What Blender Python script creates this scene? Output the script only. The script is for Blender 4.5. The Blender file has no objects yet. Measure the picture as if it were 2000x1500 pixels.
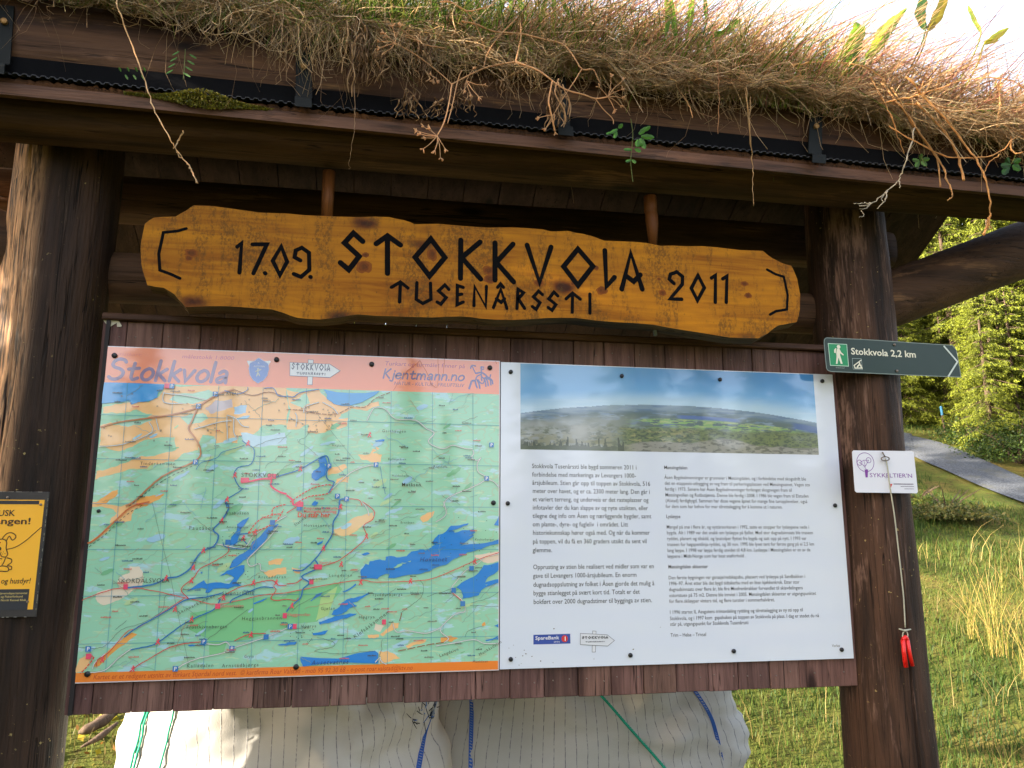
import bpy, math, random
import numpy as np
from mathutils import Matrix, Vector
from mathutils.geometry import tessellate_polygon

random.seed(7); RS = np.random.RandomState(11)
SC = bpy.context.scene; COL = SC.collection

# ------------------------------------------------------------------ camera
CAM_F = 1512.845                       # focal length in pixels of the 2000 px wide photograph
CAM_C = np.array([0.6713, -2.0434, 0.3589])
CAM_R = np.array([[0.98464, -0.174636, 0.000936], [0.032571, 0.178409, -0.983417], [0.171573, 0.968332, 0.181356]])  # rows: right, down, forward
cam = bpy.data.cameras.new('camera'); cam_o = bpy.data.objects.new('camera', cam); COL.objects.link(cam_o)
cam.sensor_width = 36.0; cam.lens = CAM_F / 2000 * 36.0; cam.clip_start = 0.02; cam.clip_end = 2000
M = Matrix.Identity(4)
for i in range(3):
    M[i][0] = CAM_R[0][i]; M[i][1] = -CAM_R[1][i]; M[i][2] = -CAM_R[2][i]; M[i][3] = CAM_C[i]
cam_o.matrix_world = M
SC.camera = cam_o

# ------------------------------------------------------------------ light
SUN_EL, SUN_AZ = math.radians(22.0), math.radians(12.0)     # low sun from the left, a touch in front of the board
SUN_DIR = Vector((-math.cos(SUN_EL) * math.cos(SUN_AZ), -math.cos(SUN_EL) * math.sin(SUN_AZ), math.sin(SUN_EL)))
sl = bpy.data.lights.new('sun', 'SUN'); sl.energy = 5.0; sl.angle = math.radians(0.5); sl.color = (1.0, 0.88, 0.72)
so = bpy.data.objects.new('sun', sl); COL.objects.link(so); so.rotation_euler = SUN_DIR.to_track_quat('Z', 'Y').to_euler()
W = bpy.data.worlds.new('World'); SC.world = W; W.use_nodes = True
wn = W.node_tree; bg = wn.nodes['Background']
sky = wn.nodes.new('ShaderNodeTexSky'); sky.sky_type = 'NISHITA'; sky.sun_disc = False
sky.sun_elevation = SUN_EL; sky.sun_rotation = math.atan2(SUN_DIR.x, SUN_DIR.y); sky.dust_density = 5.0; sky.ozone_density = 1.0; sky.air_density = 1.0
veil = wn.nodes.new('ShaderNodeMix'); veil.data_type = 'RGBA'; veil.inputs[0].default_value = 0.40; veil.inputs[7].default_value = (2.9, 2.9, 3.15, 1)   # thin bright haze over the blue
wn.links.new(sky.outputs[0], veil.inputs[6]); wn.links.new(veil.outputs[2], bg.inputs[0]); bg.inputs[1].default_value = 0.15
SC.view_settings.view_transform = 'Standard'; SC.view_settings.look = 'None'; SC.view_settings.gamma = 1.0
SC.view_settings.exposure = 2.38

# ------------------------------------------------------------------ helpers
def lin(c):
    """sRGB 0-255 triple (or hex string) to linear."""
    if isinstance(c, str): c = [int(c[i:i + 2], 16) for i in (0, 2, 4)]
    return tuple(((v / 255) / 12.92 if v / 255 <= 0.04045 else ((v / 255 + 0.055) / 1.055) ** 2.4) for v in c)

def P(x, y, Y=0.0):
    """point of the photograph (2000 x 1500) seen on the upright plane at depth Y."""
    d = (x - 1000) / CAM_F * CAM_R[0] + (y - 750) / CAM_F * CAM_R[1] + CAM_R[2]
    return CAM_C + (Y - CAM_C[1]) / d[1] * d

def XZ(x, y, Y=0.0):
    p = P(x, y, Y); return (p[0], p[2])

def tag(o, label=None, cat=None, group=None, kind=None):
    if label: o['label'] = label
    if cat: o['category'] = cat
    if group: o['group'] = group
    if kind: o['kind'] = kind
    return o

def empty(name, loc, label=None, cat=None, group=None):
    o = bpy.data.objects.new(name, None); COL.objects.link(o); o.location = loc; o.empty_display_size = 0.05
    return tag(o, label, cat, group)

def adopt(o, parent):
    """parent keeping the world-space mesh coordinates (parents are only ever translated)."""
    if parent is not None:
        o.parent = parent
        loc = Vector((0, 0, 0)); q = parent
        while q is not None: loc += q.location; q = q.parent
        o.location = -loc
    return o

class MB:
    """collects shapes for ONE mesh object; every face carries a colour."""
    def __init__(s): s.v = []; s.f = []; s.c = []; s.n = 0; s.lay = 0
    def add(s, v, f, c=(1, 1, 1)):
        b = len(s.v); s.v.extend([tuple(p) for p in v]); s.f.extend([tuple(i + b for i in q) for q in f]); s.c.extend([c] * len(f))
    def box(s, x0, x1, y0, y1, z0, z1, c=(1, 1, 1), bev=0.0):
        if bev <= 0:
            v = [(x, y, z) for z in (z0, z1) for y in (y0, y1) for x in (x0, x1)]
            s.add(v, [(0, 2, 3, 1), (4, 5, 7, 6), (0, 1, 5, 4), (2, 6, 7, 3), (0, 4, 6, 2), (1, 3, 7, 5)], c)
        else:
            b = bev; ring = []
            prof = [(x0 + b, y0), (x1 - b, y0), (x1, y0 + b), (x1, y1 - b), (x1 - b, y1), (x0 + b, y1), (x0, y1 - b), (x0, y0 + b)]
            ins = [(min(max(px, x0 + b), x1 - b), min(max(py, y0 + b), y1 - b)) for px, py in prof]
            v = [(p[0], p[1], z0) for p in ins] + [(p[0], p[1], z0 + b) for p in prof] + [(p[0], p[1], z1 - b) for p in prof] + [(p[0], p[1], z1) for p in ins]
            f = [tuple(reversed(range(8))), tuple(range(24, 32))]
            for r in range(3):
                for i in range(8):
                    j = (i + 1) % 8; f.append((r * 8 + i, r * 8 + j, r * 8 + 8 + j, r * 8 + 8 + i))
            s.add(v, f, c)
    def tube(s, pts, rad, n=8, c=(1, 1, 1), cap=True, sq=None):
        pts = [np.array(p, float) for p in pts]; k = len(pts)
        if np.isscalar(rad): rad = [rad] * k
        v = []; up = np.array([0.13, 0.31, 0.94]); prev = None
        for i in range(k):
            t = pts[min(i + 1, k - 1)] - pts[max(i - 1, 0)]; t = t / (np.linalg.norm(t) + 1e-12)
            if prev is None:
                a = np.cross(t, up); a = a if np.linalg.norm(a) > 1e-3 else np.cross(t, [1, 0, 0])
            else: a = prev - t * np.dot(prev, t)
            a = a / (np.linalg.norm(a) + 1e-12); prev = a; b = np.cross(t, a)
            for j in range(n):
                th = 2 * math.pi * j / n; v.append(pts[i] + rad[i] * (math.cos(th) * a + math.sin(th) * b))
        f = []
        for i in range(k - 1):
            for j in range(n):
                q = (j + 1) % n; f.append((i * n + j, i * n + q, (i + 1) * n + q, (i + 1) * n + j))
        if cap: f.append(tuple(reversed(range(n)))); f.append(tuple(range((k - 1) * n, k * n)))
        s.add(v, f, c)
    def prism(s, poly, y0, y1, c=(1, 1, 1)):
        """outline in (x, z), extruded from y0 (front, towards the camera) to y1."""
        n = len(poly)
        a = sum(poly[i][0] * poly[(i + 1) % n][1] - poly[(i + 1) % n][0] * poly[i][1] for i in range(n))
        if a < 0: poly = poly[::-1]
        v = [(x, y0, z) for x, z in poly] + [(x, y1, z) for x, z in poly]
        s.add(v, [tuple(range(n))] + [tuple(reversed(range(n, 2 * n)))] + [(i, n + i, n + (i + 1) % n, (i + 1) % n) for i in range(n)], c)
    def flat(s, poly, y, c=(1, 1, 1)):
        """flat print on the upright plane y, facing the camera side."""
        tri = tessellate_polygon([[Vector((x, z, 0)) for x, z in poly]])
        v = [(x, y, z) for x, z in poly]; f = []
        for t in tri:
            (ax, _, az), (bx, _, bz), (cx, _, cz) = (v[i] for i in t)
            f.append(tuple(t) if (bx - ax) * (cz - az) - (cx - ax) * (bz - az) > 0 else tuple(reversed(t)))
        s.add(v, f, c)
    def rect(s, x0, x1, z0, z1, y, c=(1, 1, 1)): s.add([(x0, y, z0), (x1, y, z0), (x1, y, z1), (x0, y, z1)], [(0, 1, 2, 3)], c)
    def disc(s, x, z, r, y, c=(1, 1, 1), n=14, rz=None):
        s.flat([(x + r * math.cos(2 * math.pi * i / n), z + (rz or r) * math.sin(2 * math.pi * i / n)) for i in range(n)], y, c)
    def line(s, pts, w, y, c=(1, 1, 1), closed=False, cap=True, dash=None):
        """printed line of width w through (x, z) points; each line lies a hair above the one before."""
        if dash:
            for seg in dashes(pts, *dash): s.line(seg, w, y, c, cap=False)
            return
        s.lay += 1; y = y - 0.00001 * (s.lay % 30)
        p = [np.array(q, float) for q in pts]
        q = [p[0]]
        for a in p[1:]:
            if np.linalg.norm(a - q[-1]) > w * 0.08: q.append(a)
        p = q; k = len(p)
        if k < 2: return
        L = []; Rr = []
        for i in range(k):
            d0 = p[i] - p[i - 1] if i > 0 or closed else None
            d1 = p[(i + 1) % k] - p[i] if i < k - 1 or closed else None
            d0 = d1 if d0 is None else d0; d1 = d0 if d1 is None else d1
            d0 = d0 / np.linalg.norm(d0); d1 = d1 / np.linalg.norm(d1)
            n0 = np.array([-d0[1], d0[0]]); n1 = np.array([-d1[1], d1[0]]); m = n0 + n1; l = np.linalg.norm(m)
            if l < 0.3: m = n0; sc = 1.0
            else: m = m / l; sc = min(1 / max(np.dot(m, n0), 0.3), 2.0)
            L.append(p[i] + m * sc * w / 2); Rr.append(p[i] - m * sc * w / 2)
        v = [(a[0], y, a[1]) for a in L] + [(a[0], y, a[1]) for a in Rr]; f = []
        for i in range(k if closed else k - 1):
            j = (i + 1) % k; f.append((i, k + i, k + j, j))
        s.add(v, f, c)
        if cap and not closed:
            for e, d in ((0, p[0] - p[1]), (k - 1, p[-1] - p[-2])):
                d = d / np.linalg.norm(d); n = np.array([-d[1], d[0]])
                pts2 = [p[e] + w / 2 * (n * math.cos(t) + d * math.sin(t)) for t in np.linspace(0, math.pi, 7)]
                if e == 0 or True:
                    b = [(a[0], y, a[1]) for a in pts2]; s.add(b, [tuple(reversed(range(7)))], c)
    def text(s, body, x, z, y, size, c=(0, 0, 0), width=None, shear=0.0, ang=0.0, space=1.0, align='l', bold=0.0, res=2):
        v, f, w = glyphs(body, shear, space, bold, res)
        if not len(v): return
        sx = size if width is None else width / max(w, 1e-6)
        ox = {'l': 0, 'c': -w * sx / 2, 'r': -w * sx}[align]
        ca, sa = math.cos(ang), math.sin(ang)
        s.lay += 1; y = y - 0.00001 * (s.lay % 30)
        s.add([(x + ca * (a * sx + ox) - sa * b * size, y, z + sa * (a * sx + ox) + ca * b * size) for a, b in v], f, c)
    def build(s, name, mat, parent=None, smooth=False, world=True):
        me = bpy.data.meshes.new(name); me.from_pydata(s.v, [], s.f)
        if s.c:
            a = me.attributes.new('Col', 'FLOAT_COLOR', 'FACE')
            a.data.foreach_set('color', np.hstack([np.array(s.c, np.float32), np.ones((len(s.c), 1), np.float32)]).ravel())
        me.materials.append(mat)
        if smooth: me.polygons.foreach_set('use_smooth', [True] * len(me.polygons))
        me.update()
        o = bpy.data.objects.new(name, me); COL.objects.link(o)
        return adopt(o, parent)

_gl = {}
def glyphs(body, shear=0.0, space=1.0, bold=0.0, res=2):
    key = (body, shear, space, bold, res)
    if key in _gl: return _gl[key]
    cu = bpy.data.curves.new('lettering', 'FONT'); cu.body = body; cu.size = 1.0; cu.shear = shear; cu.space_character = space
    cu.resolution_u = res; cu.offset = bold; cu.fill_mode = 'FRONT'
    ob = bpy.data.objects.new('lettering', cu); COL.objects.link(ob); bpy.context.view_layer.update()
    me = bpy.data.meshes.new_from_object(ob.evaluated_get(bpy.context.evaluated_depsgraph_get()))
    v = [(q.co.x, q.co.y) for q in me.vertices]; f = [tuple(q.vertices) for q in me.polygons]
    g = []
    for q in f:
        a = sum(v[q[i]][0] * v[q[(i + 1) % len(q)]][1] - v[q[(i + 1) % len(q)]][0] * v[q[i]][1] for i in range(len(q)))
        g.append(q if a > 0 else tuple(reversed(q)))
    w = max([a for a, _ in v], default=0)
    bpy.data.objects.remove(ob); bpy.data.curves.remove(cu); bpy.data.meshes.remove(me)
    _gl[key] = (v, g, w); return _gl[key]

def dashes(pts, on, off):
    p = [np.array(q, float) for q in pts]; out = []; cur = [p[0]]; left = on; draw = True
    for a, b in zip(p[:-1], p[1:]):
        L = np.linalg.norm(b - a); t = 0.0
        while L - t > left:
            t += left; q = a + (b - a) * t / L
            if draw: cur.append(q); out.append(cur)
            cur = [q]; draw = not draw; left = on if draw else off
        left -= L - t
        if draw: cur.append(b)
    if draw and len(cur) > 1: out.append(cur)
    return out

def smooth(pts, n=5):
    p = [np.array(q, float) for q in pts]; out = []
    for i in range(len(p) - 1):
        a, b, c, d = p[max(i - 1, 0)], p[i], p[i + 1], p[min(i + 2, len(p) - 1)]
        for t in np.linspace(0, 1, n, endpoint=False):
            out.append(0.5 * (2 * b + (c - a) * t + (2 * a - 5 * b + 4 * c - d) * t * t + (3 * b - a - 3 * c + d) * t ** 3))
    out.append(p[-1]); return out

def rough(pts, amp=0.12, it=2, closed=True, seed=1):
    """fractal wander added to an outline or line, as a coast or a path wanders."""
    r = np.random.RandomState(seed); p = [np.array(q, float) for q in pts]
    for _ in range(it):
        q = []; k = len(p)
        for i in range(k if closed else k - 1):
            a, b = p[i], p[(i + 1) % k]; d = b - a; n = np.array([-d[1], d[0]])
            q += [a, (a + b) / 2 + n * r.uniform(-amp, amp)]
        if not closed: q.append(p[-1])
        p = q
    return p

def bulk(name, v, quads, cols, mat, parent=None, smooth=False):
    """fast mesh from arrays: v (N,3), quads (M,4) or (M,3), cols (M,3)."""
    v = np.asarray(v, np.float32); q = np.asarray(quads, np.int32); k = q.shape[1]
    me = bpy.data.meshes.new(name); me.vertices.add(len(v)); me.vertices.foreach_set('co', v.ravel())
    me.loops.add(q.size); me.loops.foreach_set('vertex_index', q.ravel())
    me.polygons.add(len(q)); me.polygons.foreach_set('loop_start', np.arange(0, q.size, k, dtype=np.int32))
    if cols is not None:
        a = me.attributes.new('Col', 'FLOAT_COLOR', 'FACE')
        a.data.foreach_set('color', np.hstack([np.asarray(cols, np.float32), np.ones((len(q), 1), np.float32)]).ravel())
    if smooth: me.polygons.foreach_set('use_smooth', np.ones(len(q), bool))
    me.materials.append(mat); me.update(calc_edges=True)
    o = bpy.data.objects.new(name, me); COL.objects.link(o)
    return adopt(o, parent)

def strands(paths, rad, cols, sides=3):
    """paths (N,K,3), rad (N,K), cols (N,3) -> v, quads, cols of thin tubes."""
    N, K, _ = paths.shape
    t = np.empty_like(paths); t[:, 1:-1] = paths[:, 2:] - paths[:, :-2]; t[:, 0] = paths[:, 1] - paths[:, 0]; t[:, -1] = paths[:, -1] - paths[:, -2]
    t /= np.linalg.norm(t, axis=2, keepdims=True) + 1e-9
    up = np.array([0.35, 0.62, 0.70]); a = np.cross(t, up); a /= np.linalg.norm(a, axis=2, keepdims=True) + 1e-6; b = np.cross(t, a)
    th = np.arange(sides) * 2 * math.pi / sides
    ring = paths[:, :, None, :] + rad[:, :, None, None] * (np.cos(th)[None, None, :, None] * a[:, :, None, :] + np.sin(th)[None, None, :, None] * b[:, :, None, :])
    v = ring.reshape(-1, 3)
    idx = np.arange(N * K * sides).reshape(N, K, sides)
    q = np.stack([idx[:, :-1, :], np.roll(idx, -1, axis=2)[:, :-1, :], np.roll(idx, -1, axis=2)[:, 1:, :], idx[:, 1:, :]], axis=-1).reshape(-1, 4)
    c = np.repeat(cols, (K - 1) * sides, axis=0)
    return v, q, c

def blades(paths, wid, cols, face):
    """flat grass blades: paths (N,K,3), wid (N,K), face (N,3) sideways direction."""
    N, K, _ = paths.shape
    L = paths + face[:, None, :] * wid[:, :, None] / 2; Rr = paths - face[:, None, :] * wid[:, :, None] / 2
    v = np.stack([L, Rr], axis=2).reshape(-1, 3); idx = np.arange(N * K * 2).reshape(N, K, 2)
    q = np.stack([idx[:, :-1, 0], idx[:, :-1, 1], idx[:, 1:, 1], idx[:, 1:, 0]], axis=-1).reshape(-1, 4)
    return v, q, np.repeat(cols, K - 1, axis=0)

def cat(*parts):
    V, Q, Cc, b = [], [], [], 0
    for v, q, c in parts: V.append(v); Q.append(q + b); Cc.append(c); b += len(v)
    return np.concatenate(V), np.concatenate(Q), np.concatenate(Cc)

# ------------------------------------------------------------------ materials
class NT:
    def __init__(s, name):
        s.m = bpy.data.materials.new(name); s.m.use_nodes = True; s.t = s.m.node_tree; s.b = s.t.nodes['Principled BSDF']
        s.tc = s.t.nodes.new('ShaderNodeTexCoord')
    def n(s, kind, **k):
        o = s.t.nodes.new(kind)
        for a, b in k.items(): setattr(o, a, b)
        return o
    def l(s, a, b): s.t.links.new(a, b)
    def val(s, sock, v):
        if isinstance(v, bpy.types.NodeSocket): s.l(v, sock)
        else: sock.default_value = v
    def coord(s, scale=(1, 1, 1), rot=(0, 0, 0), src='Object'):
        m = s.n('ShaderNodeMapping'); s.l(s.tc.outputs[src], m.inputs[0]); m.inputs['Scale'].default_value = scale; m.inputs['Rotation'].default_value = rot
        return m.outputs[0]
    def noise(s, co, scale=5, detail=4, rough=0.6, dist=0.0):
        o = s.n('ShaderNodeTexNoise'); s.l(co, o.inputs['Vector']); o.inputs['Scale'].default_value = scale; o.inputs['Detail'].default_value = detail
        o.inputs['Roughness'].default_value = rough; o.inputs['Distortion'].default_value = dist; return o.outputs['Fac']
    def ramp(s, fac, stops, interp='LINEAR'):
        o = s.n('ShaderNodeValToRGB'); s.l(fac, o.inputs[0]); e = o.color_ramp; e.interpolation = interp
        while len(e.elements) < len(stops): e.elements.new(0.5)
        for el, (p, c) in zip(e.elements, stops): el.position = p; el.color = (*c, 1) if len(c) == 3 else c
        return o.outputs[0]
    def band(s, fac, a, b):
        o = s.n('ShaderNodeMapRange'); s.l(fac, o.inputs[0]); o.inputs[1].default_value = a; o.inputs[2].default_value = b; o.interpolation_type = 'SMOOTHSTEP'; return o.outputs[0]
    def mix(s, fac, a, b, mode='MIX'):
        o = s.n('ShaderNodeMix', data_type='RGBA', blend_type=mode); s.val(o.inputs[0], fac)
        for k, v in ((6, a), (7, b)):
            if isinstance(v, bpy.types.NodeSocket): s.l(v, o.inputs[k])
            else: o.inputs[k].default_value = (*v, 1)
        return o.outputs[2]
    def math(s, op, a, b=0.0):
        o = s.n('ShaderNodeMath', operation=op); s.val(o.inputs[0], a); s.val(o.inputs[1], b); return o.outputs[0]
    def attr(s, name='Col'):
        o = s.n('ShaderNodeAttribute'); o.attribute_name = name; return o.outputs[0]
    def bump(s, h, strength=0.3, dist=0.01):
        o = s.n('ShaderNodeBump'); o.inputs['Strength'].default_value = strength; o.inputs['Distance'].default_value = dist; s.l(h, o.inputs['Height']); s.l(o.outputs[0], s.b.inputs['Normal']); return o
    def out(s, color=None, rough=0.6, spec=0.5, metal=0.0):
        if color is not None:
            if isinstance(color, bpy.types.NodeSocket): s.l(color, s.b.inputs['Base Color'])
            else: s.b.inputs['Base Color'].default_value = (*color, 1)
        s.val(s.b.inputs['Roughness'], rough); s.b.inputs['Specular IOR Level'].default_value = spec; s.b.inputs['Metallic'].default_value = metal
        return s.m

def plain(name, c, rough=0.6, spec=0.5, metal=0.0, var=0.15, scale=20):
    t = NT(name); n = t.noise(t.coord(), scale, 4); col = t.mix(n, tuple(v * (1 - var) for v in c), tuple(min(1, v * (1 + var)) for v in c))
    t.bump(n, 0.1, 0.002); return t.out(col, rough, spec, metal)

def wood(name, dark, light, axis='x', grain=1.0, knots=True, rough=0.65, worn=None, worn_at=0.62, bump=0.4, tint=False, speck=None, spec=0.2, side=None):
    """stained timber: long grain along an axis, knots, patches of wear."""
    t = NT(name)
    k = {'x': (1.2, 16, 16), 'y': (16, 1.2, 16), 'z': (16, 16, 1.2)}[axis]; k2 = {'x': (0.7, 4, 4), 'y': (4, 0.7, 4), 'z': (4, 4, 0.7)}[axis]
    g = t.noise(t.coord(tuple(v * grain for v in k)), 3.0, 8, 0.65, 0.6)
    big = t.noise(t.coord(k2), 2.2, 3, 0.55, 0.4); fine = t.noise(t.coord(tuple(v * 4 * grain for v in k)), 4.0, 3, 0.6)
    f = t.math('ADD', t.math('MULTIPLY', g, 0.55), t.math('MULTIPLY', big, 0.45))
    col = t.ramp(f, [(0.38, dark), (0.50, tuple((a + b) / 2 for a, b in zip(dark, light))), (0.62, light)])
    if worn is not None:
        wn_ = t.noise(t.coord(k2), 3.2, 6, 0.7, 0.3); wf = t.band(t.math('ADD', t.math('MULTIPLY', wn_, 0.7), t.math('MULTIPLY', fine, 0.3)), worn_at - 0.06, worn_at + 0.06)
        col = t.mix(wf, col, worn)
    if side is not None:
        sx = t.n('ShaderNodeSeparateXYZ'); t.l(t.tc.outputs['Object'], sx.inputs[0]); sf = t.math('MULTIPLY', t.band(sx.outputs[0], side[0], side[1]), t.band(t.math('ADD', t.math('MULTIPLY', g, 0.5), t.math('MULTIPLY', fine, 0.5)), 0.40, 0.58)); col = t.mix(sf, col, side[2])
    if knots:
        vo = t.n('ShaderNodeTexVoronoi'); t.l(t.coord({'x': (1.6, 5, 5), 'y': (5, 1.6, 5), 'z': (5, 5, 1.6)}[axis]), vo.inputs['Vector']); vo.inputs['Scale'].default_value = 1.5
        kf = t.band(vo.outputs['Distance'], 0.16, 0.05); col = t.mix(kf, col, tuple(v * 0.45 for v in dark))
    col = t.mix(t.math('MULTIPLY', t.band(fine, 0.55, 0.75), 0.35), col, tuple(v * 0.6 for v in dark))
    if speck is not None:
        sp = t.noise(t.coord((1, 1, 1)), 85, 2, 0.5); sp2 = t.noise(t.coord((1, 1, 1)), 4, 3, 0.6)
        col = t.mix(t.math('MULTIPLY', t.band(sp, 0.70, 0.75), t.band(sp2, 0.45, 0.6)), col, speck)
    ck = t.noise(t.coord({'x': (0.9, 34, 34), 'y': (34, 0.9, 34), 'z': (34, 34, 0.9)}[axis]), 1.6, 2, 0.5, 0.3); cf = t.math('MULTIPLY', t.band(t.math('ABSOLUTE', t.math('SUBTRACT', ck, 0.5)), 0.014, 0.004), t.band(big, 0.42, 0.6))
    col = t.mix(t.math('MULTIPLY', cf, 0.85), col, tuple(v * 0.3 for v in dark))
    if tint: col = t.mix(1.0, col, t.attr(), 'MULTIPLY')
    t.bump(t.math('SUBTRACT', t.math('ADD', g, t.math('MULTIPLY', fine, 0.5)), cf), bump, 0.008)
    return t.out(col, t.math('ADD', rough - 0.1, t.math('MULTIPLY', fine, 0.2)), spec)

def printed(name, rough=0.10, spec=0.5, wash=0.06, coat=0.0):
    """print under a glossy clear face: the face colours with a slight sun-bleached mottle."""
    t = NT(name); n = t.noise(t.coord(), 3.5, 4); col = t.mix(t.math('MULTIPLY', n, wash * 2), t.attr(), (0.85, 0.85, 0.82))
    w = t.noise(t.coord(), 2.2, 2, 0.4); t.bump(w, 0.05, 0.01)
    if coat: t.b.inputs['Coat Weight'].default_value = coat; t.b.inputs['Coat IOR'].default_value = 1.7; t.b.inputs['Coat Roughness'].default_value = 0.03
    return t.out(col, rough, spec)
# ------------------------------------------------------------------ terrain
def hgt(x, y):
    x = np.asarray(x, float); y = np.asarray(y, float)
    q = np.clip((1.4 - x) / 2.2, 0, 1); s = 0.40 + 0.12 * q * q * (3 - 2 * q); r = np.where(y - 0.9 > 8, y - 0.9, np.log1p(np.exp(np.clip((y - 0.9) * 4, -40, 40))) / 4)
    b = 0.05 * np.sin(0.9 * x + 1.3) * np.sin(0.7 * y + 0.4) + 0.03 * np.sin(2.3 * x - 1.7 * y)
    return -1.25 + s * 60 * (1 - np.exp(-r / 60)) + b * np.clip((np.abs(x - 1) + np.abs(y)) / 4 - 0.4, 0, 1)
def on_ground(px, py):
    d = (px - 1000) / CAM_F * CAM_R[0] + (py - 750) / CAM_F * CAM_R[1] + CAM_R[2]; t = 1.0; p = CAM_C
    while t < 120:
        p = CAM_C + d * t
        if p[2] < hgt(p[0], p[1]): break
        t += 0.02
    return p
def leafmat(name, rough=0.6, trans=0.35, spec=0.3):
    t = NT(name); c = t.attr(); t.out(c, rough, spec)
    tr = t.n('ShaderNodeBsdfTranslucent'); t.l(c, tr.inputs['Color']); mx = t.n('ShaderNodeMixShader'); mx.inputs[0].default_value = trans
    t.l(t.b.outputs[0], mx.inputs[1]); t.l(tr.outputs[0], mx.inputs[2]); t.l(mx.outputs[0], t.t.nodes['Material Output'].inputs['Surface']); return t.m
m_needle, m_grass, m_leaf = leafmat('spruce needles', 0.6, 0.3), leafmat('grass blades', 0.6, 0.5), leafmat('green leaves', 0.45, 0.45)
t = NT('meadow ground'); n1 = t.noise(t.coord(), 1.3, 5, 0.6); n2 = t.noise(t.coord(), 14, 6, 0.7); n3 = t.noise(t.coord(), 60, 4, 0.7)
col = t.ramp(n1, [(0.35, lin((54, 66, 28))), (0.5, lin((80, 86, 36))), (0.66, lin((104, 92, 48)))]); col = t.mix(t.math('MULTIPLY', t.band(n2, 0.5, 0.65), 0.7), col, lin((64, 52, 30))); col = t.mix(t.math('MULTIPLY', t.band(n3, 0.55, 0.7), 0.5), col, lin((150, 132, 60)))
t.bump(t.math('ADD', n2, n3), 0.6, 0.05); m_ground = t.out(col, 0.95, 0.1)
gx = np.unique(np.concatenate([np.linspace(-900, -60, 12), np.linspace(-60, -8, 22), np.linspace(-8, 14, 90), np.linspace(14, 60, 22), np.linspace(60, 900, 12)]))
gy = np.unique(np.concatenate([np.linspace(-900, -60, 12), np.linspace(-60, -4, 24), np.linspace(-4, 14, 80), np.linspace(14, 60, 24), np.linspace(60, 900, 12)]))
GX, GY = np.meshgrid(gx, gy); gi = np.arange(GX.size).reshape(GX.shape)
tag(bulk('ground', np.stack([GX.ravel(), GY.ravel(), hgt(GX, GY).ravel()], 1), np.stack([gi[:-1, :-1], gi[:-1, 1:], gi[1:, 1:], gi[1:, :-1]], -1).reshape(-1, 4), None, m_ground, None, True), 'grassy meadow ground rising behind the shelter', None, None, 'structure')
# gravel path
t = NT('grey gravel'); n1 = t.noise(t.coord(), 45, 5, 0.75); n2 = t.noise(t.coord(), 2.2, 4, 0.6); col = t.ramp(n1, [(0.3, lin((48, 51, 54))), (0.5, lin((76, 80, 86))), (0.7, lin((104, 108, 114)))]); col = t.mix(t.math('MULTIPLY', t.band(n2, 0.52, 0.66), 0.5), col, lin((84, 84, 74))); t.bump(n1, 0.7, 0.02); m_gravel = t.out(col, 0.9, 0.2)
PA = [on_ground(*q) for q in ((2140, 985), (2060, 958), (2000, 936), (1930, 904), (1880, 882), (1838, 866), (1800, 857), (1775, 852))]; PB_ = [on_ground(*q) for q in ((2140, 1040), (2060, 1008), (2000, 984), (1950, 966), (1900, 945), (1850, 922), (1810, 905), (1782, 893))]
PA.append(PA[-1] + (PA[-1] - PA[-2]) * 1.5); PB_.append(PB_[-1] + (PA[-1] - PA[-2])); PA.append(PA[-1] + np.array([-2.5, 1.6, 0])); PB_.append(PB_[-1] + np.array([-2.5, 1.6, 0]))
A_, B_ = smooth([PA[0] * 3 - PA[1] * 2] + PA, 8), smooth([PB_[0] * 3 - PB_[1] * 2] + PB_, 8); v = []; K = 9
for a, b in zip(A_, B_):
    for k in range(K):
        p = a + (b - a) * k / (K - 1); e_ = 0.05 * math.sin(7 * p[0] + 3 * k) if k in (0, K - 1) else 0
        v.append((p[0] + e_, p[1] + e_, float(hgt(p[0], p[1])) + 0.05 - (0.035 if k in (0, K - 1) else 0)))
idx = np.arange(len(v)).reshape(-1, K)
tag(bulk('path', np.array(v), np.stack([idx[:-1, :-1], idx[1:, :-1], idx[1:, 1:], idx[:-1, 1:]], -1).reshape(-1, 4), None, m_gravel, None, True), 'grey gravel path curving away between meadow and spruces', None, None, 'structure')
PATH_MID = np.array([(a + b)[:2] / 2 for a, b in zip(A_, B_)])
# ------------------------------------------------------------------ shelter materials
GROUND_Z = -1.25
m_post_l = wood('dark log with painted sun side', lin((30, 21, 15)), lin((72, 51, 37)), 'z', 0.6, True, 0.6, lin((104, 82, 66)), 0.66, 0.9, speck=lin((150, 130, 80)), side=(-0.145, -0.200, lin((206, 156, 112))))  # left side streaked pale: bleached wood, brightened to paint in the sun patch
m_post = wood('dark stained log', lin((32, 22, 16)), lin((84, 58, 42)), 'z', 0.6, True, 0.7, lin((128, 98, 82)), 0.58, 0.9, speck=lin((150, 130, 80)))
m_beam = wood('dark stained beam', lin((46, 31, 19)), lin((96, 68, 47)), 'x', 0.5, True, 0.75, lin((118, 86, 58)), 0.60, 0.6)
m_turf = wood('brown stained turf log', lin((50, 32, 23)), lin((104, 72, 48)), 'x', 0.4, True, 0.65, lin((128, 94, 60)), 0.60, 0.35)
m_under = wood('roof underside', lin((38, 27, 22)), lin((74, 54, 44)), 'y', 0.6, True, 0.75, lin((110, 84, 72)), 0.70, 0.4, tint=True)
m_plank = wood('red brown planks', lin((74, 52, 46)), lin((128, 96, 84)), 'z', 1.0, True, 0.6, lin((148, 120, 108)), 0.68, 0.5, tint=True)
m_trim = wood('red brown trim', lin((70, 47, 35)), lin((114, 80, 60)), 'x', 0.8, False, 0.6, lin((60, 44, 34)), 0.62, 0.4)
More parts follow.
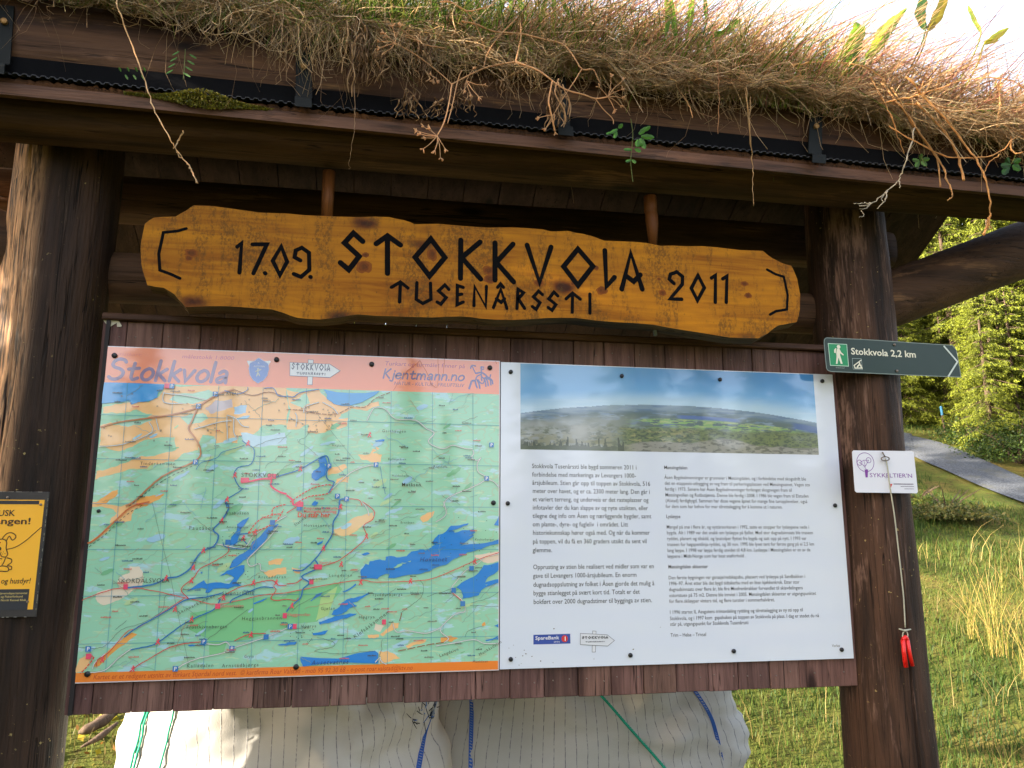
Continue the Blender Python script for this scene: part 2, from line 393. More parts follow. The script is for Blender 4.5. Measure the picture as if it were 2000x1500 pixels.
m_iron = plain('black iron', lin((24, 27, 26)), 0.6, 0.2, 0.2, 0.3, 30)
m_bolt = plain('rusty bolt', lin((150, 112, 62)), 0.5, 0.5, 0.5, 0.3, 60)
m_membrane = plain('black plastic membrane', lin((20, 20, 22)), 0.9, 0.03, 0, 0.2, 40)
m_soil = plain('turf soil', lin((62, 46, 30)), 0.95, 0.1, 0, 0.5, 30)
m_nail = plain('galvanised nail', lin((120, 108, 98)), 0.5, 0.5, 0.4, 0.2, 60)

def log_mesh(mb, a, b, r0, r1, n=36, rings=60, wob=0.05, crack=None, sq=2.0, ry=None, seed=1, c=(1, 1, 1), lump=0.0):
    """a hewn log from a to b: uneven radius, optional drying crack (angle at start, angle at end, depth, from, to)."""
    rr = np.random.RandomState(seed); a = np.array(a, float); b = np.array(b, float); ax = b - a; L = np.linalg.norm(ax); ax /= L
    if abs(ax[2]) > 0.9: u = np.array([1.0, 0, 0]); w = np.array([0, 1.0, 0])
    else: u = np.cross([0, 0, 1], ax); u /= np.linalg.norm(u); w = np.cross(ax, u)
    ph = rr.uniform(0, 6.28, (6, 3)); v = []
    th0 = np.linspace(0, 2 * math.pi, n, endpoint=False)
    for i in range(rings + 1):
        t = i / rings; R = r0 + (r1 - r0) * t; th = th0.copy(); dr = np.zeros(n)
        if crack:
            ca = math.radians(crack[0] + (crack[1] - crack[0]) * t + 4 * math.sin(7 * t + seed)); j = int(np.argmin(np.abs((th0 - ca + math.pi) % (2 * math.pi) - math.pi)))
            op = max(0.0, min(1.0, (t - crack[3]) / 0.05, (crack[4] - t) / 0.05)); wd = 0.016 + 0.020 * op
            th[j] = ca; th[(j - 1) % n] = ca - wd; th[(j + 1) % n] = ca + wd; th[(j - 2) % n] = ca - wd - 0.03; th[(j + 2) % n] = ca + wd + 0.03; dr[j] = -crack[2] * op
        k = wob * (np.sin(2 * th + ph[0, 0] + 3 * t) + 0.6 * np.sin(3 * th + ph[1, 0] - 5 * t * L) + 0.5 * np.sin(5 * th + ph[2, 0] + 9 * t * L) + 0.6 * math.sin(4.2 * t * L + ph[3, 0]) + 0.4 * math.sin(9 * t * L + ph[4, 0])) / 2
        if lump: k = k + lump * np.exp(-((t - 0.4) / 0.03) ** 2) * np.exp(-(((th - 4.9 + math.pi) % 6.283 - math.pi) / 0.4) ** 2)
        cs, sn = np.cos(th), np.sin(th); den = (np.abs(cs) ** sq + np.abs(sn) ** sq) ** (1 / sq)
        ra = R * (1 + k) / den + dr; rb = (ry if ry else 1.0) * ra
        for j in range(n): v.append(a + ax * L * t + u * cs[j] * ra[j] + w * sn[j] * rb[j])
    f = [(i * n + j, i * n + (j + 1) % n, (i + 1) * n + (j + 1) % n, (i + 1) * n + j) for i in range(rings) for j in range(n)]
    f += [tuple(reversed(range(n))), tuple(range(rings * n, rings * n + n))]
    mb.add(v, f, c)

X0, X1 = -0.72, 2.74                                             # roof ends
shelter = empty('information_shelter', (1.0, 0.06, GROUND_Z), 'dark brown log shelter with turf roof and plank notice board between two thick posts', 'shelter')
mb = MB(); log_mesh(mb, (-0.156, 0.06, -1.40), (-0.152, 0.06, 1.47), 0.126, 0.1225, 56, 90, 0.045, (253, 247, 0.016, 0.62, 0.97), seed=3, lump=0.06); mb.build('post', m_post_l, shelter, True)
mb = MB(); log_mesh(mb, (2.126, 0.06, -1.40), (2.112, 0.06, 1.45), 0.124, 0.114, 56, 90, 0.05, (268, 283, 0.012, 0.30, 0.58), seed=8, lump=0.05); mb.build('post', m_post, shelter, True)
mb = MB(); log_mesh(mb, (X0, -0.140, 1.338), (2.72, -0.140, 1.338), 0.074, 0.074, 28, 90, 0.035, None, 3.2, 0.77, seed=5); mb.build('front_beam', m_beam, shelter, True)
mb = MB(); log_mesh(mb, (X0, 0.285, 1.31), (2.42, 0.285, 1.31), 0.06, 0.06, 24, 70, 0.035, None, 3.2, 1.1, seed=6); mb.build('rear_beam', m_beam, shelter, True)
mb = MB(); log_mesh(mb, (-0.06, 0.12, 1.02), (2.06, 0.12, 1.02), 0.068, 0.064, 24, 60, 0.04, None, 2.2, seed=9); mb.build('cross_log', m_beam, shelter, True)
mb = MB(); log_mesh(mb, (X0, 0.14, 1.46), (2.50, 0.14, 1.46), 0.055, 0.055, 20, 50, 0.04, seed=12); mb.build('ridge_log', m_beam, shelter, True)
for (a, b, s) in (((2.16, 0.06, 1.03), (2.87, 0.06, 1.3025), 21), ((-0.19, 0.06, 1.03), (-0.90, 0.06, 1.3025), 22)):
    mb = MB(); log_mesh(mb, a, b, 0.088, 0.094, 28, 36, 0.03, seed=s); mb.build('brace', m_beam, shelter, True)
# roof decks: boards running down the slope
def zdeck(y): return 1.56 - 0.585 * abs(y - 0.14)
def deck(y0, y1, name, X1=X1):
    mb = MB(); x = X0; r = np.random.RandomState(4)
    while x < X1 - 0.02:
        w = min(0.118, X1 - x); t = r.uniform(0.75, 1.2); t = (t, t * r.uniform(0.95, 1.02), t * r.uniform(0.92, 1.02)); dz = r.uniform(-0.002, 0.002)
        v = [(xx, y, zdeck(y) + dz + q) for q in (0, 0.022) for y in (y0, y1) for xx in (x + 0.0015, x + w - 0.0015)]
        mb.add(v, [(0, 2, 3, 1), (4, 5, 7, 6), (0, 1, 5, 4), (2, 6, 7, 3), (0, 4, 6, 2), (1, 3, 7, 5)], t); x += w
    mb.build(name, m_under, shelter)
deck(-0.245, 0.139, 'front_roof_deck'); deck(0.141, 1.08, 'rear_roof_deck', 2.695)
def zs(x): return 1.321 - 0.0139 * (x + 0.2)
def rail(mb, y0, y1, dz0, dz1, fz, n=120, wig=0.0, seed=1, c=(1, 1, 1)):
    """long board following the slightly sagging eave."""
    r = np.random.RandomState(seed); xs = np.linspace(X0, X1, n); a = r.uniform(-wig, wig, n); b = r.uniform(-wig, wig, n); v = []
    for i, x in enumerate(xs): v += [(x, y0 + b[i] * 0.5, fz(x) + dz0), (x, y1, fz(x) + dz0), (x, y1, fz(x) + dz1 + a[i]), (x, y0 + b[i], fz(x) + dz1 + a[i])]
    f = [(4 * i + j, 4 * i + (j + 1) % 4, 4 * i + 4 + (j + 1) % 4, 4 * i + 4 + j) for i in range(n - 1) for j in range(4)]
    mb.add(v, f + [(3, 2, 1, 0), (4 * n - 4, 4 * n - 3, 4 * n - 2, 4 * n - 1)], c)
mb = MB(); rail(mb, -0.262, -0.247, 0, 0.029, zs); mb.build('eave_trim', m_trim, shelter)
mb = MB(); rail(mb, -0.256, -0.20, 0.030, 0.045, zs, 420, 0.004, 2); mb.build('eave_edge', wood('soil stained edge', lin((38, 26, 18)), lin((96, 62, 36)), 'x', 3, False, 0.9, lin((120, 78, 40)), 0.60), shelter)
# dimpled membrane: wavy sheet edge and the black upstand behind it
mb = MB(); per = 0.0195; n = int((X1 - X0) / per)
for i in range(n):
    x = X0 + i * per; z = zs(x) + 0.0475; h = 0.0045; q = [(0, 0), (0.25, 0), (0.38, h), (0.80, h), (0.93, 0), (1, 0)]
    for (a, za), (b, zb) in zip(q[:-1], q[1:]):
        xa, xb = x + a * per, x + b * per; e = 0.0011
        mb.add([(xa, -0.266, z + za), (xb, -0.266, z + zb), (xb, -0.266, z + zb + e), (xa, -0.266, z + za + e), (xa, -0.17, z + za + 0.03), (xb, -0.17, z + zb + 0.03), (xb, -0.17, z + zb + 0.03 + e), (xa, -0.17, z + za + 0.03 + e)],
               [(0, 1, 2, 3), (0, 4, 5, 1), (3, 2, 6, 7)])
mem = mb.build('drainage_membrane', plain('grey plastic membrane edge', lin((62, 62, 64)), 0.5, 0.5, 0, 0.4, 60), shelter)
mb = MB(); rail(mb, -0.246, -0.236, 0.050, 0.105, zs); mb.build('upstand', m_membrane, mem)
def zt(x): return 1.402 - 0.0195 * (x + 0.2)                     # underside of the turf log
mb = MB(); log_mesh(mb, (X0, -0.188, zt(X0) + 0.105), (X1, -0.188, zt(X1) + 0.068), 0.066, 0.043, 32, 90, 0.025, None, 3.6, 1.60, seed=15); mb.build('turf_log', m_turf, shelter, True)
for i, x in enumerate((-0.197, 0.474, 1.118, 1.822)):
    z = zt(x); hw = 0.0195; mb = MB()
    prof = [(-0.256, z + 0.145), (-0.2625, z + 0.02), (-0.2635, z - 0.006), (-0.272, z - 0.014), (-0.2845, z - 0.019), (-0.2875, z - 0.026), (-0.2875, z - 0.046)]
    lean = 0.010 if i == 3 else -0.004
    v = [];
    for k, (y, zz) in enumerate(prof):
        sx = x + lean * (zz - z) / 0.14 * 2; w = hw * (0.9 if k == 0 else 1)
        v += [(sx - w, y, zz), (sx + w, y, zz), (sx + w, y + 0.004, zz + 0.001), (sx - w, y + 0.004, zz + 0.001)]
    f = [(4 * k + j, 4 * k + 4 + j, 4 * k + 4 + (j + 1) % 4, 4 * k + (j + 1) % 4) for k in range(len(prof) - 1) for j in range(4)]
    mb.add(v, f + [(0, 1, 2, 3), (len(v) - 1, len(v) - 2, len(v) - 3, len(v) - 4)]); st = mb.build('iron_strap', m_iron, shelter)
    mb = MB(); zz = z + (0.10 if i == 0 else 0.075); mb.tube([(x + lean, -0.259, zz), (x + lean, -0.2655, zz), (x + lean, -0.267, zz)], [0.0075, 0.0075, 0.004], 10); mb.build('bolt', m_bolt, st)
# soil of the turf
mb = MB(); ys = [-0.20, -0.12, 0.0, 0.14, 0.4, 0.7, 0.86]; zz = [0.0, 0.02, 0.05, 0.075, 0.05, 0.0, -0.1]; n = 60; xs = np.linspace(X0, X1, n)
v = [(x, y, zdeck(y) + 0.15 + dz * 0.5 + 0.02 * math.sin(5 * x + 3 * y) + RS.uniform(-.01, .01) - (0.02 if y < -0.15 else 0) - 0.035 * x) for x in xs for y, dz in zip(ys, zz)]
k = len(ys); mb.add(v, [(i * k + j, (i + 1) * k + j, (i + 1) * k + j + 1, i * k + j + 1) for i in range(n - 1) for j in range(k - 1)]); mb.build('turf_bed', m_soil, shelter, True)

# notice board between the posts
bpx = [177, 254.5, 335.7, 415, 493, 568.5, 644, 716, 788, 859.5, 928, 996, 1063.6, 1130, 1194, 1258, 1322, 1385, 1443.7, 1505, 1563, 1622]
edges = [-0.0175] + [float(P(x, 1397 - (x - 130) * 0.0405, 0.008)[0]) for x in bpx[:-1]] + [2.0125]
mb = MB(); nails = MB(); r = np.random.RandomState(5)
for a, b in zip(edges[:-1], edges[1:]):
    k = r.uniform(0.78, 1.22); t = (k * r.uniform(0.97, 1.05), k * r.uniform(0.95, 1.0), k * r.uniform(0.92, 1.06)); dy = r.uniform(-0.0012, 0.0012)
    mb.box(a + 0.0009, b - 0.0009, 0.0085 + dy, 0.030, -0.0715 + r.uniform(-0.0015, 0.0015), 0.872, t, 0.0016)
    for z in (0.835, -0.032):
        for q in (0.24, 0.76):
            x = a + (b - a) * (q + r.uniform(-.08, .08)); z_ = z + r.uniform(-.006, .006)
            nails.tube([(x, 0.012, z_), (x, 0.0072 + dy, z_), (x, 0.0062 + dy, z_)], [0.0020, 0.0020, 0.0010], 8)
board = mb.build('notice_board', m_plank, shelter); nails.build('nail', m_nail, board)
mb = MB(); mb.box(-0.0175, 2.0125, -0.006, 0.034, 0.8725, 0.890, (1, 1, 1), 0.003); mb.build('top_rail', m_trim, board)
mb = MB(); mb.box(-0.006, 0.003, -0.0005, 0.0075, -0.0700, 0.8715); mb.build('edge_strip', plain('dark edge strip', lin((34, 27, 25)), 0.7), board)
mb = MB()
mb.box(-0.012, 2.008, 0.0308, 0.05, -0.06, 0.868)
mb.build('gap_light_stop', m_beam, board)  # unseen board added behind the planks to stop light through their gaps
# ------------------------------------------------------------------ posters
m_print = printed('glossy print', 0.07, 0.5, 0.03, 1.0)
m_sheet = printed('white poster sheet', 0.07, 0.5, 0.0, 1.0)
m_cap = plain('black screw cap', lin((26, 26, 30)), 0.35, 0.5, 0, 0.2, 50)
def tile(x0, y0, s): return lambda *pts: [XZ(x0 + a / s, y0 + b / s, 0.0) for a, b in pts]
T1, T2, T3, T4 = tile(140, 650, 4.412), tile(560, 650, 4.411), tile(140, 980, 4.055), tile(560, 980, 4.0545)
def cap(parent, x, y, Y=-0.001, r=0.0066):
    p = XZ(x, y, Y - 0.004); mb = MB(); mb.tube([(p[0], Y, p[1]), (p[0], Y - 0.0035, p[1]), (p[0], Y - 0.0050, p[1]), (p[0], Y - 0.0055, p[1])], [r, r, r * 0.75, r * 0.3], 16); mb.build('screw_cap', m_cap, parent, True)

HM = 0.8047
zh = (XZ(204, 747)[1] + XZ(975.4, 770)[1]) / 2; zf = (XZ(140, 1314)[1] + XZ(974, 1291)[1]) / 2
mapo = empty('trail_map_poster', (0.5, 0.003, 0.0), 'glossy trail map of forests and blue lakes with orange title band, left half of board', 'map poster')
mb = MB(); mb.box(0.0, 1.0, 0.0, 0.0072, 0.0, HM, lin((222, 210, 208))); mb.build('backing_sheet', m_sheet, mapo)
e = 0.0022
# map ground: pale green with marsh and contour mottling
t = NT('map green'); n1 = t.noise(t.coord((5, 1, 16), (0, math.radians(25), 0)), 2.4, 5, 0.6); n2 = t.noise(t.coord((7, 1, 30), (0, math.radians(28), 0)), 3.0, 4, 0.55)
col = t.mix(t.band(n1, 0.56, 0.62), lin((158, 214, 180)), lin((178, 220, 222))); col = t.mix(t.band(n2, 0.60, 0.66), col, lin((186, 220, 178)))
wv = t.math('FRACT', t.math('MULTIPLY', t.noise(t.coord((2.2, 1, 5), (0, math.radians(25), 0)), 2.0, 3, 0.5), 16.0)); cf = t.math('MULTIPLY', t.band(t.math('ABSOLUTE', t.math('SUBTRACT', wv, 0.5)), 0.10, 0.02), 0.25)
col = t.mix(cf, col, lin((196, 160, 108))); t.bump(t.noise(t.coord(), 2.2, 2, 0.4), 0.05, 0.01); t.b.inputs['Coat Weight'].default_value = 1.0; t.b.inputs['Coat IOR'].default_value = 1.7; m_green = t.out(col, 0.07, 0.5)
Y1 = -0.0002
mb = MB(); mb.rect(e, 1 - e, zf, zh, Y1); mb.build('map_ground', m_green, mapo)
mb = MB(); mb.rect(e, 1 - e, zh, HM - e, Y1, lin((252, 150, 116))); band = mb.build('title_band', m_print, mapo)
mb = MB(); mb.rect(e, 1 - e, e, zf, Y1, lin((246, 128, 30))); foot = mb.build('credit_band', m_print, mapo)

OR, ORD, PEACH, DG, WAT, PALEW = lin((252, 196, 132)), lin((246, 170, 84)), lin((238, 220, 194)), lin((126, 202, 138)), lin((0, 130, 214)), lin((168, 204, 232))
def clipx(pts): return [(min(max(x, e), 1 - e), min(max(z, zf), zh)) for x, z in pts]
mb = MB(); lay = [0]
def area(pts, c, seed=1, amp=0.10, it=3, y=None):
    lay[0] += 1; mb.flat(clipx(rough(pts, amp, it, True, seed)), (y if y else -0.0003) - 0.000012 * lay[0], c)
# peach and orange farmland
area(T1((805, 447), (1853, 470), (1853, 800), (1740, 790), (1640, 800), (1560, 880), (1440, 890), (1430, 950), (1240, 955), (1230, 890), (1130, 880), (1090, 1010), (960, 1040), (880, 1110), (700, 1150), (480, 1180), (300, 1230), (205, 1270), (215, 1190), (420, 1130), (600, 1060), (900, 1010), (890, 900), (760, 900), (560, 960), (420, 1020), (350, 1010), (240, 970), (250, 880), (250, 800), (420, 770), (640, 740), (700, 700), (560, 660), (440, 690), (270, 690), (270, 640), (480, 600), (660, 600), (760, 540)), OR, 3)
area(T1((900, 530), (1180, 490), (1260, 540), (1130, 590), (960, 610), (840, 580)), lin((176, 222, 196)), 5)
area(T1((1400, 640), (1510, 625), (1500, 690), (1400, 700)), PALEW, 6)
area(T1((1460, 860), (1840, 860), (1853, 960), (1600, 985), (1480, 940)), lin((190, 222, 236)), 7)
area(T1((940, 730), (1130, 690), (1180, 740), (1000, 790)), lin((176, 222, 190)), 8)
area(T1((340, 790), (560, 720), (700, 750), (480, 810)), lin((176, 220, 196)), 18)
area(T1((1240, 580), (1380, 570), (1390, 640), (1200, 700), (1150, 650)), lin((206, 190, 196)), 9)
area(T2((0, 490), (280, 488), (345, 560), (420, 610), (620, 640), (790, 590), (800, 630), (700, 670), (560, 650), (470, 700), (420, 760), (400, 830), (330, 860), (180, 862), (190, 790), (100, 830), (0, 830)), OR, 11)
area(T2((30, 600), (160, 520), (200, 600), (140, 650)), lin((176, 222, 190)), 12)
area(T2((400, 760), (530, 735), (520, 800), (430, 830)), OR, 13)
area(T2((350, 1180), (500, 1130), (520, 1160), (420, 1215), (355, 1230)), OR, 14); area(T2((430, 1260), (540, 1240), (530, 1290), (420, 1300)), OR, 15)
area(T2((610, 1050), (720, 1040), (740, 1000), (780, 1010), (720, 950), (800, 1000), (740, 1035), (820, 1050), (810, 1110), (760, 1120), (700, 1100), (640, 1090)), OR, 16)
area(T3((165, 0), (620, 0), (560, 40), (500, 60), (470, 150), (380, 180), (240, 270), (130, 340), (160, 300), (300, 190), (310, 130), (360, 90), (330, 60), (150, 40)), OR, 21)
area(T1((190, 1470), (300, 1400), (400, 1350), (390, 1400), (300, 1470), (230, 1490)), ORD, 23); area(T1((560, 1450), (700, 1400), (800, 1390), (700, 1460), (640, 1495), (560, 1495)), ORD, 24)
area(T3((430, 1060), (480, 1035), (520, 1050), (430, 1120), (300, 1220), (220, 1300), (180, 1310), (170, 1290), (280, 1190)), ORD, 25, 0.05)
area(T3((20, 1340), (60, 1250), (130, 1210), (150, 1250), (100, 1330), (40, 1355)), OR, 26); area(T3((380, 680), (360, 640), (380, 600), (460, 560), (460, 510), (540, 515), (570, 600), (560, 660), (440, 740), (320, 800), (250, 820), (190, 770), (200, 720)), PEACH, 27)
area(T3((1520, 560), (1700, 520), (1700, 570), (1560, 600)), OR, 28); area(T3((1560, 470), (1680, 450), (1650, 500), (1560, 500)), OR, 29)
area(T4((370, 220), (430, 200), (620, 100), (680, 85), (680, 150), (600, 190), (560, 230), (450, 275), (380, 270)), lin((244, 204, 146)), 31); area(T4((1055, 130), (1110, 90), (1170, 75), (1160, 110), (1080, 165)), OR, 32)
area(T4((740, 1050), (830, 960), (890, 960), (880, 1000), (760, 1065)), OR, 33); area(T4((730, 1185), (800, 1180), (900, 1240), (820, 1265), (740, 1280)), OR, 34)
area(T4((1220, 1075), (1300, 1060), (1360, 1080), (1300, 1110), (1220, 1110)), ORD, 35); area(T4((940, 1140), (1050, 1095), (1110, 1090), (1080, 1120), (960, 1160)), OR, 36); area(T4((1545, 970), (1570, 950), (1575, 980), (1550, 988)), ORD, 37)
area(T4((640, 1055), (730, 1050), (730, 1070), (650, 1080)), OR, 38); area(T4((1480, 430), (1676, 395), (1676, 470), (1560, 480)), lin((240, 214, 190)), 39)
area(T4((700, 960), (780, 980), (740, 1030), (690, 1010)), PEACH, 41); area(T4((40, 520), (120, 535), (100, 570), (60, 560)), OR, 42)
# denser green forest
area(T3((940, 880), (1150, 850), (1240, 800), (1380, 770), (1700, 750), (1703, 1000), (1560, 1010), (1500, 1060), (1400, 1090), (1230, 1110), (1200, 1200), (1090, 1215), (1080, 1080), (1000, 1050), (930, 1010)), DG, 51, 0.05)
area(T4((0, 720), (200, 690), (400, 640), (440, 690), (330, 820), (240, 950), (60, 960), (0, 980)), DG, 52, 0.04); area(T4((270, 760), (400, 670), (330, 900), (230, 940)), lin((180, 216, 140)), 53, 0.03)
r = np.random.RandomState(9)
for i in range(70):                                             # small marshes drawn along the lie of the land
    u, w = r.uniform(0.02, 0.98), r.uniform(zf + 0.02, zh - 0.03); a = math.radians(r.uniform(12, 42)); L_ = r.uniform(0.006, 0.026); T_ = L_ * r.uniform(0.15, 0.4)
    pts = [(u + math.cos(a) * L_ * math.cos(q) - math.sin(a) * T_ * math.sin(q), w + math.sin(a) * L_ * math.cos(q) + math.cos(a) * T_ * math.sin(q)) for q in np.linspace(0, 6.28, 9)[:-1]]
    area(pts, [lin((172, 214, 226)), lin((160, 204, 226)), lin((186, 216, 160)), lin((120, 190, 140))][i % 4], 60 + i, 0.15, 1)
mb.build('farmland_tint', m_print, mapo)
# lakes
mb = MB(); lay[0] = 0; LK = -0.0022
for i, pts in enumerate([
    T1((283, 428), (805, 447), (790, 490), (745, 515), (740, 560), (660, 590), (515, 620), (500, 580), (400, 600), (262, 610)),
    T2((315, 488), (800, 502), (750, 545), (620, 610), (500, 630), (400, 610), (345, 570), (345, 530)),
    T2((330, 1060), (290, 1080), (270, 1100), (285, 1150), (230, 1190), (215, 1215), (215, 1250), (250, 1275), (300, 1245), (330, 1230), (335, 1200), (355, 1165), (345, 1100)),
    T2((215, 1480), (245, 1445), (270, 1470), (240, 1495)),
    T3((1310, 180), (1410, 120), (1385, 160), (1340, 220), (1330, 265), (1300, 330), (1250, 345), (1265, 280), (1310, 230)),
    T3((1630, 175), (1560, 200), (1520, 240), (1430, 320), (1410, 370), (1330, 420), (1280, 460), (1250, 530), (1310, 510), (1420, 430), (1500, 360), (1560, 260), (1640, 180)),
    T3((910, 710), (1000, 650), (1050, 620), (1070, 650), (1120, 640), (1250, 650), (1290, 600), (1230, 570), (1170, 592), (1230, 545), (1320, 510), (1370, 500), (1370, 550), (1300, 640), (1350, 660), (1240, 690), (1120, 690), (1090, 720), (1060, 720), (1070, 690), (1030, 680), (950, 700)),
    T3((1435, 805), (1560, 755), (1520, 785), (1450, 812)), T3((920, 1135), (1060, 1115), (1060, 1140), (940, 1145)), T3((1630, 1132), (1703, 1120), (1703, 1138)),
    T4((585, 540), (625, 490), (650, 500), (660, 470), (740, 455), (780, 465), (785, 435), (840, 430), (870, 440), (950, 430), (985, 395), (1060, 375), (1100, 385), (1160, 345), (1240, 322), (1180, 340), (1150, 325), (1200, 260), (1240, 250), (1300, 190), (1440, 170), (1430, 185), (1380, 205), (1310, 225), (1330, 245), (1390, 225), (1480, 215), (1490, 245), (1440, 270), (1480, 260), (1470, 280), (1385, 345), (1360, 355), (1450, 335), (1680, 298), (1680, 332), (1540, 375), (1430, 400), (1400, 420), (1330, 450), (1260, 500), (1130, 550), (1000, 575), (850, 605), (800, 600), (815, 575), (790, 570), (740, 590), (720, 610), (590, 612)),
    T4((1684, 478), (1560, 500), (1520, 560), (1430, 615), (1340, 680), (1380, 700), (1395, 740), (1390, 770), (1440, 760), (1520, 740), (1540, 700), (1684, 640), (1684, 612), (1570, 640), (1590, 600), (1684, 540)),
    T4((435, 800), (480, 770), (540, 760), (650, 715), (655, 730), (560, 790), (520, 800), (560, 825), (500, 840), (470, 870), (390, 900), (355, 895), (370, 860), (420, 830)),
    T4((255, 950), (330, 925), (440, 895), (555, 885), (545, 895), (400, 940), (260, 972)), T4((440, 712), (545, 645), (552, 658), (452, 717)), T4((185, 785), (240, 730), (285, 715), (270, 740), (195, 787)),
    T4((110, 1225), (700, 1178), (725, 1200), (720, 1280), (130, 1308), (110, 1260)), T4((1570, 1095), (1684, 1058), (1684, 1090), (1580, 1102)), T4((1640, 185), (1684, 110), (1684, 190)), T4((1640, 980), (1684, 960), (1684, 1000)),
    T4((205, 1040), (330, 1015), (300, 1050), (210, 1056)), T4((0, 1115), (80, 1105), (70, 1130), (0, 1140)), T4((210, 0), (250, 0), (235, 30), (215, 25)),
    T4((590, 415), (640, 400), (660, 408), (610, 425)), T4((240, 330), (290, 305), (280, 330), (245, 345)), T3((1020, 560), (1038, 552), (1032, 572)), T2((760, 930), (845, 920), (840, 935), (770, 940))]):
    area(pts, lin((60, 158, 224)) if i < 2 else WAT, 200 + i, 0.07, 2, LK)
ISL = lin((150, 206, 170))
for q in (T4((845, 520), (880, 495), (920, 487), (910, 505), (870, 522)), T4((905, 478), (950, 482), (925, 490)), T4((955, 470), (985, 465), (975, 478)), T4((1245, 425), (1300, 430), (1270, 433)), T4((1570, 655), (1590, 652), (1580, 662)), T2((325, 1135), (338, 1128), (336, 1150))): area(q, ISL, 7, 0.1, 1, LK - 0.0006)
mb.build('lake_tint', m_print, mapo)
# grid, roads, paths and ski trails
mb = MB(); RD = -0.0032; GRID = lin((70, 150, 176)); WH = (0.82, 0.82, 0.8); GREY = lin((132, 130, 124)); BRN = lin((150, 92, 60)); BLU = lin((28, 116, 178)); RED = lin((222, 66, 62)); PNK = lin((236, 62, 106)); DK = lin((66, 88, 84))
for px in (245, 296, 348): pass
for k in range(9): x = 0.068 + k * 0.1085; mb.line([(x, zf), (x - 0.010, zh)], 0.0010, RD, GRID, cap=False)
for k in range(6): z = 0.088 + k * 0.1085; mb.line([(e, z), (1 - e, z - 0.004)], 0.0010, RD, GRID, cap=False)
LW = 0.66
def ln(T, pts, w, c, y=RD - 0.0003, amp=0.08, seed=1, dash=None, it=2): mb.line(clipx(rough(smooth(T(*pts), 4), amp, it, False, seed)) if amp else clipx(T(*pts)), w * LW, y, c, cap=False, dash=dash)
def road(T, pts, w=0.0042, edge=GREY, fill=WH, seed=2): ln(T, pts, w, edge, RD - 0.0005, 0.04, seed, None, 1); ln(T, pts, w * 0.58, fill, RD - 0.0009, 0.04, seed, None, 1)
r = np.random.RandomState(21)
for i in range(110):                                             # becks and minor paths
    u, w = r.uniform(0.02, 0.95), r.uniform(zf + 0.01, zh - 0.02); a = math.radians(r.choice([28, 28, -35, 70]) + r.uniform(-18, 18)); L_ = r.uniform(0.02, 0.075)
    pts = [(u + math.cos(a) * L_ * q, w + math.sin(a) * L_ * q) for q in np.linspace(0, 1, 4)]
    mb.line(clipx(rough(pts, 0.2, 2, False, i)), r.choice([0.0007, 0.0009, 0.0011]), RD - 0.0001, [lin((126, 156, 142)), lin((130, 166, 150)), lin((120, 176, 196)), lin((176, 150, 116)), lin((120, 128, 116))][i % 5], cap=False)
for q in ([(250, 815), (420, 770), (640, 740), (840, 712), (1010, 672), (1090, 640), (1180, 580), (1290, 520), (1400, 490)], [(1090, 640), (1040, 760), (1010, 830), (1060, 900), (1110, 1000), (1075, 1100), (780, 1240), (560, 1440), (470, 1495)]): ln(T1, q, 0.0062, lin((176, 110, 66)), RD - 0.0004, 0.03); ln(T1, q, 0.0034, lin((206, 132, 90)), RD - 0.0008, 0.03)
ln(T3, [(620, 0), (480, 40), (360, 140), (200, 290), (130, 330)], 0.006, lin((206, 110, 60)), RD - 0.0004, 0.03); ln(T1, [(1040, 1150), (800, 1270), (620, 1400), (500, 1495)], 0.0022, lin((60, 60, 60)), RD - 0.0006, 0.04, dash=(0.006, 0.005)); ln(T3, [(560, 30), (430, 110), (260, 270), (120, 370)], 0.0022, lin((60, 60, 60)), RD - 0.0006, 0.04, dash=(0.006, 0.005))
ln(T1, [(1400, 490), (1560, 540), (1700, 510), (1853, 560)], 0.0030, BRN, RD - 0.0004, 0.05); ln(T2, [(0, 662), (130, 668), (250, 695), (430, 700), (560, 640), (680, 640), (760, 570), (900, 510)], 0.0030, BRN, RD - 0.0004, 0.05, dash=(0.012, 0.003))
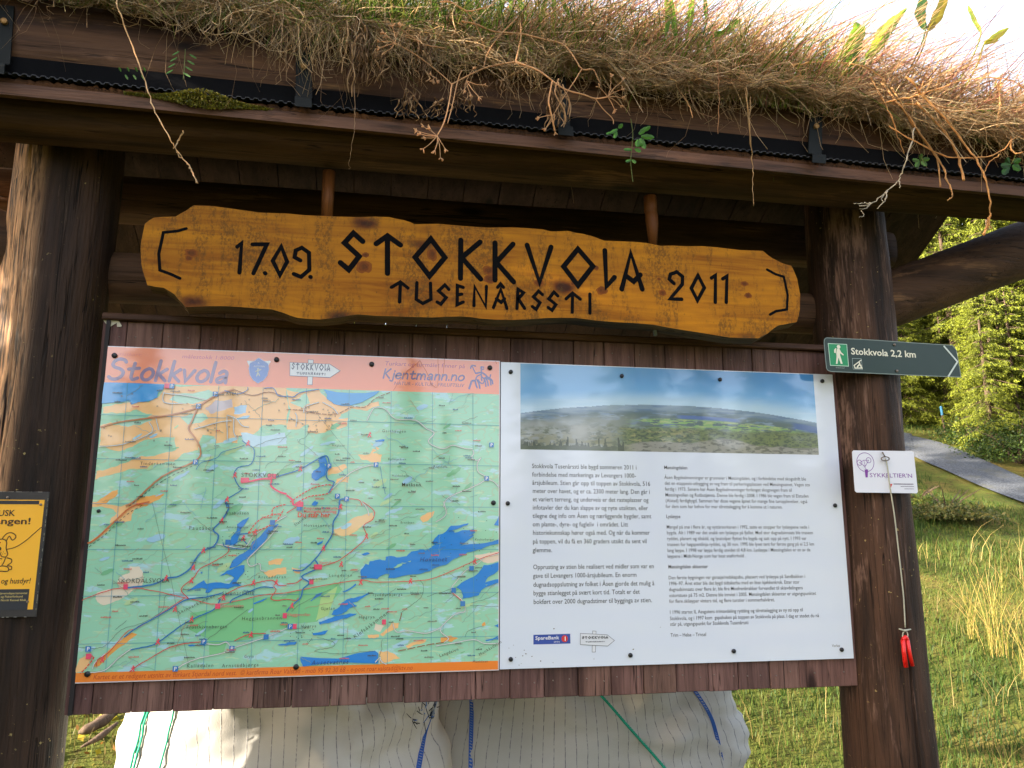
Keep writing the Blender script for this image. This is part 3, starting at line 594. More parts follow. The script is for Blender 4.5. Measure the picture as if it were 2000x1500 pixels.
for T, q in ((T1, [(790, 520), (1000, 545), (1160, 580)]), (T1, [(240, 980), (450, 960), (690, 860), (670, 770)]), (T1, [(1340, 710), (1420, 740), (1470, 800), (1530, 815)]), (T1, [(1340, 720), (1345, 930)]), (T1, [(1400, 740), (1400, 860), (1430, 910)]), (T1, [(1060, 830), (1280, 770), (1380, 760)]), (T1, [(800, 510), (800, 600), (960, 610)]), (T1, [(730, 740), (755, 840)]), (T2, [(690, 760), (720, 700), (760, 645), (850, 660), (940, 745), (1110, 755), (1200, 825), (1270, 865), (1220, 930), (1255, 970), (1350, 1000), (1430, 970), (1540, 1000), (1600, 1000)]),
          (T2, [(1600, 1010), (1610, 1040), (1590, 1080), (1640, 1100), (1670, 1080), (1640, 1130), (1650, 1200), (1720, 1255), (1600, 1330), (1450, 1390), (1370, 1440), (1350, 1500)]), (T2, [(1720, 1255), (1790, 1290), (1830, 1340)]), (T2, [(350, 1390), (450, 1290), (560, 1200), (690, 1150), (760, 1140)]), (T2, [(280, 600), (160, 640), (150, 690)]), (T2, [(310, 600), (400, 650), (440, 700)]), (T2, [(75, 690), (90, 730), (80, 810)]),
          (T3, [(1130, 330), (1240, 350), (1350, 370), (1400, 330), (1440, 270), (1560, 190), (1650, 140), (1703, 110)]), (T3, [(1640, 190), (1560, 290), (1460, 390), (1395, 460), (1420, 510), (1490, 490), (1500, 540), (1540, 550)]), (T3, [(150, 1350), (270, 1330), (380, 1230), (480, 1160)]), (T3, [(170, 1320), (190, 1270), (270, 1200)]), (T3, [(1060, 1120), (1160, 1130), (1230, 1110), (1260, 1170), (1180, 1200), (1000, 1240), (880, 1290), (830, 1330)]), (T3, [(1270, 1160), (1330, 1140), (1450, 1100), (1540, 1070), (1640, 1030), (1703, 1000)]),
          (T4, [(1410, 870), (1330, 890), (1240, 970), (1215, 1010), (1230, 1040), (1280, 1080), (1250, 1110)]), (T4, [(1560, 440), (1510, 490), (1420, 540), (1350, 620), (1300, 700), (1380, 770), (1410, 830), (1410, 870)]), (T4, [(730, 1280), (740, 1230), (700, 1270)]), (T4, [(600, 0), (640, 60), (650, 110)]), (T4, [(1180, 160), (1260, 100), (1240, 0)]), (T4, [(1676, 1120), (1560, 1120), (1480, 1090), (1300, 1120), (1180, 1140)]), (T4, [(1600, 430), (1684, 410)]), (T4, [(840, 960), (870, 1030), (960, 1020), (1100, 1040), (1210, 1000)]), (T4, [(740, 1245), (760, 1270), (790, 1285)])):
    road(T, q, 0.0042)
for T, q in ((T4, [(880, 1180), (980, 1160), (1120, 1130), (1260, 1110)]), (T4, [(910, 880), (890, 960)]),): ln(T, q, 0.0034, BRN, RD - 0.0005, 0.05, dash=(0.02, 0.004))
for T, q in ((T4, [(0, 820), (120, 760), (330, 690), (540, 640), (700, 630), (980, 628), (1200, 590), (1350, 570)]),): pass
for T, q in ((T4, [(40, 870), (110, 810), (350, 690)]), (T4, [(240, 1070), (370, 1110), (360, 1150), (220, 1180), (400, 1200), (700, 1180)]), (T3, [(60, 1150), (250, 1150), (400, 1010), (560, 960), (720, 860), (750, 740), (890, 730)]), (T3, [(350, 1010), (440, 940)]), (T3, [(1060, 1100), (1200, 1000), (1330, 900), (1400, 850)]), (T4, [(1050, 620), (1080, 660), (1060, 760), (900, 880)]), (T4, [(1110, 750), (1300, 690)]), (T4, [(0, 1010), (180, 990)]), (T4, [(1450, 820), (1680, 830)]), (T4, [(1410, 1070), (1440, 1020), (1560, 980)]), (T1, [(1560, 990), (1700, 930), (1853, 900)]), (T4, [(1460, 800), (1600, 760), (1684, 710)])): ln(T, q, 0.0014, lin((92, 108, 98)), RD - 0.0004, 0.08, 5)
ln(T3, [(640, 0), (700, 260), (780, 560), (830, 820), (930, 1290)], 0.0010, lin((90, 96, 92)), RD - 0.0005, 0); ln(T2, [(270, 710), (580, 1090)], 0.0010, lin((110, 110, 106)), RD - 0.0005, 0)
for T, q in ((T3, [(80, 780), (440, 675), (930, 765), (1160, 810), (1500, 740), (1703, 720)]), (T4, [(0, 720), (300, 660), (560, 620), (640, 625), (700, 635), (980, 628), (1180, 600), (1480, 470), (1684, 400)]), (T3, [(900, 760), (700, 890), (520, 1000), (440, 1030), (300, 1190), (210, 1250), (205, 1310)])): ln(T, q, 0.0026, RED, RD - 0.0010, 0.02)
for T, q in ((T3, [(1240, 350), (1240, 400), (1120, 480), (1020, 530), (970, 600), (870, 690), (930, 765)]), (T3, [(1160, 770), (1300, 690), (1430, 650), (1580, 620), (1640, 660), (1703, 660)]), (T3, [(1600, 670), (1620, 700), (1580, 760), (1620, 780), (1703, 770)]), (T3, [(460, 1345), (520, 1300), (620, 1240), (760, 1160), (900, 1120), (1060, 1105)]), (T3, [(1290, 1100), (1400, 1050), (1540, 1040)]), (T4, [(600, 0), (690, 70), (680, 140), (610, 190), (630, 280), (540, 370), (450, 440), (380, 480), (250, 515)]), (T4, [(0, 770), (80, 780), (90, 760)]), (T2, [(520, 1430), (620, 1440), (650, 1490)]), (T4, [(0, 90), (80, 40), (130, 10)]), (T4, [(1380, 780), (1310, 720)]), (T4, [(0, 650), (80, 640), (130, 600)])): ln(T, q, 0.0030, lin((214, 60, 62)), RD - 0.0011, 0.06, 3)
for T, q in ((T2, [(30, 1460), (150, 1380), (250, 1330), (380, 1310), (390, 1350), (340, 1390), (200, 1410), (60, 1480)]), (T3, [(1400, 250), (1470, 160), (1560, 110), (1660, 95)]), (T3, [(1400, 250), (1500, 220), (1580, 180), (1640, 130), (1680, 60)]), (T3, [(1590, 110), (1600, 50), (1703, 20)]), (T3, [(150, 1220), (180, 1230), (130, 1300), (70, 1360)])): ln(T, q, 0.0040, lin((230, 56, 56)), RD - 0.0012, 0.05, 4, dash=(0.0065, 0.0022))
# blue ski trails
for T, q, w in ((T1, [(1470, 930), (1510, 960), (1575, 1010), (1550, 1130), (1440, 1160), (1400, 1230), (1440, 1320), (1470, 1350), (1380, 1410), (1330, 1440), (1340, 1500)], 0.0036), (T3, [(1220, 0), (1245, 50), (1190, 150), (1125, 220), (1165, 270), (1130, 350), (1040, 390), (980, 460), (940, 530), (850, 590), (760, 605), (640, 655), (440, 680)], 0.0058), (T3, [(1600, 680), (1500, 675), (1380, 725), (1280, 770), (1255, 800)], 0.0044), (T3, [(1180, 770), (1130, 850), (1000, 910), (900, 960), (800, 1030), (690, 1110), (620, 1140), (470, 1170)], 0.0044), (T3, [(1200, 720), (1080, 750), (930, 770), (860, 800), (760, 860), (640, 930), (530, 990), (420, 1070)], 0.0044), (T3, [(1400, 250), (1310, 260)], 0.005), (T3, [(1390, 335), (1350, 300), (1280, 345)], 0.004), (T3, [(1395, 375), (1230, 360), (1200, 320)], 0.003),
                (T4, [(418, 0), (410, 90), (370, 160), (360, 260), (290, 370), (220, 460), (130, 540), (50, 540)], 0.0056), (T4, [(225, 460), (250, 500), (240, 530), (120, 590), (180, 640), (130, 690), (110, 760), (30, 830), (0, 870)], 0.0052), (T2, [(0, 1215), (110, 1180), (230, 1110), (330, 1060), (360, 1090), (365, 1150), (340, 1220), (360, 1270), (410, 1290), (360, 1380)], 0.0048), (T2, [(455, 1490), (460, 1440), (520, 1430)], 0.006), (T1, [(1760, 1245), (1853, 1215)], 0.005), (T2, [(805, 1150), (825, 1280), (850, 1390)], 0.0018), (T2, [(0, 545), (60, 555), (110, 520), (200, 500), (280, 490)], 0.0036), (T1, [(1520, 470), (1510, 500), (1430, 530), (1320, 500)], 0.003), (T1, [(1660, 480), (1740, 480), (1780, 540), (1853, 550)], 0.0034), (T1, [(1075, 1180), (1120, 1120), (1250, 1080), (1300, 1030), (1400, 1000), (1490, 970)], 0.0022)):
    ln(T, q, w, BLU, RD - 0.0013, 0.05, 7)
PT = [(1465, 1290), (1540, 1280), (1640, 1260), (1720, 1265), (1720, 1320), (1790, 1370), (1853, 1390)]; ln(T1, PT, 0.0068, PNK, RD - 0.0016, 0.02); ln(T2, [(0, 1400), (50, 1440), (60, 1480), (120, 1480)], 0.0072, PNK, RD - 0.0016, 0.02)
mb.build('trail_and_road_lines', m_print, mapo)
# symbols
mb = MB(); SY = -0.0052
def sym(T, x, y, c, w=0.0085, mark=None):
    (u, z), = T((x, y)); mb.rect(u - w, u + w, z - 0.0062, z + 0.0062, SY - 0.00001 * (len(mb.f) % 30), c)
    if mark: mb.text(mark, u, z - 0.0042, SY - 0.0006, 0.0125, (0.85, 0.85, 0.85), align='c', bold=0.01)
PB = lin((26, 118, 190))
for T, x, y in ((T1, 1070, 1115), (T1, 868, 462), (T1, 1240, 530), (T1, 1098, 635), (T2, 365, 1148), (T2, 770, 1138), (T2, 1762, 968), (T2, 1720, 1256), (T2, 438, 1408), (T2, 516, 1432), (T3, 137, 1163), (T3, 1050, 1105), (T3, 1272, 1160), (T3, 825, 1320), (T4, 30, 985)): sym(T, x, y, PB, 0.006, 'P')
for T, x, y in ((T3, 1592, 165), (T3, 1542, 1068), (T4, 100, 50), (T4, 1462, 527), (T4, 1392, 805), (T4, 1320, 700), (T3, 1240, 320)): sym(T, x, y, PB, 0.006)
for T, x, y, w in ((T1, 825, 460, 0.006), (T1, 1495, 1270, 0.010), (T1, 1728, 1237, 0.010), (T2, 117, 1478, 0.008), (T4, 105, 18, 0.006), (T3, 432, 672, 0.005), (T3, 1160, 825, 0.006), (T3, 140, 1222, 0.006), (T4, 248, 515, 0.010), (T4, 197, 632, 0.005), (T4, 770, 950, 0.005), (T3, 1690, 900, 0.005), (T4, 60, 985, 0.006)): sym(T, x, y, PNK, w)
for T, x, y in ((T1, 1408, 1228), (T1, 1340, 1438), (T1, 1520, 955), (T3, 1190, 150), (T3, 1045, 385), (T3, 750, 605), (T3, 965, 522), (T3, 950, 625), (T3, 1205, 760), (T3, 952, 928), (T3, 685, 1108), (T3, 1360, 290), (T3, 1453, 240), (T4, 425, 42), (T4, 290, 368), (T4, 40, 822), (T4, 585, 638), (T4, 978, 628), (T4, 630, 275), (T4, 430, 495), (T2, 118, 1172), (T2, 712, 882), (T3, 1440, 640), (T3, 820, 850), (T3, 1420, 1052), (T3, 245, 1250), (T3, 486, 1322), (T4, 1485, 472), (T3, 1620, 640)):
    (u, z), = T((x, y)); mb.line([(u - 0.003, z - 0.005), (u + 0.001, z + 0.001), (u + 0.004, z - 0.005)], 0.0028, SY, lin((240, 70, 90))); mb.line([(u - 0.002, z + 0.002), (u + 0.0035, z + 0.004)], 0.0026, SY, lin((240, 70, 90))); mb.disc(u + 0.0015, z + 0.0065, 0.0018, SY - 0.0002, lin((240, 70, 90)), 8)
r = np.random.RandomState(31)
for i in range(150):                                             # farm and cabin marks
    T, x, y = [(T1, r.uniform(260, 1850), r.uniform(500, 950)), (T2, r.uniform(20, 420), r.uniform(640, 860)), (T4, r.uniform(1240, 1690), r.uniform(120, 640)), (T3, r.uniform(1180, 1480), r.uniform(180, 600)), (T4, r.uniform(0, 220), r.uniform(960, 1120))][i % 5]
    (u, z), = T((x, y)); a = 0.0013
    if i % 5 in (0, 1): mb.line([(u - a, z - a), (u + a, z - a), (u + a, z + a), (u - a, z + a)], 0.0008, SY, lin((120, 100, 90)), closed=True)
    elif e < u < 1 - e: mb.disc(u, z, 0.0011, SY, lin((40, 44, 40)), 6)
mb.build('map_symbols', m_print, mapo)
# place names
mb = MB(); NM = -0.0062; INK = lin((60, 60, 52))
def nm(T, s, x, y, size, ang=0, c=INK, space=1.15, shear=0.0, bold=0.0):
    (u, z), = T((x, y)); mb.text(s, u, z, NM, size, c, space=space, ang=math.radians(ang), shear=shear, bold=bold)
nm(T1, 'STOKKVOLA', 1462, 1243, 0.0150, 0, INK, 1.1); nm(T1, 'ÅSEN', 1330, 540, 0.0115); nm(T1, 'Tinderkammen', 595, 1138, 0.0105, 0, INK, 1.3); nm(T2, 'Geithaugen', 820, 858, 0.0105, 0, INK, 1.3); nm(T2, 'Matåsen', 990, 1322, 0.0125, 0, INK, 1.2, bold=0.01)
nm(T3, 'Pautåsen', 930, 222, 0.0130, 0, INK, 1.3); nm(T3, 'Rotbuåsen', 1220, 100, 0.0110, 0, INK, 1.2); nm(T3, 'SKORDALSVOLA', 370, 642, 0.0145, 0, INK, 1.1); nm(T3, 'Skinnarhalla', 1195, 735, 0.0115, 0, INK, 1.3); nm(T3, 'Skinnarkammen', 855, 890, 0.0110, 27, INK, 1.3); nm(T3, 'Frostkjynnbergan', 912, 1003, 0.0110, 0, INK, 1.2); nm(T3, 'Heggjasbrannen', 1350, 935, 0.0112, 0, INK, 1.3)
nm(T3, 'Kallådalen', 915, 1310, 0.0112, 0, INK, 1.3); nm(T3, 'Arnstadbjørga', 1193, 1308, 0.0112, 0, INK, 1.3); nm(T3, 'Skinnarvollen', 1185, 835, 0.0098, 0, lin((226, 60, 84)), 1.0); nm(T3, 'Årstaddaran', 1478, 606, 0.0095, 0, INK, 1.4)
nm(T4, 'Aasgutens IL skihytte', 135, 60, 0.0098, 0, lin((226, 62, 70)), 1.0, bold=0.008); nm(T4, 'Møssingdal skianlegg', 135, 86, 0.0098, 0, lin((226, 62, 70)), 1.0, bold=0.008); nm(T4, 'Du står her', 85, 122, 0.0170, 0, lin((222, 80, 60)), 1.0, bold=0.02)
nm(T4, 'Slatthallin', 70, 195, 0.0100, 38, INK, 1.2); nm(T4, 'Hovsetervola', 135, 198, 0.0105, 0, INK, 1.3); nm(T4, 'Hovatnet', 1050, 472, 0.0155, 0, lin((16, 60, 120)), 1.2, 0.25); nm(T4, 'Ausetvatnet', 195, 1288, 0.0150, 0, lin((16, 60, 120)), 1.2, 0.25); nm(T4, 'Langdalen', 335, 592, 0.0095, 0, INK, 1.5); nm(T4, 'Tjuddurbjørga', 675, 745, 0.0100, 0, INK, 1.3); nm(T4, 'Gjelan', 270, 855, 0.0105, 0, INK, 1.3)
nm(T4, 'Høgrya', 570, 923, 0.0105, 0, INK, 1.3); nm(T4, 'Høgrya', 112, 994, 0.0100, 0, INK, 1.3); nm(T4, 'Klefsåskammen', 540, 1082, 0.0130, 36, INK, 1.25); nm(T4, 'Langdalen', 1210, 1228, 0.0105, 18, INK, 1.2); nm(T4, 'Munkåsdalen', 1525, 1220, 0.0105, 29, INK, 1.2); nm(T4, 'Munkåsen', 1470, 1272, 0.0085); nm(T4, 'Heggjasvollen', 10, 904, 0.0098, 0, lin((226, 60, 84)), 1.0); nm(T4, 'Vestvollen', 258, 490, 0.0090, 0, lin((226, 60, 84)), 1.0)
nm(T2, 'Rognhalla', 1262, 1163, 0.0082); nm(T2, 'Hokkohalla', 905, 1240, 0.0082); nm(T2, 'Høgåsen', 390, 980, 0.0082); nm(T2, 'Kyllmyråsen', 872, 1098, 0.0082); nm(T4, 'Brenåsen', 900, 172, 0.0082); nm(T4, 'Høgåsen', 978, 728, 0.0082); nm(T4, 'Svartåsen', 205, 618, 0.0080); nm(T3, 'Gryta', 1368, 1232, 0.0085); nm(T4, 'Kaukarberget', 1488, 306, 0.0080); nm(T3, 'Amstadtjønna', 1230, 208, 0.0078)
r = np.random.RandomState(77)                                    # names too small to read: short broken dashes of ink
for i in range(230):
    u, z = r.uniform(0.02, 0.95), r.uniform(zf + 0.01, zh - 0.012); c = [INK, lin((214, 90, 80)), lin((40, 90, 140)), INK, lin((110, 104, 96))][i % 5]; k = r.randint(5, 11); x = u
    for q in range(k):
        w = r.uniform(0.0012, 0.0022)
        if x + w < 1 - e: mb.rect(x, x + w, z, z + r.uniform(0.0022, 0.0040), NM - 0.00001 * (i % 30), c)
        x += w + r.uniform(0.0005, 0.0010)
mb.build('place_names', m_print, mapo)

# title lettering: single stroke hand lettering, each glyph in a box 1 high, baseline 0
HAND = {'S': (0.62, [[(0.60, 0.86), (0.50, 0.97), (0.30, 1.0), (0.12, 0.90), (0.06, 0.74), (0.16, 0.60), (0.40, 0.52), (0.56, 0.38), (0.54, 0.18), (0.36, 0.03), (0.14, 0.02), (0.0, 0.12)]]), 't': (0.48, [[(0.24, 0.82), (0.20, 0.40), (0.20, 0.12), (0.30, 0.02), (0.48, 0.10)], [(0.02, 0.52), (0.46, 0.58)]]),
        'o': (0.50, [[(0.28, 0.58), (0.10, 0.46), (0.02, 0.24), (0.10, 0.06), (0.26, 0.02), (0.42, 0.12), (0.50, 0.34), (0.42, 0.52), (0.28, 0.58)]]), 'k': (0.46, [[(0.08, 0.98), (0.03, 0.0)], [(0.42, 0.58), (0.06, 0.26)], [(0.12, 0.32), (0.44, 0.0)]]), 'v': (0.46, [[(0.0, 0.56), (0.14, 0.02), (0.46, 0.56)]]), 'l': (0.12, [[(0.08, 1.0), (0.03, 0.02)]]),
        'a': (0.52, [[(0.10, 0.46), (0.24, 0.58), (0.40, 0.52), (0.42, 0.30), (0.44, 0.0)], [(0.42, 0.30), (0.22, 0.28), (0.04, 0.16), (0.08, 0.02), (0.24, 0.03), (0.42, 0.20)]]), 'K': (0.56, [[(0.08, 0.98), (0.03, 0.0)], [(0.52, 0.98), (0.07, 0.44)], [(0.14, 0.52), (0.52, 0.02)]]), 'j': (0.20, [[(0.18, 0.56), (0.14, -0.16), (0.04, -0.26), (-0.08, -0.20)], [(0.20, 0.76), (0.205, 0.79)]]),
        'e': (0.46, [[(0.04, 0.28), (0.42, 0.36), (0.40, 0.52), (0.24, 0.58), (0.08, 0.46), (0.02, 0.22), (0.12, 0.04), (0.28, 0.02), (0.44, 0.12)]]), 'n': (0.46, [[(0.06, 0.58), (0.02, 0.0)], [(0.05, 0.36), (0.20, 0.56), (0.36, 0.54), (0.42, 0.36), (0.42, 0.0)]]), 'm': (0.74, [[(0.06, 0.58), (0.02, 0.0)], [(0.05, 0.36), (0.18, 0.56), (0.32, 0.52), (0.36, 0.36), (0.36, 0.0)], [(0.37, 0.36), (0.50, 0.56), (0.64, 0.54), (0.70, 0.36), (0.70, 0.0)]]), '.': (0.12, [[(0.04, 0.03), (0.06, 0.03)]])}
def hand(mb, s, x, z, h, w, c, y, width=None, shear=0.12, gap=0.13):
    adv = sum(HAND[q][0] + gap for q in s) - gap; k = (width / adv) if width else h
    u = x
    for q in s:
        wd, st = HAND[q]
        for p in st:
            p = [(a + shear * b, b) for a, b in p]; pts = smooth(p, 4) if q in 'Stoeajnm' and len(p) > 2 else p
            cl = st and p[0] == p[-1]; pts = pts[:-1] if cl else pts; mb.line([(u + a[0] * k, z + a[1] * h) for a in pts], w, y, c, closed=cl)
        u += (wd + gap) * k
VIO, VIO2 = lin((142, 122, 158)), lin((196, 96, 124))
mb = MB(); TY = -0.0006
H1 = tile(200, 670, 4.0); a, b = H1((45, 285), (1040, 310)); hh = H1((60, 120))[0][1] - H1((60, 280))[0][1]
hand(mb, 'Stokkvola', a[0], a[1] + 0.001, hh, 0.0082, VIO, TY, b[0] - a[0] - 0.02)
H2 = tile(700, 670, 6.667); a, b = H2((320, 460), (1390, 490)); hh = H2((340, 335))[0][1] - H2((340, 460))[0][1]; hand(mb, 'Kjentmann.no', a[0], a[1] + 0.0005, hh, 0.0040, lin((120, 106, 150)), TY, b[0] - a[0] - 0.004)
a, b = H2((460, 545), (1380, 580)); mb.text('NATUR - KULTUR - FRILUFTSLIV', a[0], a[1], TY, 0.0132, lin((150, 100, 132)), b[0] - a[0], 0.2)
a, b = H2((340, 290), (1385, 325)); mb.text('Turkart og turmålet finner på', a[0], a[1], TY, 0.0158, VIO2, b[0] - a[0], 0.15)
a, b = H1((620, 118), (1030, 125)); mb.text('målestokk 1:8000', a[0], a[1], TY, 0.0140, lin((222, 112, 124)), b[0] - a[0], 0.15, bold=0.006)
a, b = H1((70, 95), (310, 100)); mb.text('Turistkart:', a[0], a[1], TY, 0.0120, lin((240, 136, 128)), b[0] - a[0], 0.15)
mb.build('title_lettering', m_print, band)
mb = MB(); a, b = XZ(181, 1331), XZ(806, 1306); fs = 0.0160
mb.text('Kartet er et redigert utsnitt av turkart Stjørdal nord vest.  © kartfirma Roar Valstad - mob 95 92 30 68 - e-post roar.valstad@ktv.no', a[0], (a[1] + b[1]) / 2 + 0.001, TY, fs, lin((206, 72, 24)), b[0] - a[0], 0.2)
mb.build('credit_lettering', m_print, foot)
# shield badge, painted signpost, rider mark
def runes(mb, s, w, Tn, y, c):
    for p in s: mb.line(Tn(*p), w, y, c)
mb = MB(); BL = lin((96, 132, 206)); WHT = (0.8, 0.8, 0.82)
for sx in (-1, 1):
    for k in range(3): mb.line([(a[0], a[1]) for a in H1((1222 + sx * 40, 150 + k * 10), (1222 + sx * (84 - k * 6), 146 + k * 11))], 0.0055, TY + 0.0001, WHT)
mb.flat(H1((1222, 118), (1190, 140), (1152, 160), (1146, 200), (1154, 250), (1180, 290), (1216, 314), (1256, 292), (1288, 255), (1300, 205), (1296, 162), (1262, 142)), TY - 0.0006, BL)
mb.line(H1((1222, 118), (1190, 140), (1152, 160), (1146, 200), (1154, 250), (1180, 290), (1216, 314), (1256, 292), (1288, 255), (1300, 205), (1296, 162), (1262, 142)), 0.0014, TY - 0.0008, lin((170, 186, 226)), closed=True)
a, = H1((1222, 164)); mb.text('IL', a[0], a[1], TY - 0.0009, 0.0075, WHT, align='c'); a, b = H1((1182, 188), (1270, 190)); mb.text('AASGUTEN', a[0], a[1], TY - 0.0009, 0.0065, WHT, b[0] - a[0])
for p in ([(1216, 212), (1216, 232)], [(1216, 232), (1206, 258)], [(1216, 232), (1228, 256)], [(1200, 222), (1216, 214), (1240, 208)]): mb.line(H1(*p), 0.0022, TY - 0.0009, lin((214, 210, 176)))
a, = H1((1217, 203)); mb.disc(a[0], a[1], 0.0020, TY - 0.0011, lin((214, 210, 176)), 10)
mb.build('club_badge', m_print, band)
def signpost(mb, Tn, y, fill, ink, wl, p=None):
    mb.flat(Tn((1608, 130), (1648, 132), (1648, 160), (1640, 326), (1602, 326), (1606, 160)), y, fill); mb.line(Tn((1608, 130), (1648, 132), (1640, 326), (1602, 326)), wl, y - 0.0001, ink, closed=True)
    mb.flat(Tn((1466, 152), (1775, 165), (1858, 218), (1780, 270), (1465, 256)), y - 0.0006, fill); mb.line(Tn((1466, 152), (1775, 165), (1858, 218), (1780, 270), (1465, 256)), wl, y - 0.0009, ink, closed=True)
# ------------------------------------------------------------------ carved name sign
S1 = lambda pts: [(250 + a / 2.857, 380 + b / 2.857) for a, b in pts]
S2 = lambda pts: [(900 + a / 2.667, 400 + b / 2.667) for a, b in pts]
RUNE_A = [S1(q) for q in ([(1310, 262), (1258, 215), (1208, 270), (1290, 345), (1232, 420), (1185, 380)], [(1448, 440), (1448, 232)], [(1385, 275), (1448, 230), (1520, 282)], [(1690, 248), (1602, 350), (1682, 455), (1768, 352), (1690, 248)], [(1857, 255), (1855, 468)], [(1965, 265), (1862, 352), (1968, 472)])] + \
         [S2(q) for q in ([(178, 198), (178, 392)], [(272, 205), (185, 300), (275, 402)], [(345, 210), (410, 405), (470, 220)], [(610, 230), (535, 322), (610, 420), (688, 320), (610, 230)], [(750, 238), (758, 425), (800, 378)], [(838, 440), (885, 252), (945, 440)], [(860, 370), (900, 400), (935, 365)])]
RUNE_B = [S1(q) for q in ([(1515, 600), (1520, 490)], [(1470, 518), (1520, 488), (1562, 522)], [(1612, 492), (1608, 585), (1645, 608), (1690, 585), (1688, 495)], [(1790, 530), (1768, 505), (1733, 538), (1775, 575), (1745, 612), (1725, 600)], [(1870, 518), (1838, 508), (1836, 615), (1870, 600)], [(1838, 560), (1862, 556)])] + \
         [S2(q) for q in ([(68, 525), (72, 425), (130, 532), (133, 425)], [(170, 535), (208, 440), (240, 540)], [(185, 490), (210, 508), (228, 490)], [(192, 430), (207, 412), (222, 430)], [(292, 540), (298, 440), (327, 458), (300, 490), (332, 540)], [(425, 468), (405, 450), (378, 480), (412, 510), (392, 545), (372, 530)], [(505, 475), (485, 455), (458, 490), (495, 520), (475, 550), (455, 535)], [(580, 560), (582, 462)], [(548, 490), (582, 460), (622, 492)], [(672, 565), (672, 465)])]
RUNE_C = [S1(q) for q in ([(610, 292), (634, 272), (622, 436)], [(695, 278), (775, 278), (700, 440)], [(764, 438), (767, 441)], [(855, 290), (808, 370), (848, 450), (888, 375), (855, 290)], [(962, 368), (930, 350), (936, 312), (970, 297), (1010, 325), (1012, 420), (965, 460), (925, 443)], [(1017, 459), (1020, 461)])] + \
         [S2(q) for q in ([(1110, 410), (1085, 388), (1092, 362), (1125, 350), (1155, 375), (1153, 415), (1090, 490), (1150, 492)], [(1235, 368), (1200, 435), (1232, 498), (1268, 432), (1235, 368)], [(1305, 382), (1326, 368), (1325, 508)], [(1364, 386), (1386, 372), (1382, 508)])]
BRACK = [S1([(325, 190), (280, 203), (198, 212), (172, 330), (178, 422), (240, 445), (290, 468)]), S2([(1595, 338), (1640, 362), (1682, 375), (1702, 470), (1698, 545), (1640, 555), (1610, 572)])]
SGN = -0.122
out_t = [(275, 500), (276, 470), (283, 437), (300, 425), (343, 423), (362, 412), (378, 401), (450, 407), (560, 417), (640, 422), (700, 424), (760, 424), (790, 430), (810, 438), (900, 441), (1000, 444), (1062, 448), (1076, 452), (1110, 451), (1140, 457), (1180, 470), (1235, 472), (1290, 480), (1340, 481), (1400, 483), (1490, 490), (1508, 504), (1528, 514), (1546, 519), (1557, 545), (1563, 575), (1562, 605),
         (1556, 629), (1519, 636), (1500, 651), (1481, 661), (1425, 659), (1350, 647), (1275, 634), (1200, 629), (1125, 621), (1069, 621), (1001, 625), (937, 622), (900, 618), (845, 620), (775, 618), (698, 614), (663, 620), (624, 624), (582, 621), (554, 611), (530, 604), (474, 600), (407, 598), (362, 600), (352, 588), (341, 575), (320, 562), (288, 557), (279, 530)]
ow = [np.array(XZ(a, b, SGN)) for a, b in out_t]
ow = rough(ow, 0.03, 1, True, 4)
t = NT('varnished pine'); g = t.noise(t.coord((1.0, 9, 13), (0, 0, 0)), 3.2, 7, 0.6, 1.2); big = t.noise(t.coord((0.8, 2, 3)), 3, 3)
col = t.ramp(t.math('ADD', t.math('MULTIPLY', g, 0.6), t.math('MULTIPLY', big, 0.4)), [(0.32, lin((126, 68, 6))), (0.5, lin((168, 106, 16))), (0.68, lin((194, 126, 14)))])
vo = t.n('ShaderNodeTexVoronoi'); t.l(t.coord((4.2, 1, 7.5)), vo.inputs['Vector']); vo.inputs['Scale'].default_value = 1.0
kd = t.math('ADD', vo.outputs['Distance'], t.math('MULTIPLY', t.math('SUBTRACT', t.noise(t.coord(), 30, 4), 0.5), 0.16)); col = t.mix(t.band(kd, 0.22, 0.06), col, lin((84, 40, 12))); col = t.mix(t.band(kd, 0.10, 0.04), col, lin((52, 26, 12)))
st = t.noise(t.coord((7, 1, 1.6)), 2.2, 5, 0.75); fn = t.noise(t.coord((60, 1, 40)), 3.0, 4, 0.75); fl = t.noise(t.coord((120, 1, 30)), 2.0, 3, 0.7)
mf = t.math('MULTIPLY', t.band(st, 0.46, 0.60), t.band(fn, 0.40, 0.60)); col = t.mix(t.math('MULTIPLY', mf, 0.7), col, lin((84, 58, 22)))
col = t.mix(t.math('MULTIPLY', t.band(fl, 0.66, 0.72), 0.7), col, lin((60, 42, 22)))
t.bump(t.math('ADD', g, fn), 0.15, 0.003); m_pine = t.out(col, 0.5, 0.12)
m_bark = wood('weathered pine edge', lin((56, 46, 30)), lin((120, 96, 60)), 'x', 1.0, False, 0.7)
sgn = empty('name_sign', (0.95, -0.10, 0.86), 'live edge varnished pine sign with carved black lettering hanging above the notice board', 'sign')
n = len(ow); ccx = np.mean([p[0] for p in ow]); mb = MB()
mb.flat([tuple(p) for p in ow], SGN, (1, 1, 1)); mb.build('plank', m_pine, sgn)
mb = MB(); r = np.random.RandomState(3)
a = sum(ow[i][0] * ow[(i + 1) % n][1] - ow[(i + 1) % n][0] * ow[i][1] for i in range(n)); ow2 = ow if a > 0 else ow[::-1]
q1 = [p + np.array([(0.002 if p[0] < ccx else -0.002), -0.004 if p[1] < 1.0 else 0.002]) for p in ow2]; q2 = [p + np.array([0, -0.006 if p[1] < 1.0 else -0.004]) for p in ow2]
v = [(p[0], SGN, p[1]) for p in ow2] + [(p[0], SGN + 0.022, p[1]) for p in q1] + [(p[0], SGN + 0.046, p[1]) for p in q2]
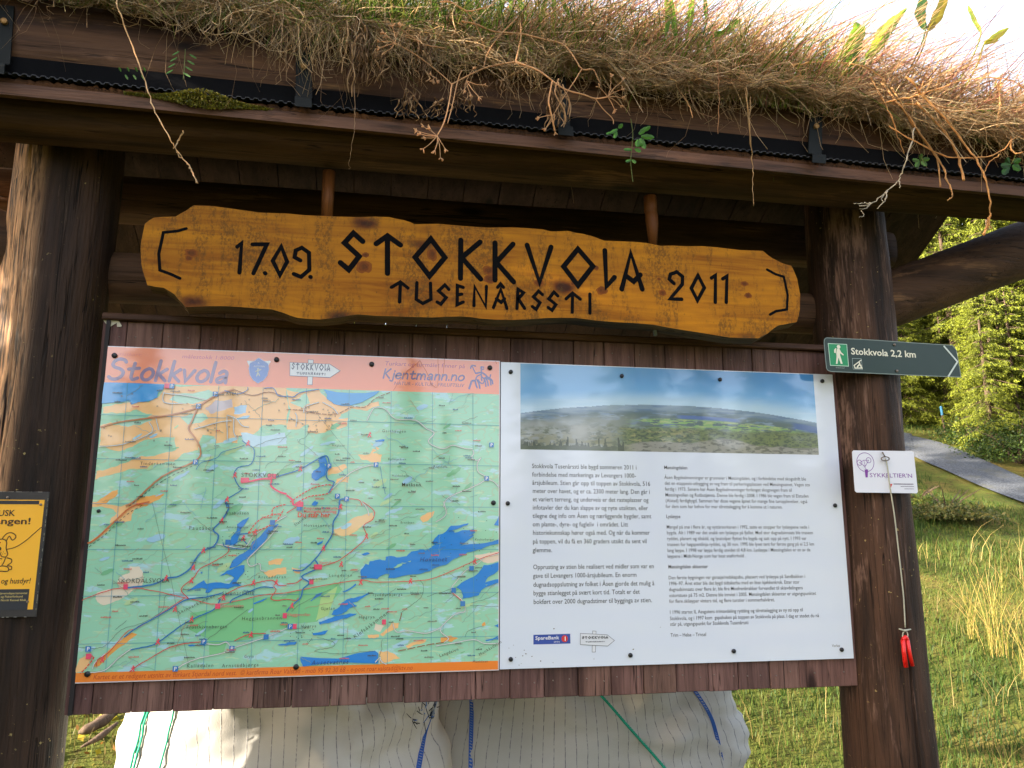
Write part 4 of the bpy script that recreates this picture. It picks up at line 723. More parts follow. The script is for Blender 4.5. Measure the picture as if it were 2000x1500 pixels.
mb.add(v, [(k * n + i, (k + 1) * n + i, (k + 1) * n + (i + 1) % n, k * n + (i + 1) % n) for k in (0, 1) for i in range(n)] + [tuple(reversed(range(2 * n, 3 * n)))]); mb.build('live_edge', m_bark, sgn)
m_carve = plain('black carved paint', lin((10, 9, 10)), 0.8, 0.08, 0, 0.3, 60)
def carve(strokes, w, name):
    mb = MB()
    for q in strokes: p = [XZ(a, b, SGN) for a, b in q]; cl = q[0] == q[-1]; mb.line(p[:-1] if cl else p, w, SGN - 0.0006, (0.01, 0.01, 0.01), closed=cl)
    mb.build(name, m_carve, sgn)
carve(RUNE_A, 0.0138, 'carved_title'); carve(RUNE_B, 0.0089, 'carved_subtitle'); carve(RUNE_C, 0.0104, 'carved_date'); carve(BRACK, 0.0075, 'carved_bracket')
mb = MB(); r = np.random.RandomState(12)                          # knots of the pine board
for x, y, a_, b_ in ((374, 494, 13, 9), (369, 504, 8, 6), (711, 521, 15, 14), (714, 498, 8, 6), (844, 497, 10, 14), (955, 528, 14, 10), (958, 545, 16, 11), (1052, 552, 12, 8), (1164, 523, 7, 6), (1176, 567, 13, 10), (1294, 572, 9, 7), (1287, 545, 5, 3), (1454, 554, 9, 6), (1461, 577, 9, 7), (1118, 554, 6, 5)):
    c = np.array(XZ(x, y, SGN)); k_ = 0.00128
    for j, (sc_, cl_) in enumerate(((1.0, (134, 72, 14)), (0.72, (96, 46, 14)), (0.40, (54, 28, 14)))):
        mb.flat([tuple(c + k_ * sc_ * r.uniform(0.8, 1.15) * np.array([a_ * math.cos(t_), b_ * math.sin(t_)])) for t_ in np.linspace(0, 6.28, 15)[:-1]], SGN - 0.00012 * (j + 1) - 0.00001 * (len(mb.f) % 7), lin(cl_))
kt = NT('pine knot'); kn = kt.noise(kt.coord((1, 1, 1)), 160, 3); kt.out(kt.mix(kn, kt.attr(), lin((120, 66, 16))), 0.5, 0.12); mb.build('wood_knot', kt.m, sgn)
m_peg = wood('turned peg', lin((72, 40, 16)), lin((128, 76, 34)), 'z', 1.0, False, 0.5)
for x, sq in ((0.530, True), (1.412, False)):
    zt_ = 1.146 if sq else 1.118; mb = MB()
    if sq: mb.tube([(x, -0.10, 1.27), (x, -0.10, zt_ - 0.01)], [0.0165, 0.0145], 20)
    else: mb.tube([(x - 0.004, -0.10, 1.27), (x - 0.003, -0.10, 1.225), (x - 0.003, -0.10, 1.222), (x - 0.002, -0.10, 1.219), (x, -0.10, 1.19), (x, -0.10, zt_)], [0.018, 0.018, 0.0155, 0.018, 0.017, 0.0105], 20)
    mb.build('peg', m_peg, sgn, True)
    mb = MB(); mb.tube([(x + 0.002, -0.09, 0.872 if not sq else 0.90), (x, -0.09, 0.92)], 0.0055, 10); mb.build('dowel', plain('grey dowel', lin((88, 92, 78)), 0.6), sgn, True)

# ------------------------------------------------------------------ signpost logos on the posters (drawn from the same letter shapes)
def norm(strokes):
    w = [[np.array(XZ(a, b, SGN)) for a, b in q] for q in strokes]; al = np.array([p for q in w for p in q]); lo, hi = al.min(0), al.max(0)
    return [[(p - lo) / (hi - lo) for p in q] for q in w]
NA, NB = norm(RUNE_A), norm(RUNE_B)
def put(mb, N, x0, x1, z0, z1, w, y, c):
    for q in N: cl = np.allclose(q[0], q[-1]); mb.line([(x0 + p[0] * (x1 - x0), z0 + p[1] * (z1 - z0)) for p in (q[:-1] if cl else q)], w, y, c, closed=cl)
mb = MB(); signpost(mb, H1, TY, (0.78, 0.78, 0.80), lin((110, 110, 130)), 0.0012)
(a0, a1), (b0, b1) = H1((1480, 212), (1778, 180)); put(mb, NA, a0, b0, a1 + 0.001, b1 + 0.004, 0.0022, TY - 0.0012, lin((70, 72, 96)))
(a0, a1), (b0, b1) = H1((1518, 248), (1740, 232)); put(mb, NB, a0, b0, a1 + 0.001, b1, 0.0014, TY - 0.0012, lin((70, 72, 96))); mb.build('signpost_logo', m_print, band)
mb = MB(); VI = lin((112, 106, 160))
for q, w in (([(1525, 395), (1480, 300)], 0.003), ([(1462, 330), (1478, 292), (1525, 300)], 0.0034), ([(1530, 395), (1600, 385), (1660, 420), (1690, 470)], 0.0044), ([(1602, 310), (1600, 400), (1605, 490)], 0.0038), ([(1592, 325), (1606, 312), (1630, 314)], 0.0036), ([(1600, 345), (1630, 340)], 0.0034), ([(1530, 470), (1545, 435), (1590, 412)], 0.0036), ([(1520, 490), (1480, 495), (1460, 540), (1443, 592)], 0.0052), ([(1520, 485), (1530, 540), (1545, 580)], 0.0044), ([(1545, 480), (1570, 530), (1580, 588)], 0.0044), ([(1560, 480), (1590, 520), (1630, 520), (1640, 470)], 0.0032), ([(1605, 440), (1640, 470), (1655, 510), (1660, 565)], 0.0034), ([(1650, 450), (1680, 500), (1690, 555)], 0.0036), ([(1660, 445), (1715, 480), (1725, 545)], 0.0036), ([(1680, 440), (1735, 480), (1748, 530)], 0.0038), ([(1640, 455), (1700, 465), (1722, 415)], 0.0034)): mb.line(smooth(H2(*q), 4) if len(q) > 2 else H2(*q), w, TY, VI)
mb.build('rider_mark', m_print, band)
# scratches and rust runs on the title band
mb = MB()
for q in ([(455, 620), (520, 520), (640, 360), (800, 230)], [(800, 230), (900, 410), (950, 540), (1010, 580)], [(1035, 200), (1042, 420), (1020, 580)], [(1120, 210), (1105, 400)], [(1780, 240), (1800, 275)]): mb.line(rough(H2(*q), 0.05, 2, False, 3), 0.0012, TY - 0.002, lin((214, 96, 50)))
mb.build('scratch', m_print, band)
for x, y in ((223, 694), (540, 702), (726, 711), (957, 718), (192, 998), (964, 982), (170, 1317), (578, 1303)): cap(mapo, x, y, -0.001, 0.0042 if x == 192 else 0.0066)

# ------------------------------------------------------------------ information poster
TX1, TZ1, TZ0 = 1.9939, 0.8017, 0.0022
info = empty('information_poster', (1.5, 0.003, 0.0), 'glossy white information sheet with landscape photo and two columns of text, right half of board', 'information poster')
mb = MB(); mb.box(1.0026, TX1, 0.0004, 0.0072, TZ0, TZ1, lin((222, 226, 236))); sheet = mb.build('backing_sheet', m_sheet, info)
TF = 0.0002
T5, T6, T7 = (lambda *p: [XZ(960 + a / 2.857, 690 + b / 2.857) for a, b in p]), (lambda *p: [XZ(1000 + a / 3.66, 890 + b / 3.66) for a, b in p]), (lambda *p: [XZ(1290 + a / 3.659, 890 + b / 3.659) for a, b in p])
c4 = T5((160, 57), (1795, 117), (1827, 565), (163, 537)); px0, px1 = (c4[0][0] + c4[3][0]) / 2, (c4[1][0] + c4[2][0]) / 2; pz1, pz0 = min((c4[0][1] + c4[1][1]) / 2, TZ1 - 0.002), (c4[2][1] + c4[3][1]) / 2
def vnoise(x, y, seed):
    r = np.random.RandomState(seed); g = r.rand(256, 256); xi = np.floor(x).astype(int); yi = np.floor(y).astype(int); fx = x - xi; fy = y - yi; fx = fx * fx * (3 - 2 * fx); fy = fy * fy * (3 - 2 * fy)
    G = lambda a, b: g[a % 256, b % 256]
    return (G(xi, yi) * (1 - fx) + G(xi + 1, yi) * fx) * (1 - fy) + (G(xi, yi + 1) * (1 - fx) + G(xi + 1, yi + 1) * fx) * fy
def fbm(x, y, seed, o=5):
    s = 0; a = 0.5
    for k in range(o): s = s + a * vnoise(x, y, seed + k); x, y, a = x * 2.03, y * 2.03, a * 0.5
    return s
NX, NZ = 440, 140
U, V = np.meshgrid((np.arange(NX) + 0.5) / NX, (np.arange(NZ) + 0.5) / NZ)
def mixc(c, col, m): return c * (1 - m[..., None]) + np.array(lin(col)) * m[..., None]
def ss(a, b, x): q = np.clip((x - a) / (b - a), 0, 1); return q * q * (3 - 2 * q)
hz = 0.56 - 0.62 * (U - 0.48) ** 2 + 0.010 * (fbm(U * 14, U * 0, 5) - 0.5)
img = np.zeros((NZ, NX, 3)); sk = np.clip((V - hz) / (1 - hz), 0, 1); img[:] = np.array(lin((176, 206, 226))); img = mixc(img, (104, 170, 222), ss(0.05, 0.45, sk)); img = mixc(img, (44, 136, 204), ss(0.2, 0.9, sk) * ss(0.0, 0.7, U) * 0.95)
img = mixc(img, (222, 230, 236), ss(0.5, 0.75, fbm(U * 5, V * 26, 40)) * ss(0.42, 0.1, sk) * 0.25)
below = (V < hz)
far = np.zeros_like(img); far[:] = np.array(lin((92, 120, 150))); far = mixc(far, (120, 142, 160), ss(0.4, 0.6, fbm(U * 20, V * 60, 7))); d = np.clip((hz - V) / hz, 0, 1)
far = mixc(far, (74, 96, 100), ss(0.06, 0.22, d) * ss(0.35, 0.6, fbm(U * 30, V * 40, 9) + 0.1)); far = mixc(far, (150, 152, 146), ss(0.46, 0.2, U) * ss(0.15, 0.35, d) * 0.8); far = mixc(far, (128, 126, 98), ss(0.46, 0.25, U) * ss(0.35, 0.75, d) * ss(0.35, 0.55, fbm(U * 40, V * 30, 12))); far = mixc(far, (84, 92, 78), ss(0.46, 0.25, U) * ss(0.3, 0.6, d) * ss(0.52, 0.62, fbm(U * 60, V * 40, 13)))
lk = ss(0.50, 0.53, U) * ss(0.74, 0.70, U) * ss(0.20, 0.22, d) * ss(0.30, 0.27, d); far = mixc(far, (62, 96, 160), lk); far = mixc(far, (60, 92, 150), ss(0.90, 0.93, U) * ss(0.10, 0.16, d) * ss(0.36, 0.30, d))
fld = ss(0.32, 0.45, U) * ss(0.98, 0.9, U) * ss(0.28, 0.32, d) * ss(0.58, 0.48, d) * ss(0.42, 0.52, fbm(U * 34, V * 70, 21)); far = mixc(far, (126, 166, 92), fld)
far = mixc(far, (160, 176, 110), fld * ss(0.5, 0.6, fbm(U * 50, V * 90, 23)))
fo = ss(0.28, 0.36, U) * ss(0.42, 0.56, d + 0.10 * (fbm(U * 50, V * 40, 27) - 0.5) + 0.12 * ss(0.72, 0.95, U)); far = mixc(far, (96, 110, 62), fo); far = mixc(far, (52, 68, 44), fo * ss(0.46, 0.6, fbm(U * 110, V * 70, 31))); far = mixc(far, (140, 136, 84), fo * ss(0.40, 0.30, fbm(U * 60, V * 60, 33)) * ss(0.7, 0.5, U))
rk = ss(0.80, 0.84, d + 0.25 * (fbm(U * 9, V * 3, 35) - 0.5) + 0.10 * ss(0.5, 0.66, U) * ss(0.8, 0.7, U)) * ss(0.30, 0.38, U); far = mixc(far, (142, 138, 126), rk); far = mixc(far, (96, 94, 84), rk * ss(0.5, 0.6, fbm(U * 60, V * 60, 39)))
bare = np.exp(-((U - 0.19) / 0.035) ** 2) * ss(0.95, 0.6, d) * ss(0.35, 0.5, d); far = mixc(far, (160, 158, 150), bare)
tr = (np.abs(((U * 46 + 3 * vnoise(U * 46, U * 0, 3)) % 1) - 0.5) * 2 < (0.95 - (V / (0.06 + 0.13 * vnoise(np.floor(U * 46), U * 0 + 4, 51))) * 0.95)) & (U < 0.26 + 0.1 * vnoise(U * 46, U * 0, 77)); far = mixc(far, (38, 50, 40), tr.astype(float)); far = mixc(far, (60, 72, 56), (V < 0.03 + 0.04 * fbm(U * 80, V * 20, 55)) * ss(0.36, 0.26, U))
img = np.where(below[..., None], far, img); img = img * 0.93 + 0.07 * np.array(lin((214, 222, 228)))
xs = np.linspace(px0, px1, NX + 1); zs_ = np.linspace(pz0, pz1, NZ + 1); gx, gz = np.meshgrid(xs, zs_); vv = np.stack([gx.ravel(), np.full(gx.size, TF), gz.ravel()], 1); id_ = np.arange((NX + 1) * (NZ + 1)).reshape(NZ + 1, NX + 1)
bulk('landscape_print', vv, np.stack([id_[:-1, :-1], id_[:-1, 1:], id_[1:, 1:], id_[1:, :-1]], -1).reshape(-1, 4), img.reshape(-1, 3), m_print, info)
LEFT = [((142, 92), (890, 96), 'Stokkvola Tusenårssti ble bygd sommeren 2011 i'), ((144, 152), (886, 155), 'forbindelse med markeringa av Levangers 1000-'), ((144, 210), (988, 214), 'årsjubileum. Stien går opp til toppen av Stokkvola, 516'), ((147, 268), (985, 272), 'meter over havet, og er ca. 2300 meter lang. Den går i'), ((147, 328), (976, 330), 'et variert terreng, og underveis er det rasteplasser og'), ((147, 387), (972, 388), 'infotavler der du kan slappe av og nyte utsikten, eller'), ((147, 446), (996, 447), 'tilegne deg info om Åsen og nærliggende bygder, samt'), ((147, 506), (830, 506), 'om plante-, dyre- og fugleliv  i området. Litt'),
        ((148, 566), (985, 565), 'historiekunnskap hører også med. Og når du kommer'), ((148, 628), (962, 626), 'på toppen, vil du få en 360 graders utsikt du sent vil'), ((148, 690), (286, 690), 'glemme.'), ((150, 810), (1014, 806), 'Opprusting av stien ble realisert ved midler som var en'), ((150, 872), (890, 868), 'gave til Levangers 1000-årsjubileum. En enorm'), ((151, 934), (1018, 930), 'dugnadsoppslutning av folket i Åsen gjorde det mulig å'), ((152, 996), (914, 990), 'bygge stianlegget på svært kort tid. Totalt er det'), ((153, 1058), (1000, 1050), 'bokført over 2000 dugnadstimer til bygginga av stien.')]
RIGHT = [((28, 168), (1040, 176), 'Åsen Bygdealmenninger er grunneier i Møssingdalen, og i forbindelse med skogsdrift ble'), ((30, 210), (1068, 217), 'det en etappevis utbygging av veg fram til parkeringsplassen ved Møssingvatnet. Vegen sto'), ((32, 251), (938, 256), 'ferdig i 1973. Senere har Åsen Bygdealmenninger forlenget skogsvegen fram til'), ((34, 293), (1058, 298), 'Møssingvollen og Rotbutjønna. Denne ble ferdig i 2008. I 1986 ble vegen fram til Elstaden'), ((36, 334), (1050, 337), '(Alstad) ferdigbygd. Sammen har disse vegene åpnet for mange fine turopplevelser, også'), ((37, 374), (872, 378), 'for dem som har behov for mer tilrettelegging for å komme ut i naturen.'),
         ((43, 520), (1062, 522), 'Mangel på snø i flere år, og nyttårsorkanen i 1992, satte en stopper for lysløypene nede i'), ((45, 562), (1090, 561), 'bygda. Alt i 1989 var det snakk om lysløype på fjellet. Med stor dugnadsinnsats ble traseen'), ((46, 604), (1044, 602), 'ryddet, planert og tilsådd, og lysstolper flyttet fra bygda og satt opp på nytt. I 1993 var'), ((48, 645), (1098, 643), 'traseen for høgspentlinja ryddet, og 30 nov. 1995 ble lyset tent for første gang på ei 2,5 km'), ((49, 688), (1072, 684), 'lang løype. I 1998 var løypa ferdig utvidet til 4,8 km. Lysløypa i Møssingdalen er en av de'), ((50, 730), (610, 727), 'løypene i Midt-Norge som har best snøforhold .'),
         ((57, 883), (1034, 874), 'Den første bygningen var garasje/redskapsbu, plassert ved lysløypa på Sandbakken i'), ((58, 925), (994, 915), '1996–97. Året etter ble det bygd tidtakerbu med en liten kjøkkenkrok. Etter stor'), ((60, 967), (1017, 956), 'dugnadsinnsats over flere år, ble fire Moelvenbrakker forvandlet til skiavdelingens'), ((62, 1009), (1112, 997), '«storstue» på 75 m2. Denne ble innviet i 2005. Møssingdalen skisenter er utgangspunktet'), ((63, 1051), (816, 1042), 'for flere skiløyper vinters tid, og flere turstier i sommerhalvåret.'),
         ((66, 1129), (1018, 1114), 'I 1996 startet IL Aasgutens trimavdeling rydding og tilrettelegging av ny sti opp til'), ((67, 1173), (1134, 1156), 'Stokkvola, og i 1997 kom  gapahuken på toppen av Stokkvola på plass. I dag er stedet du nå'), ((69, 1215), (628, 1205), 'står på, utgangspunkt for Stokkvola Tusenårssti'), ((72, 1294), (326, 1290), 'Trim – Helse – Trivsel')]
HEAD = [((25, 96), (192, 97), 'Møssingdalen'), ((40, 446), (143, 446), 'Lysløype'), ((55, 806), (340, 803), 'Møssingdalen skisenter')]
def lines(rows, T, size, c, name, bold=0.0):
    mb = MB()
    for a, b, s in rows:
        p, q = T(a, b); mb.text(s, p[0], (p[1] + q[1]) / 2, TF, size, c, q[0] - p[0], bold=bold)
    mb.build(name, m_print, info)
TI = lin((40, 38, 42)); TI2 = lin((58, 54, 60))
lines(LEFT, T6, 0.0172, TI, 'main_text', 0.004); lines(RIGHT, T7, 0.0134, TI2, 'side_text', 0.003); lines(HEAD, T7, 0.0134, lin((80, 76, 84)), 'side_heading', 0.016)
mb = MB(); p = T6((153, 1350), (418, 1343), (416, 1273), (153, 1281)); mb.flat(p, TF, lin((38, 70, 160)))
a, b = T6((166, 1316), (338, 1312)); mb.text('SpareBank', a[0], a[1], TF - 0.0006, 0.0125, (0.85, 0.85, 0.88), b[0] - a[0], bold=0.012); a, b = T6((298, 1337), (340, 1335)); mb.text('SMN', a[0], a[1], TF - 0.0006, 0.0056, (0.75, 0.75, 0.82), b[0] - a[0])
a, = T6((376, 1308)); mb.disc(a[0], a[1], 0.0085, TF - 0.0006, lin((214, 40, 44)), 20); mb.text('1', a[0] + 0.0002, a[1] - 0.0050, TF - 0.0012, 0.0145, (0.88, 0.88, 0.88), align='c', bold=0.03); mb.build('sponsor_logo', m_print, info)
mb = MB(); GI = lin((96, 96, 100)); W_ = lambda *q: T6(*[(488 + (x - 1466) * 0.622, 1270 + (y - 152) * 0.77) for x, y in q])
signpost(mb, W_, TF, lin((226, 226, 230)), GI, 0.0011)
(a0, a1), (b0, b1) = T6((502, 1310), (684, 1288)); put(mb, NA, a0, b0, a1, b1, 0.0020, TF - 0.0012, GI); (a0, a1), (b0, b1) = T6((526, 1334), (660, 1324)); put(mb, NB, a0, b0, a1, b1, 0.0012, TF - 0.0012, GI); mb.build('signpost_logo', m_print, info)
a, b = T7((1226, 1368), (1284, 1366)); mb = MB(); mb.text('Verkst', a[0], a[1], TF, 0.0105, lin((96, 84, 70)), b[0] - a[0], 0.1); mb.build('maker_mark', m_print, info)
mb = MB(); r = np.random.RandomState(2)
for x, y, q in ((1024, 1270, 3), (1027, 1277, 4), (1021, 1281, 3), (1039, 1282, 4), (1056, 1291, 4), (1007, 1284, 2), (1080, 1294, 2), (1003, 1260, 2), (1014, 1299, 2), (1018, 1296, 2), (1237, 1268, 4), (1185, 1262, 2), (1082, 1228, 4), (994, 1266, 2), (1160, 1287, 2), (1200, 1170, 2), (1290, 1225, 2)):
    c = np.array(XZ(x, y)); s = q * 0.0005; mb.flat([tuple(c + s * r.uniform(0.6, 1.6) * np.array([math.cos(t_), 0.7 * math.sin(t_)])) for t_ in np.linspace(0, 6.28, 8)[:-1]], TF - 0.0004, lin((100, 84, 66)))
mb.build('dirt_speck', m_print, info)
for x, y in ((998, 726), (1215, 734), (1407, 741), (1607, 744), (992, 983), (1632, 987), (998, 1288), (1232, 1280), (1434, 1272), (1645, 1269)): cap(info, x, y, -0.0002, 0.0058)

# torn paper scrap on the planks
mb = MB(); q = [XZ(100 + a / 10, 580 + b / 10, 0.006) for a, b in ((1018, 460), (1110, 430), (1190, 440), (1270, 430), (1330, 480), (1378, 560), (1365, 585), (1285, 582), (1283, 505), (1215, 545), (1130, 600))]
mb.prism([tuple(p) for p in q], 0.0055, 0.0062, lin((226, 214, 186))); tag(mb.build('paper_scrap', plain('torn paper', lin((214, 202, 176)), 0.8)), 'torn scrap of cream paper stuck on the planks above the map corner', 'paper scrap')

# ------------------------------------------------------------------ green arrow sign, card, string and clip on the right post
m_paint = printed('painted metal print', 0.32, 0.4, 0.02); PF = -0.0672
def quad_on(pts, Y): return [XZ(a, b, Y) for a, b in pts]
gs = empty('arrow_sign', tuple(P(1740, 700, PF)), 'dark green trail arrow sign with white walker, screwed to the right post', 'arrow sign')
tl, tr, br, bl = [np.array(p) for p in quad_on([(1609, 662), (1863, 684), (1873, 736), (1614, 724)], PF)]
def gp(u, v): p = bl + (br - bl) * u + ((tl - bl) * (1 - u) + (tr - br) * u) * v; return (p[0], p[1])
GT = lambda *q: [XZ(1550 + a / 10, 640 + b / 10, PF) for a, b in q]
o_ = GT((640, 203), (1500, 245), (2300, 300), (3080, 350)) + [XZ(1866, 684, PF), XZ(1871, 710, PF), XZ(1875, 737, PF)] + GT((2400, 935), (1500, 893), (720, 860), (660, 840), (632, 800), (610, 600), (583, 300), (588, 250), (605, 215))
mb = MB(); mb.prism(o_, PF - 0.003, PF, lin((16, 44, 36))); mb.build('plate', m_paint, gs)
mb = MB(); mb.line(o_, 0.0022, PF - 0.0034, lin((120, 132, 122)), closed=True); mb.build('rim', m_paint, gs)
CR = lin((226, 222, 198)); y_ = PF - 0.0034; mb = MB(); pk = GT((660, 315), (1022, 332), (1058, 758), (703, 740)); mb.flat(pk, y_, lin((6, 140, 84))); mb.line(pk, 0.0018, y_ - 0.0004, lin((190, 214, 190)), closed=True); mb.build('walker_field', m_paint, gs)
mb = MB(); yy = y_ - 0.0009
mb.disc(*GT((862, 380))[0], 0.0056, yy, CR, 16); mb.flat(GT((830, 412), (880, 420), (895, 470), (890, 540), (940, 710), (905, 715), (860, 590), (840, 712), (808, 712), (822, 560), (815, 500)), yy - 0.0001, CR); mb.flat(GT((800, 405), (815, 412), (805, 505), (775, 495), (772, 440)), yy - 0.0002, CR); mb.line(GT((872, 435), (905, 500), (948, 535)), 0.0040, yy - 0.0003, CR); mb.build('walker_figure', m_paint, gs)
mb = MB(); a, b = GT((1100, 520), (2420, 583)); a2, b2 = np.array(GT((1105, 525))[0]), np.array(XZ(1787, 699, PF)); mb.text('Stokkvola 2,2 km', a2[0], a2[1], yy, 0.0275, CR, np.linalg.norm(b2 - a2), ang=math.atan2(b2[1] - a2[1], b2[0] - a2[0]), bold=0.018); mb.build('sign_lettering', m_paint, gs)
mb = MB(); bx = GT((1128, 605), (1305, 612), (1328, 825), (1145, 815)); mb.line(bx, 0.0012, yy, lin((150, 166, 156)), closed=True); mb.line(GT((1160, 745), (1300, 640)), 0.0030, yy - 0.0004, CR); mb.line(GT((1165, 740), (1180, 795), (1320, 795)), 0.0034, yy - 0.0004, CR); mb.disc(*GT((1268, 700))[0], 0.0028, yy - 0.0006, CR, 12); mb.line(GT((1225, 770), (1262, 728), (1290, 740), (1300, 775)), 0.0044, yy - 0.0007, CR); mb.build('shelter_symbol', m_paint, gs)
mb = MB(); p_ = [XZ(x, y, PF) for x, y in ((1841, 676), (1868, 707), (1850, 736))]; mb.line(p_, 0.0050, yy, lin((196, 206, 196)), cap=False); a, b = GT((808, 795), (975, 800)); mb.text('Friluftsråd', a[0], a[1], yy, 0.0042, lin((180, 188, 176)), b[0] - a[0]); mb.build('arrow_chevron', m_paint, gs)
for x, y in ((1745, 674), (1750, 725)):
    p = XZ(x, y, PF); mb = MB(); mb.tube([(p[0], PF - 0.003, p[1]), (p[0], PF - 0.006, p[1]), (p[0], PF - 0.007, p[1])], [0.004, 0.004, 0.002], 10); mb.build('screw', m_nail, gs, True)
CF = -0.0660
card = empty('cycling_card', tuple(P(1727, 920, CF)), 'small white plastic card with purple bicycle tree logo on the right post', 'card')
m_card = printed('plastic card', 0.25, 0.5, 0.0); CT = lambda *q: [XZ(1640 + a / 3.335, 860 + b / 3.335, CF) for a, b in q]
o_ = CT((88, 66), (470, 70), (480, 78), (508, 335), (500, 345), (110, 340), (98, 330), (80, 76)); mb = MB(); mb.prism(o_, CF - 0.0012, CF, (0.74, 0.73, 0.77)); mb.build('plate', m_card, card)
PU = lin((128, 64, 150)); y_ = CF - 0.0016; mb = MB(); cxy = np.array(CT((165, 143))[0]); rr = 0.0265
mb.line([tuple(cxy + rr * np.array([math.cos(t_), math.sin(t_)])) for t_ in np.linspace(-1.35, 4.5, 40)], 0.0016, y_, PU)
for q in ((127, 146), (186, 130)): c_ = np.array(CT(q)[0]); mb.line([tuple(c_ + 0.0075 * np.array([math.cos(t_), math.sin(t_)])) for t_ in np.linspace(0, 6.28, 20)[:-1]], 0.0014, y_, PU, closed=True)
for q in ([(127, 146), (155, 130), (165, 170), (127, 146)], [(155, 130), (186, 130)], [(165, 170), (186, 130)], [(150, 160), (172, 190)]): mb.line(CT(*q), 0.0013, y_, PU)
mb.flat(CT((160, 190), (182, 190), (180, 242), (166, 242)), y_ - 0.0004, PU); mb.build('bicycle_tree_logo', m_card, card)
mb = MB(); a, b = CT((193, 242), (470, 242)); mb.text("SYKKELTIER'N", a[0], (a[1] + b[1]) / 2, y_, 0.0165, PU, b[0] - a[0]); a, = CT((330, 293)); mb.flat([(a[0] - 0.006, a[1] + 0.004), (a[0] + 0.006, a[1] + 0.004), (a[0], a[1] - 0.007)], y_, lin((214, 84, 76)))
for z_, x0, x1, h in ((288, 350, 480, 0.0030), (303, 395, 482, 0.0018), (318, 420, 482, 0.0016)):
    a, b = CT((x0, z_), (x1, z_)); u = a[0]
    while u < b[0] - 0.002: mb.rect(u, u + 0.0018, a[1], a[1] + h, y_, lin((96, 80, 104))); u += 0.0025
mb.build('card_lettering', m_card, card)
CL = -0.074
string = empty('hanging_string', tuple(P(1720, 890, CL)), 'thin grey string tied to a screw eye over the white card', 'string')
m_str = plain('grey twine', lin((176, 172, 152)), 0.8, 0.2, 0, 0.2, 300); m_red = plain('red plastic', lin((226, 30, 24)), 0.35, 0.5, 0, 0.1, 40)
sp = [P(1729, 896, CL), P(1733, 910, CL), P(1738, 950, CL), P(1746, 1000, CL), P(1752, 1050, CL), P(1760, 1120, CL), P(1765, 1170, CL), P(1768, 1226, CL)]
mb = MB(); mb.tube(smooth(sp, 4), 0.0019, 8); mb.tube([P(1756, 1228, CL), P(1766, 1232, CL - .002), P(1779, 1229, CL)], [0.0018, 0.0032, 0.0016], 8); lp = [P(1768 + 5 * math.sin(t_), 1241 + 9 * math.cos(t_), CL) for t_ in np.linspace(math.pi, 3 * math.pi, 14)]; mb.tube(lp, 0.0017, 8); mb.build('twine', m_str, string, True)
mb = MB(); p = P(1724, 884, -0.062); q = P(1724, 884, CL - 0.004); mb.tube([p, q], 0.0022, 8); mb.tube([P(1729 + 8 * math.cos(t_), 896 + 4 * math.sin(t_), CL - 0.002) for t_ in np.linspace(0, 6.3, 14)], 0.0016, 6); mb.tube([P(1724, 884, CL - .003), P(1729, 893, CL - .003)], 0.0018, 6); mb.build('screw_eye', m_nail, string, True)
mb = MB(); K = lambda a, b: np.array(P(1640 + a / 3.335, 860 + b / 3.335, CL - 0.001))
path = [K(432, 1478), K(420, 1390), K(412, 1300), K(428, 1282), K(440, 1300), K(456, 1390), K(474, 1470)]
mb.tube([path[0], path[1], path[2]], [0.0062, 0.0058, 0.0056], 10); mb.tube(smooth([path[2], path[3], path[4]], 5), 0.0056, 10); mb.tube([path[4], path[5], path[6]], [0.0056, 0.0052, 0.0052], 10)
tag(mb.build('plastic_clip', m_red, None, True), 'bright red plastic clip hanging from the grey string on the right post', 'clip')

# ------------------------------------------------------------------ yellow dog sign on the left post
DF = -0.070
dog = empty('dog_leash_sign', (-0.16, DF, 0.15), 'yellow leash reminder sign with a line drawn dog, on black plate on the left post', 'notice sign')
DT = lambda *q: [XZ(a / 5.357, 940 + b / 5.357, DF) for a, b in q]
x1 = (DT((512, 110))[0][0] + DT((375, 1420))[0][0]) / 2; zt1, zb1 = DT((512, 110))[0][1], DT((375, 1420))[0][1]; x0 = x1 - 0.205
mb = MB(); mb.box(x0, x1, DF, DF + 0.006, zb1, zt1, lin((46, 42, 42)), 0.0012); mb.build('back_plate', plain('worn black plate', lin((56, 52, 50)), 0.5, 0.4, 0, 0.3, 30), dog)
mb = MB(); r = np.random.RandomState(6)
for i in range(40): z = r.uniform(zb1, zt1); mb.rect(x1 - 0.0012, x1 - 0.0002, z, z + r.uniform(.001, .005), DF - 0.0003, lin((150, 144, 120)))
for i in range(30): x = r.uniform(x0, x1); mb.rect(x, x + r.uniform(.002, .010), zt1 - 0.001, zt1 - 0.0002, DF - 0.0003, lin((150, 144, 130))); mb.rect(x, x + r.uniform(.002, .007), zb1 + 0.0002, zb1 + 0.0012, DF - 0.0003, lin((170, 164, 150)))
mb.build('chipped_edge', m_paint, dog)
fx1 = x1 - 0.0075; fx0 = x0 + 0.0075; fz1 = DT((470, 195))[0][1]; fz0 = DT((350, 1340))[0][1]; YL = lin((250, 182, 44)); BKI = lin((70, 40, 14))
mb = MB(); mb.rect(fx0, fx1, fz0, fz1, DF - 0.0004, YL); mb.build('yellow_face', m_paint, dog)
zz = lambda v: DT((200, v))[0][1]; xx = lambda u, v: DT((u, v))[0][0]
mb = MB(); mb.rect(fx0 + 0.012, xx(415, 200), zz(240), zz(202), DF - 0.0008, lin((38, 36, 40))); mb.rect(fx0 + 0.010, xx(310, 1130), zz(1345), zz(1128), DF - 0.0008, lin((38, 40, 48)))
mb.build('black_bar', m_paint, dog)
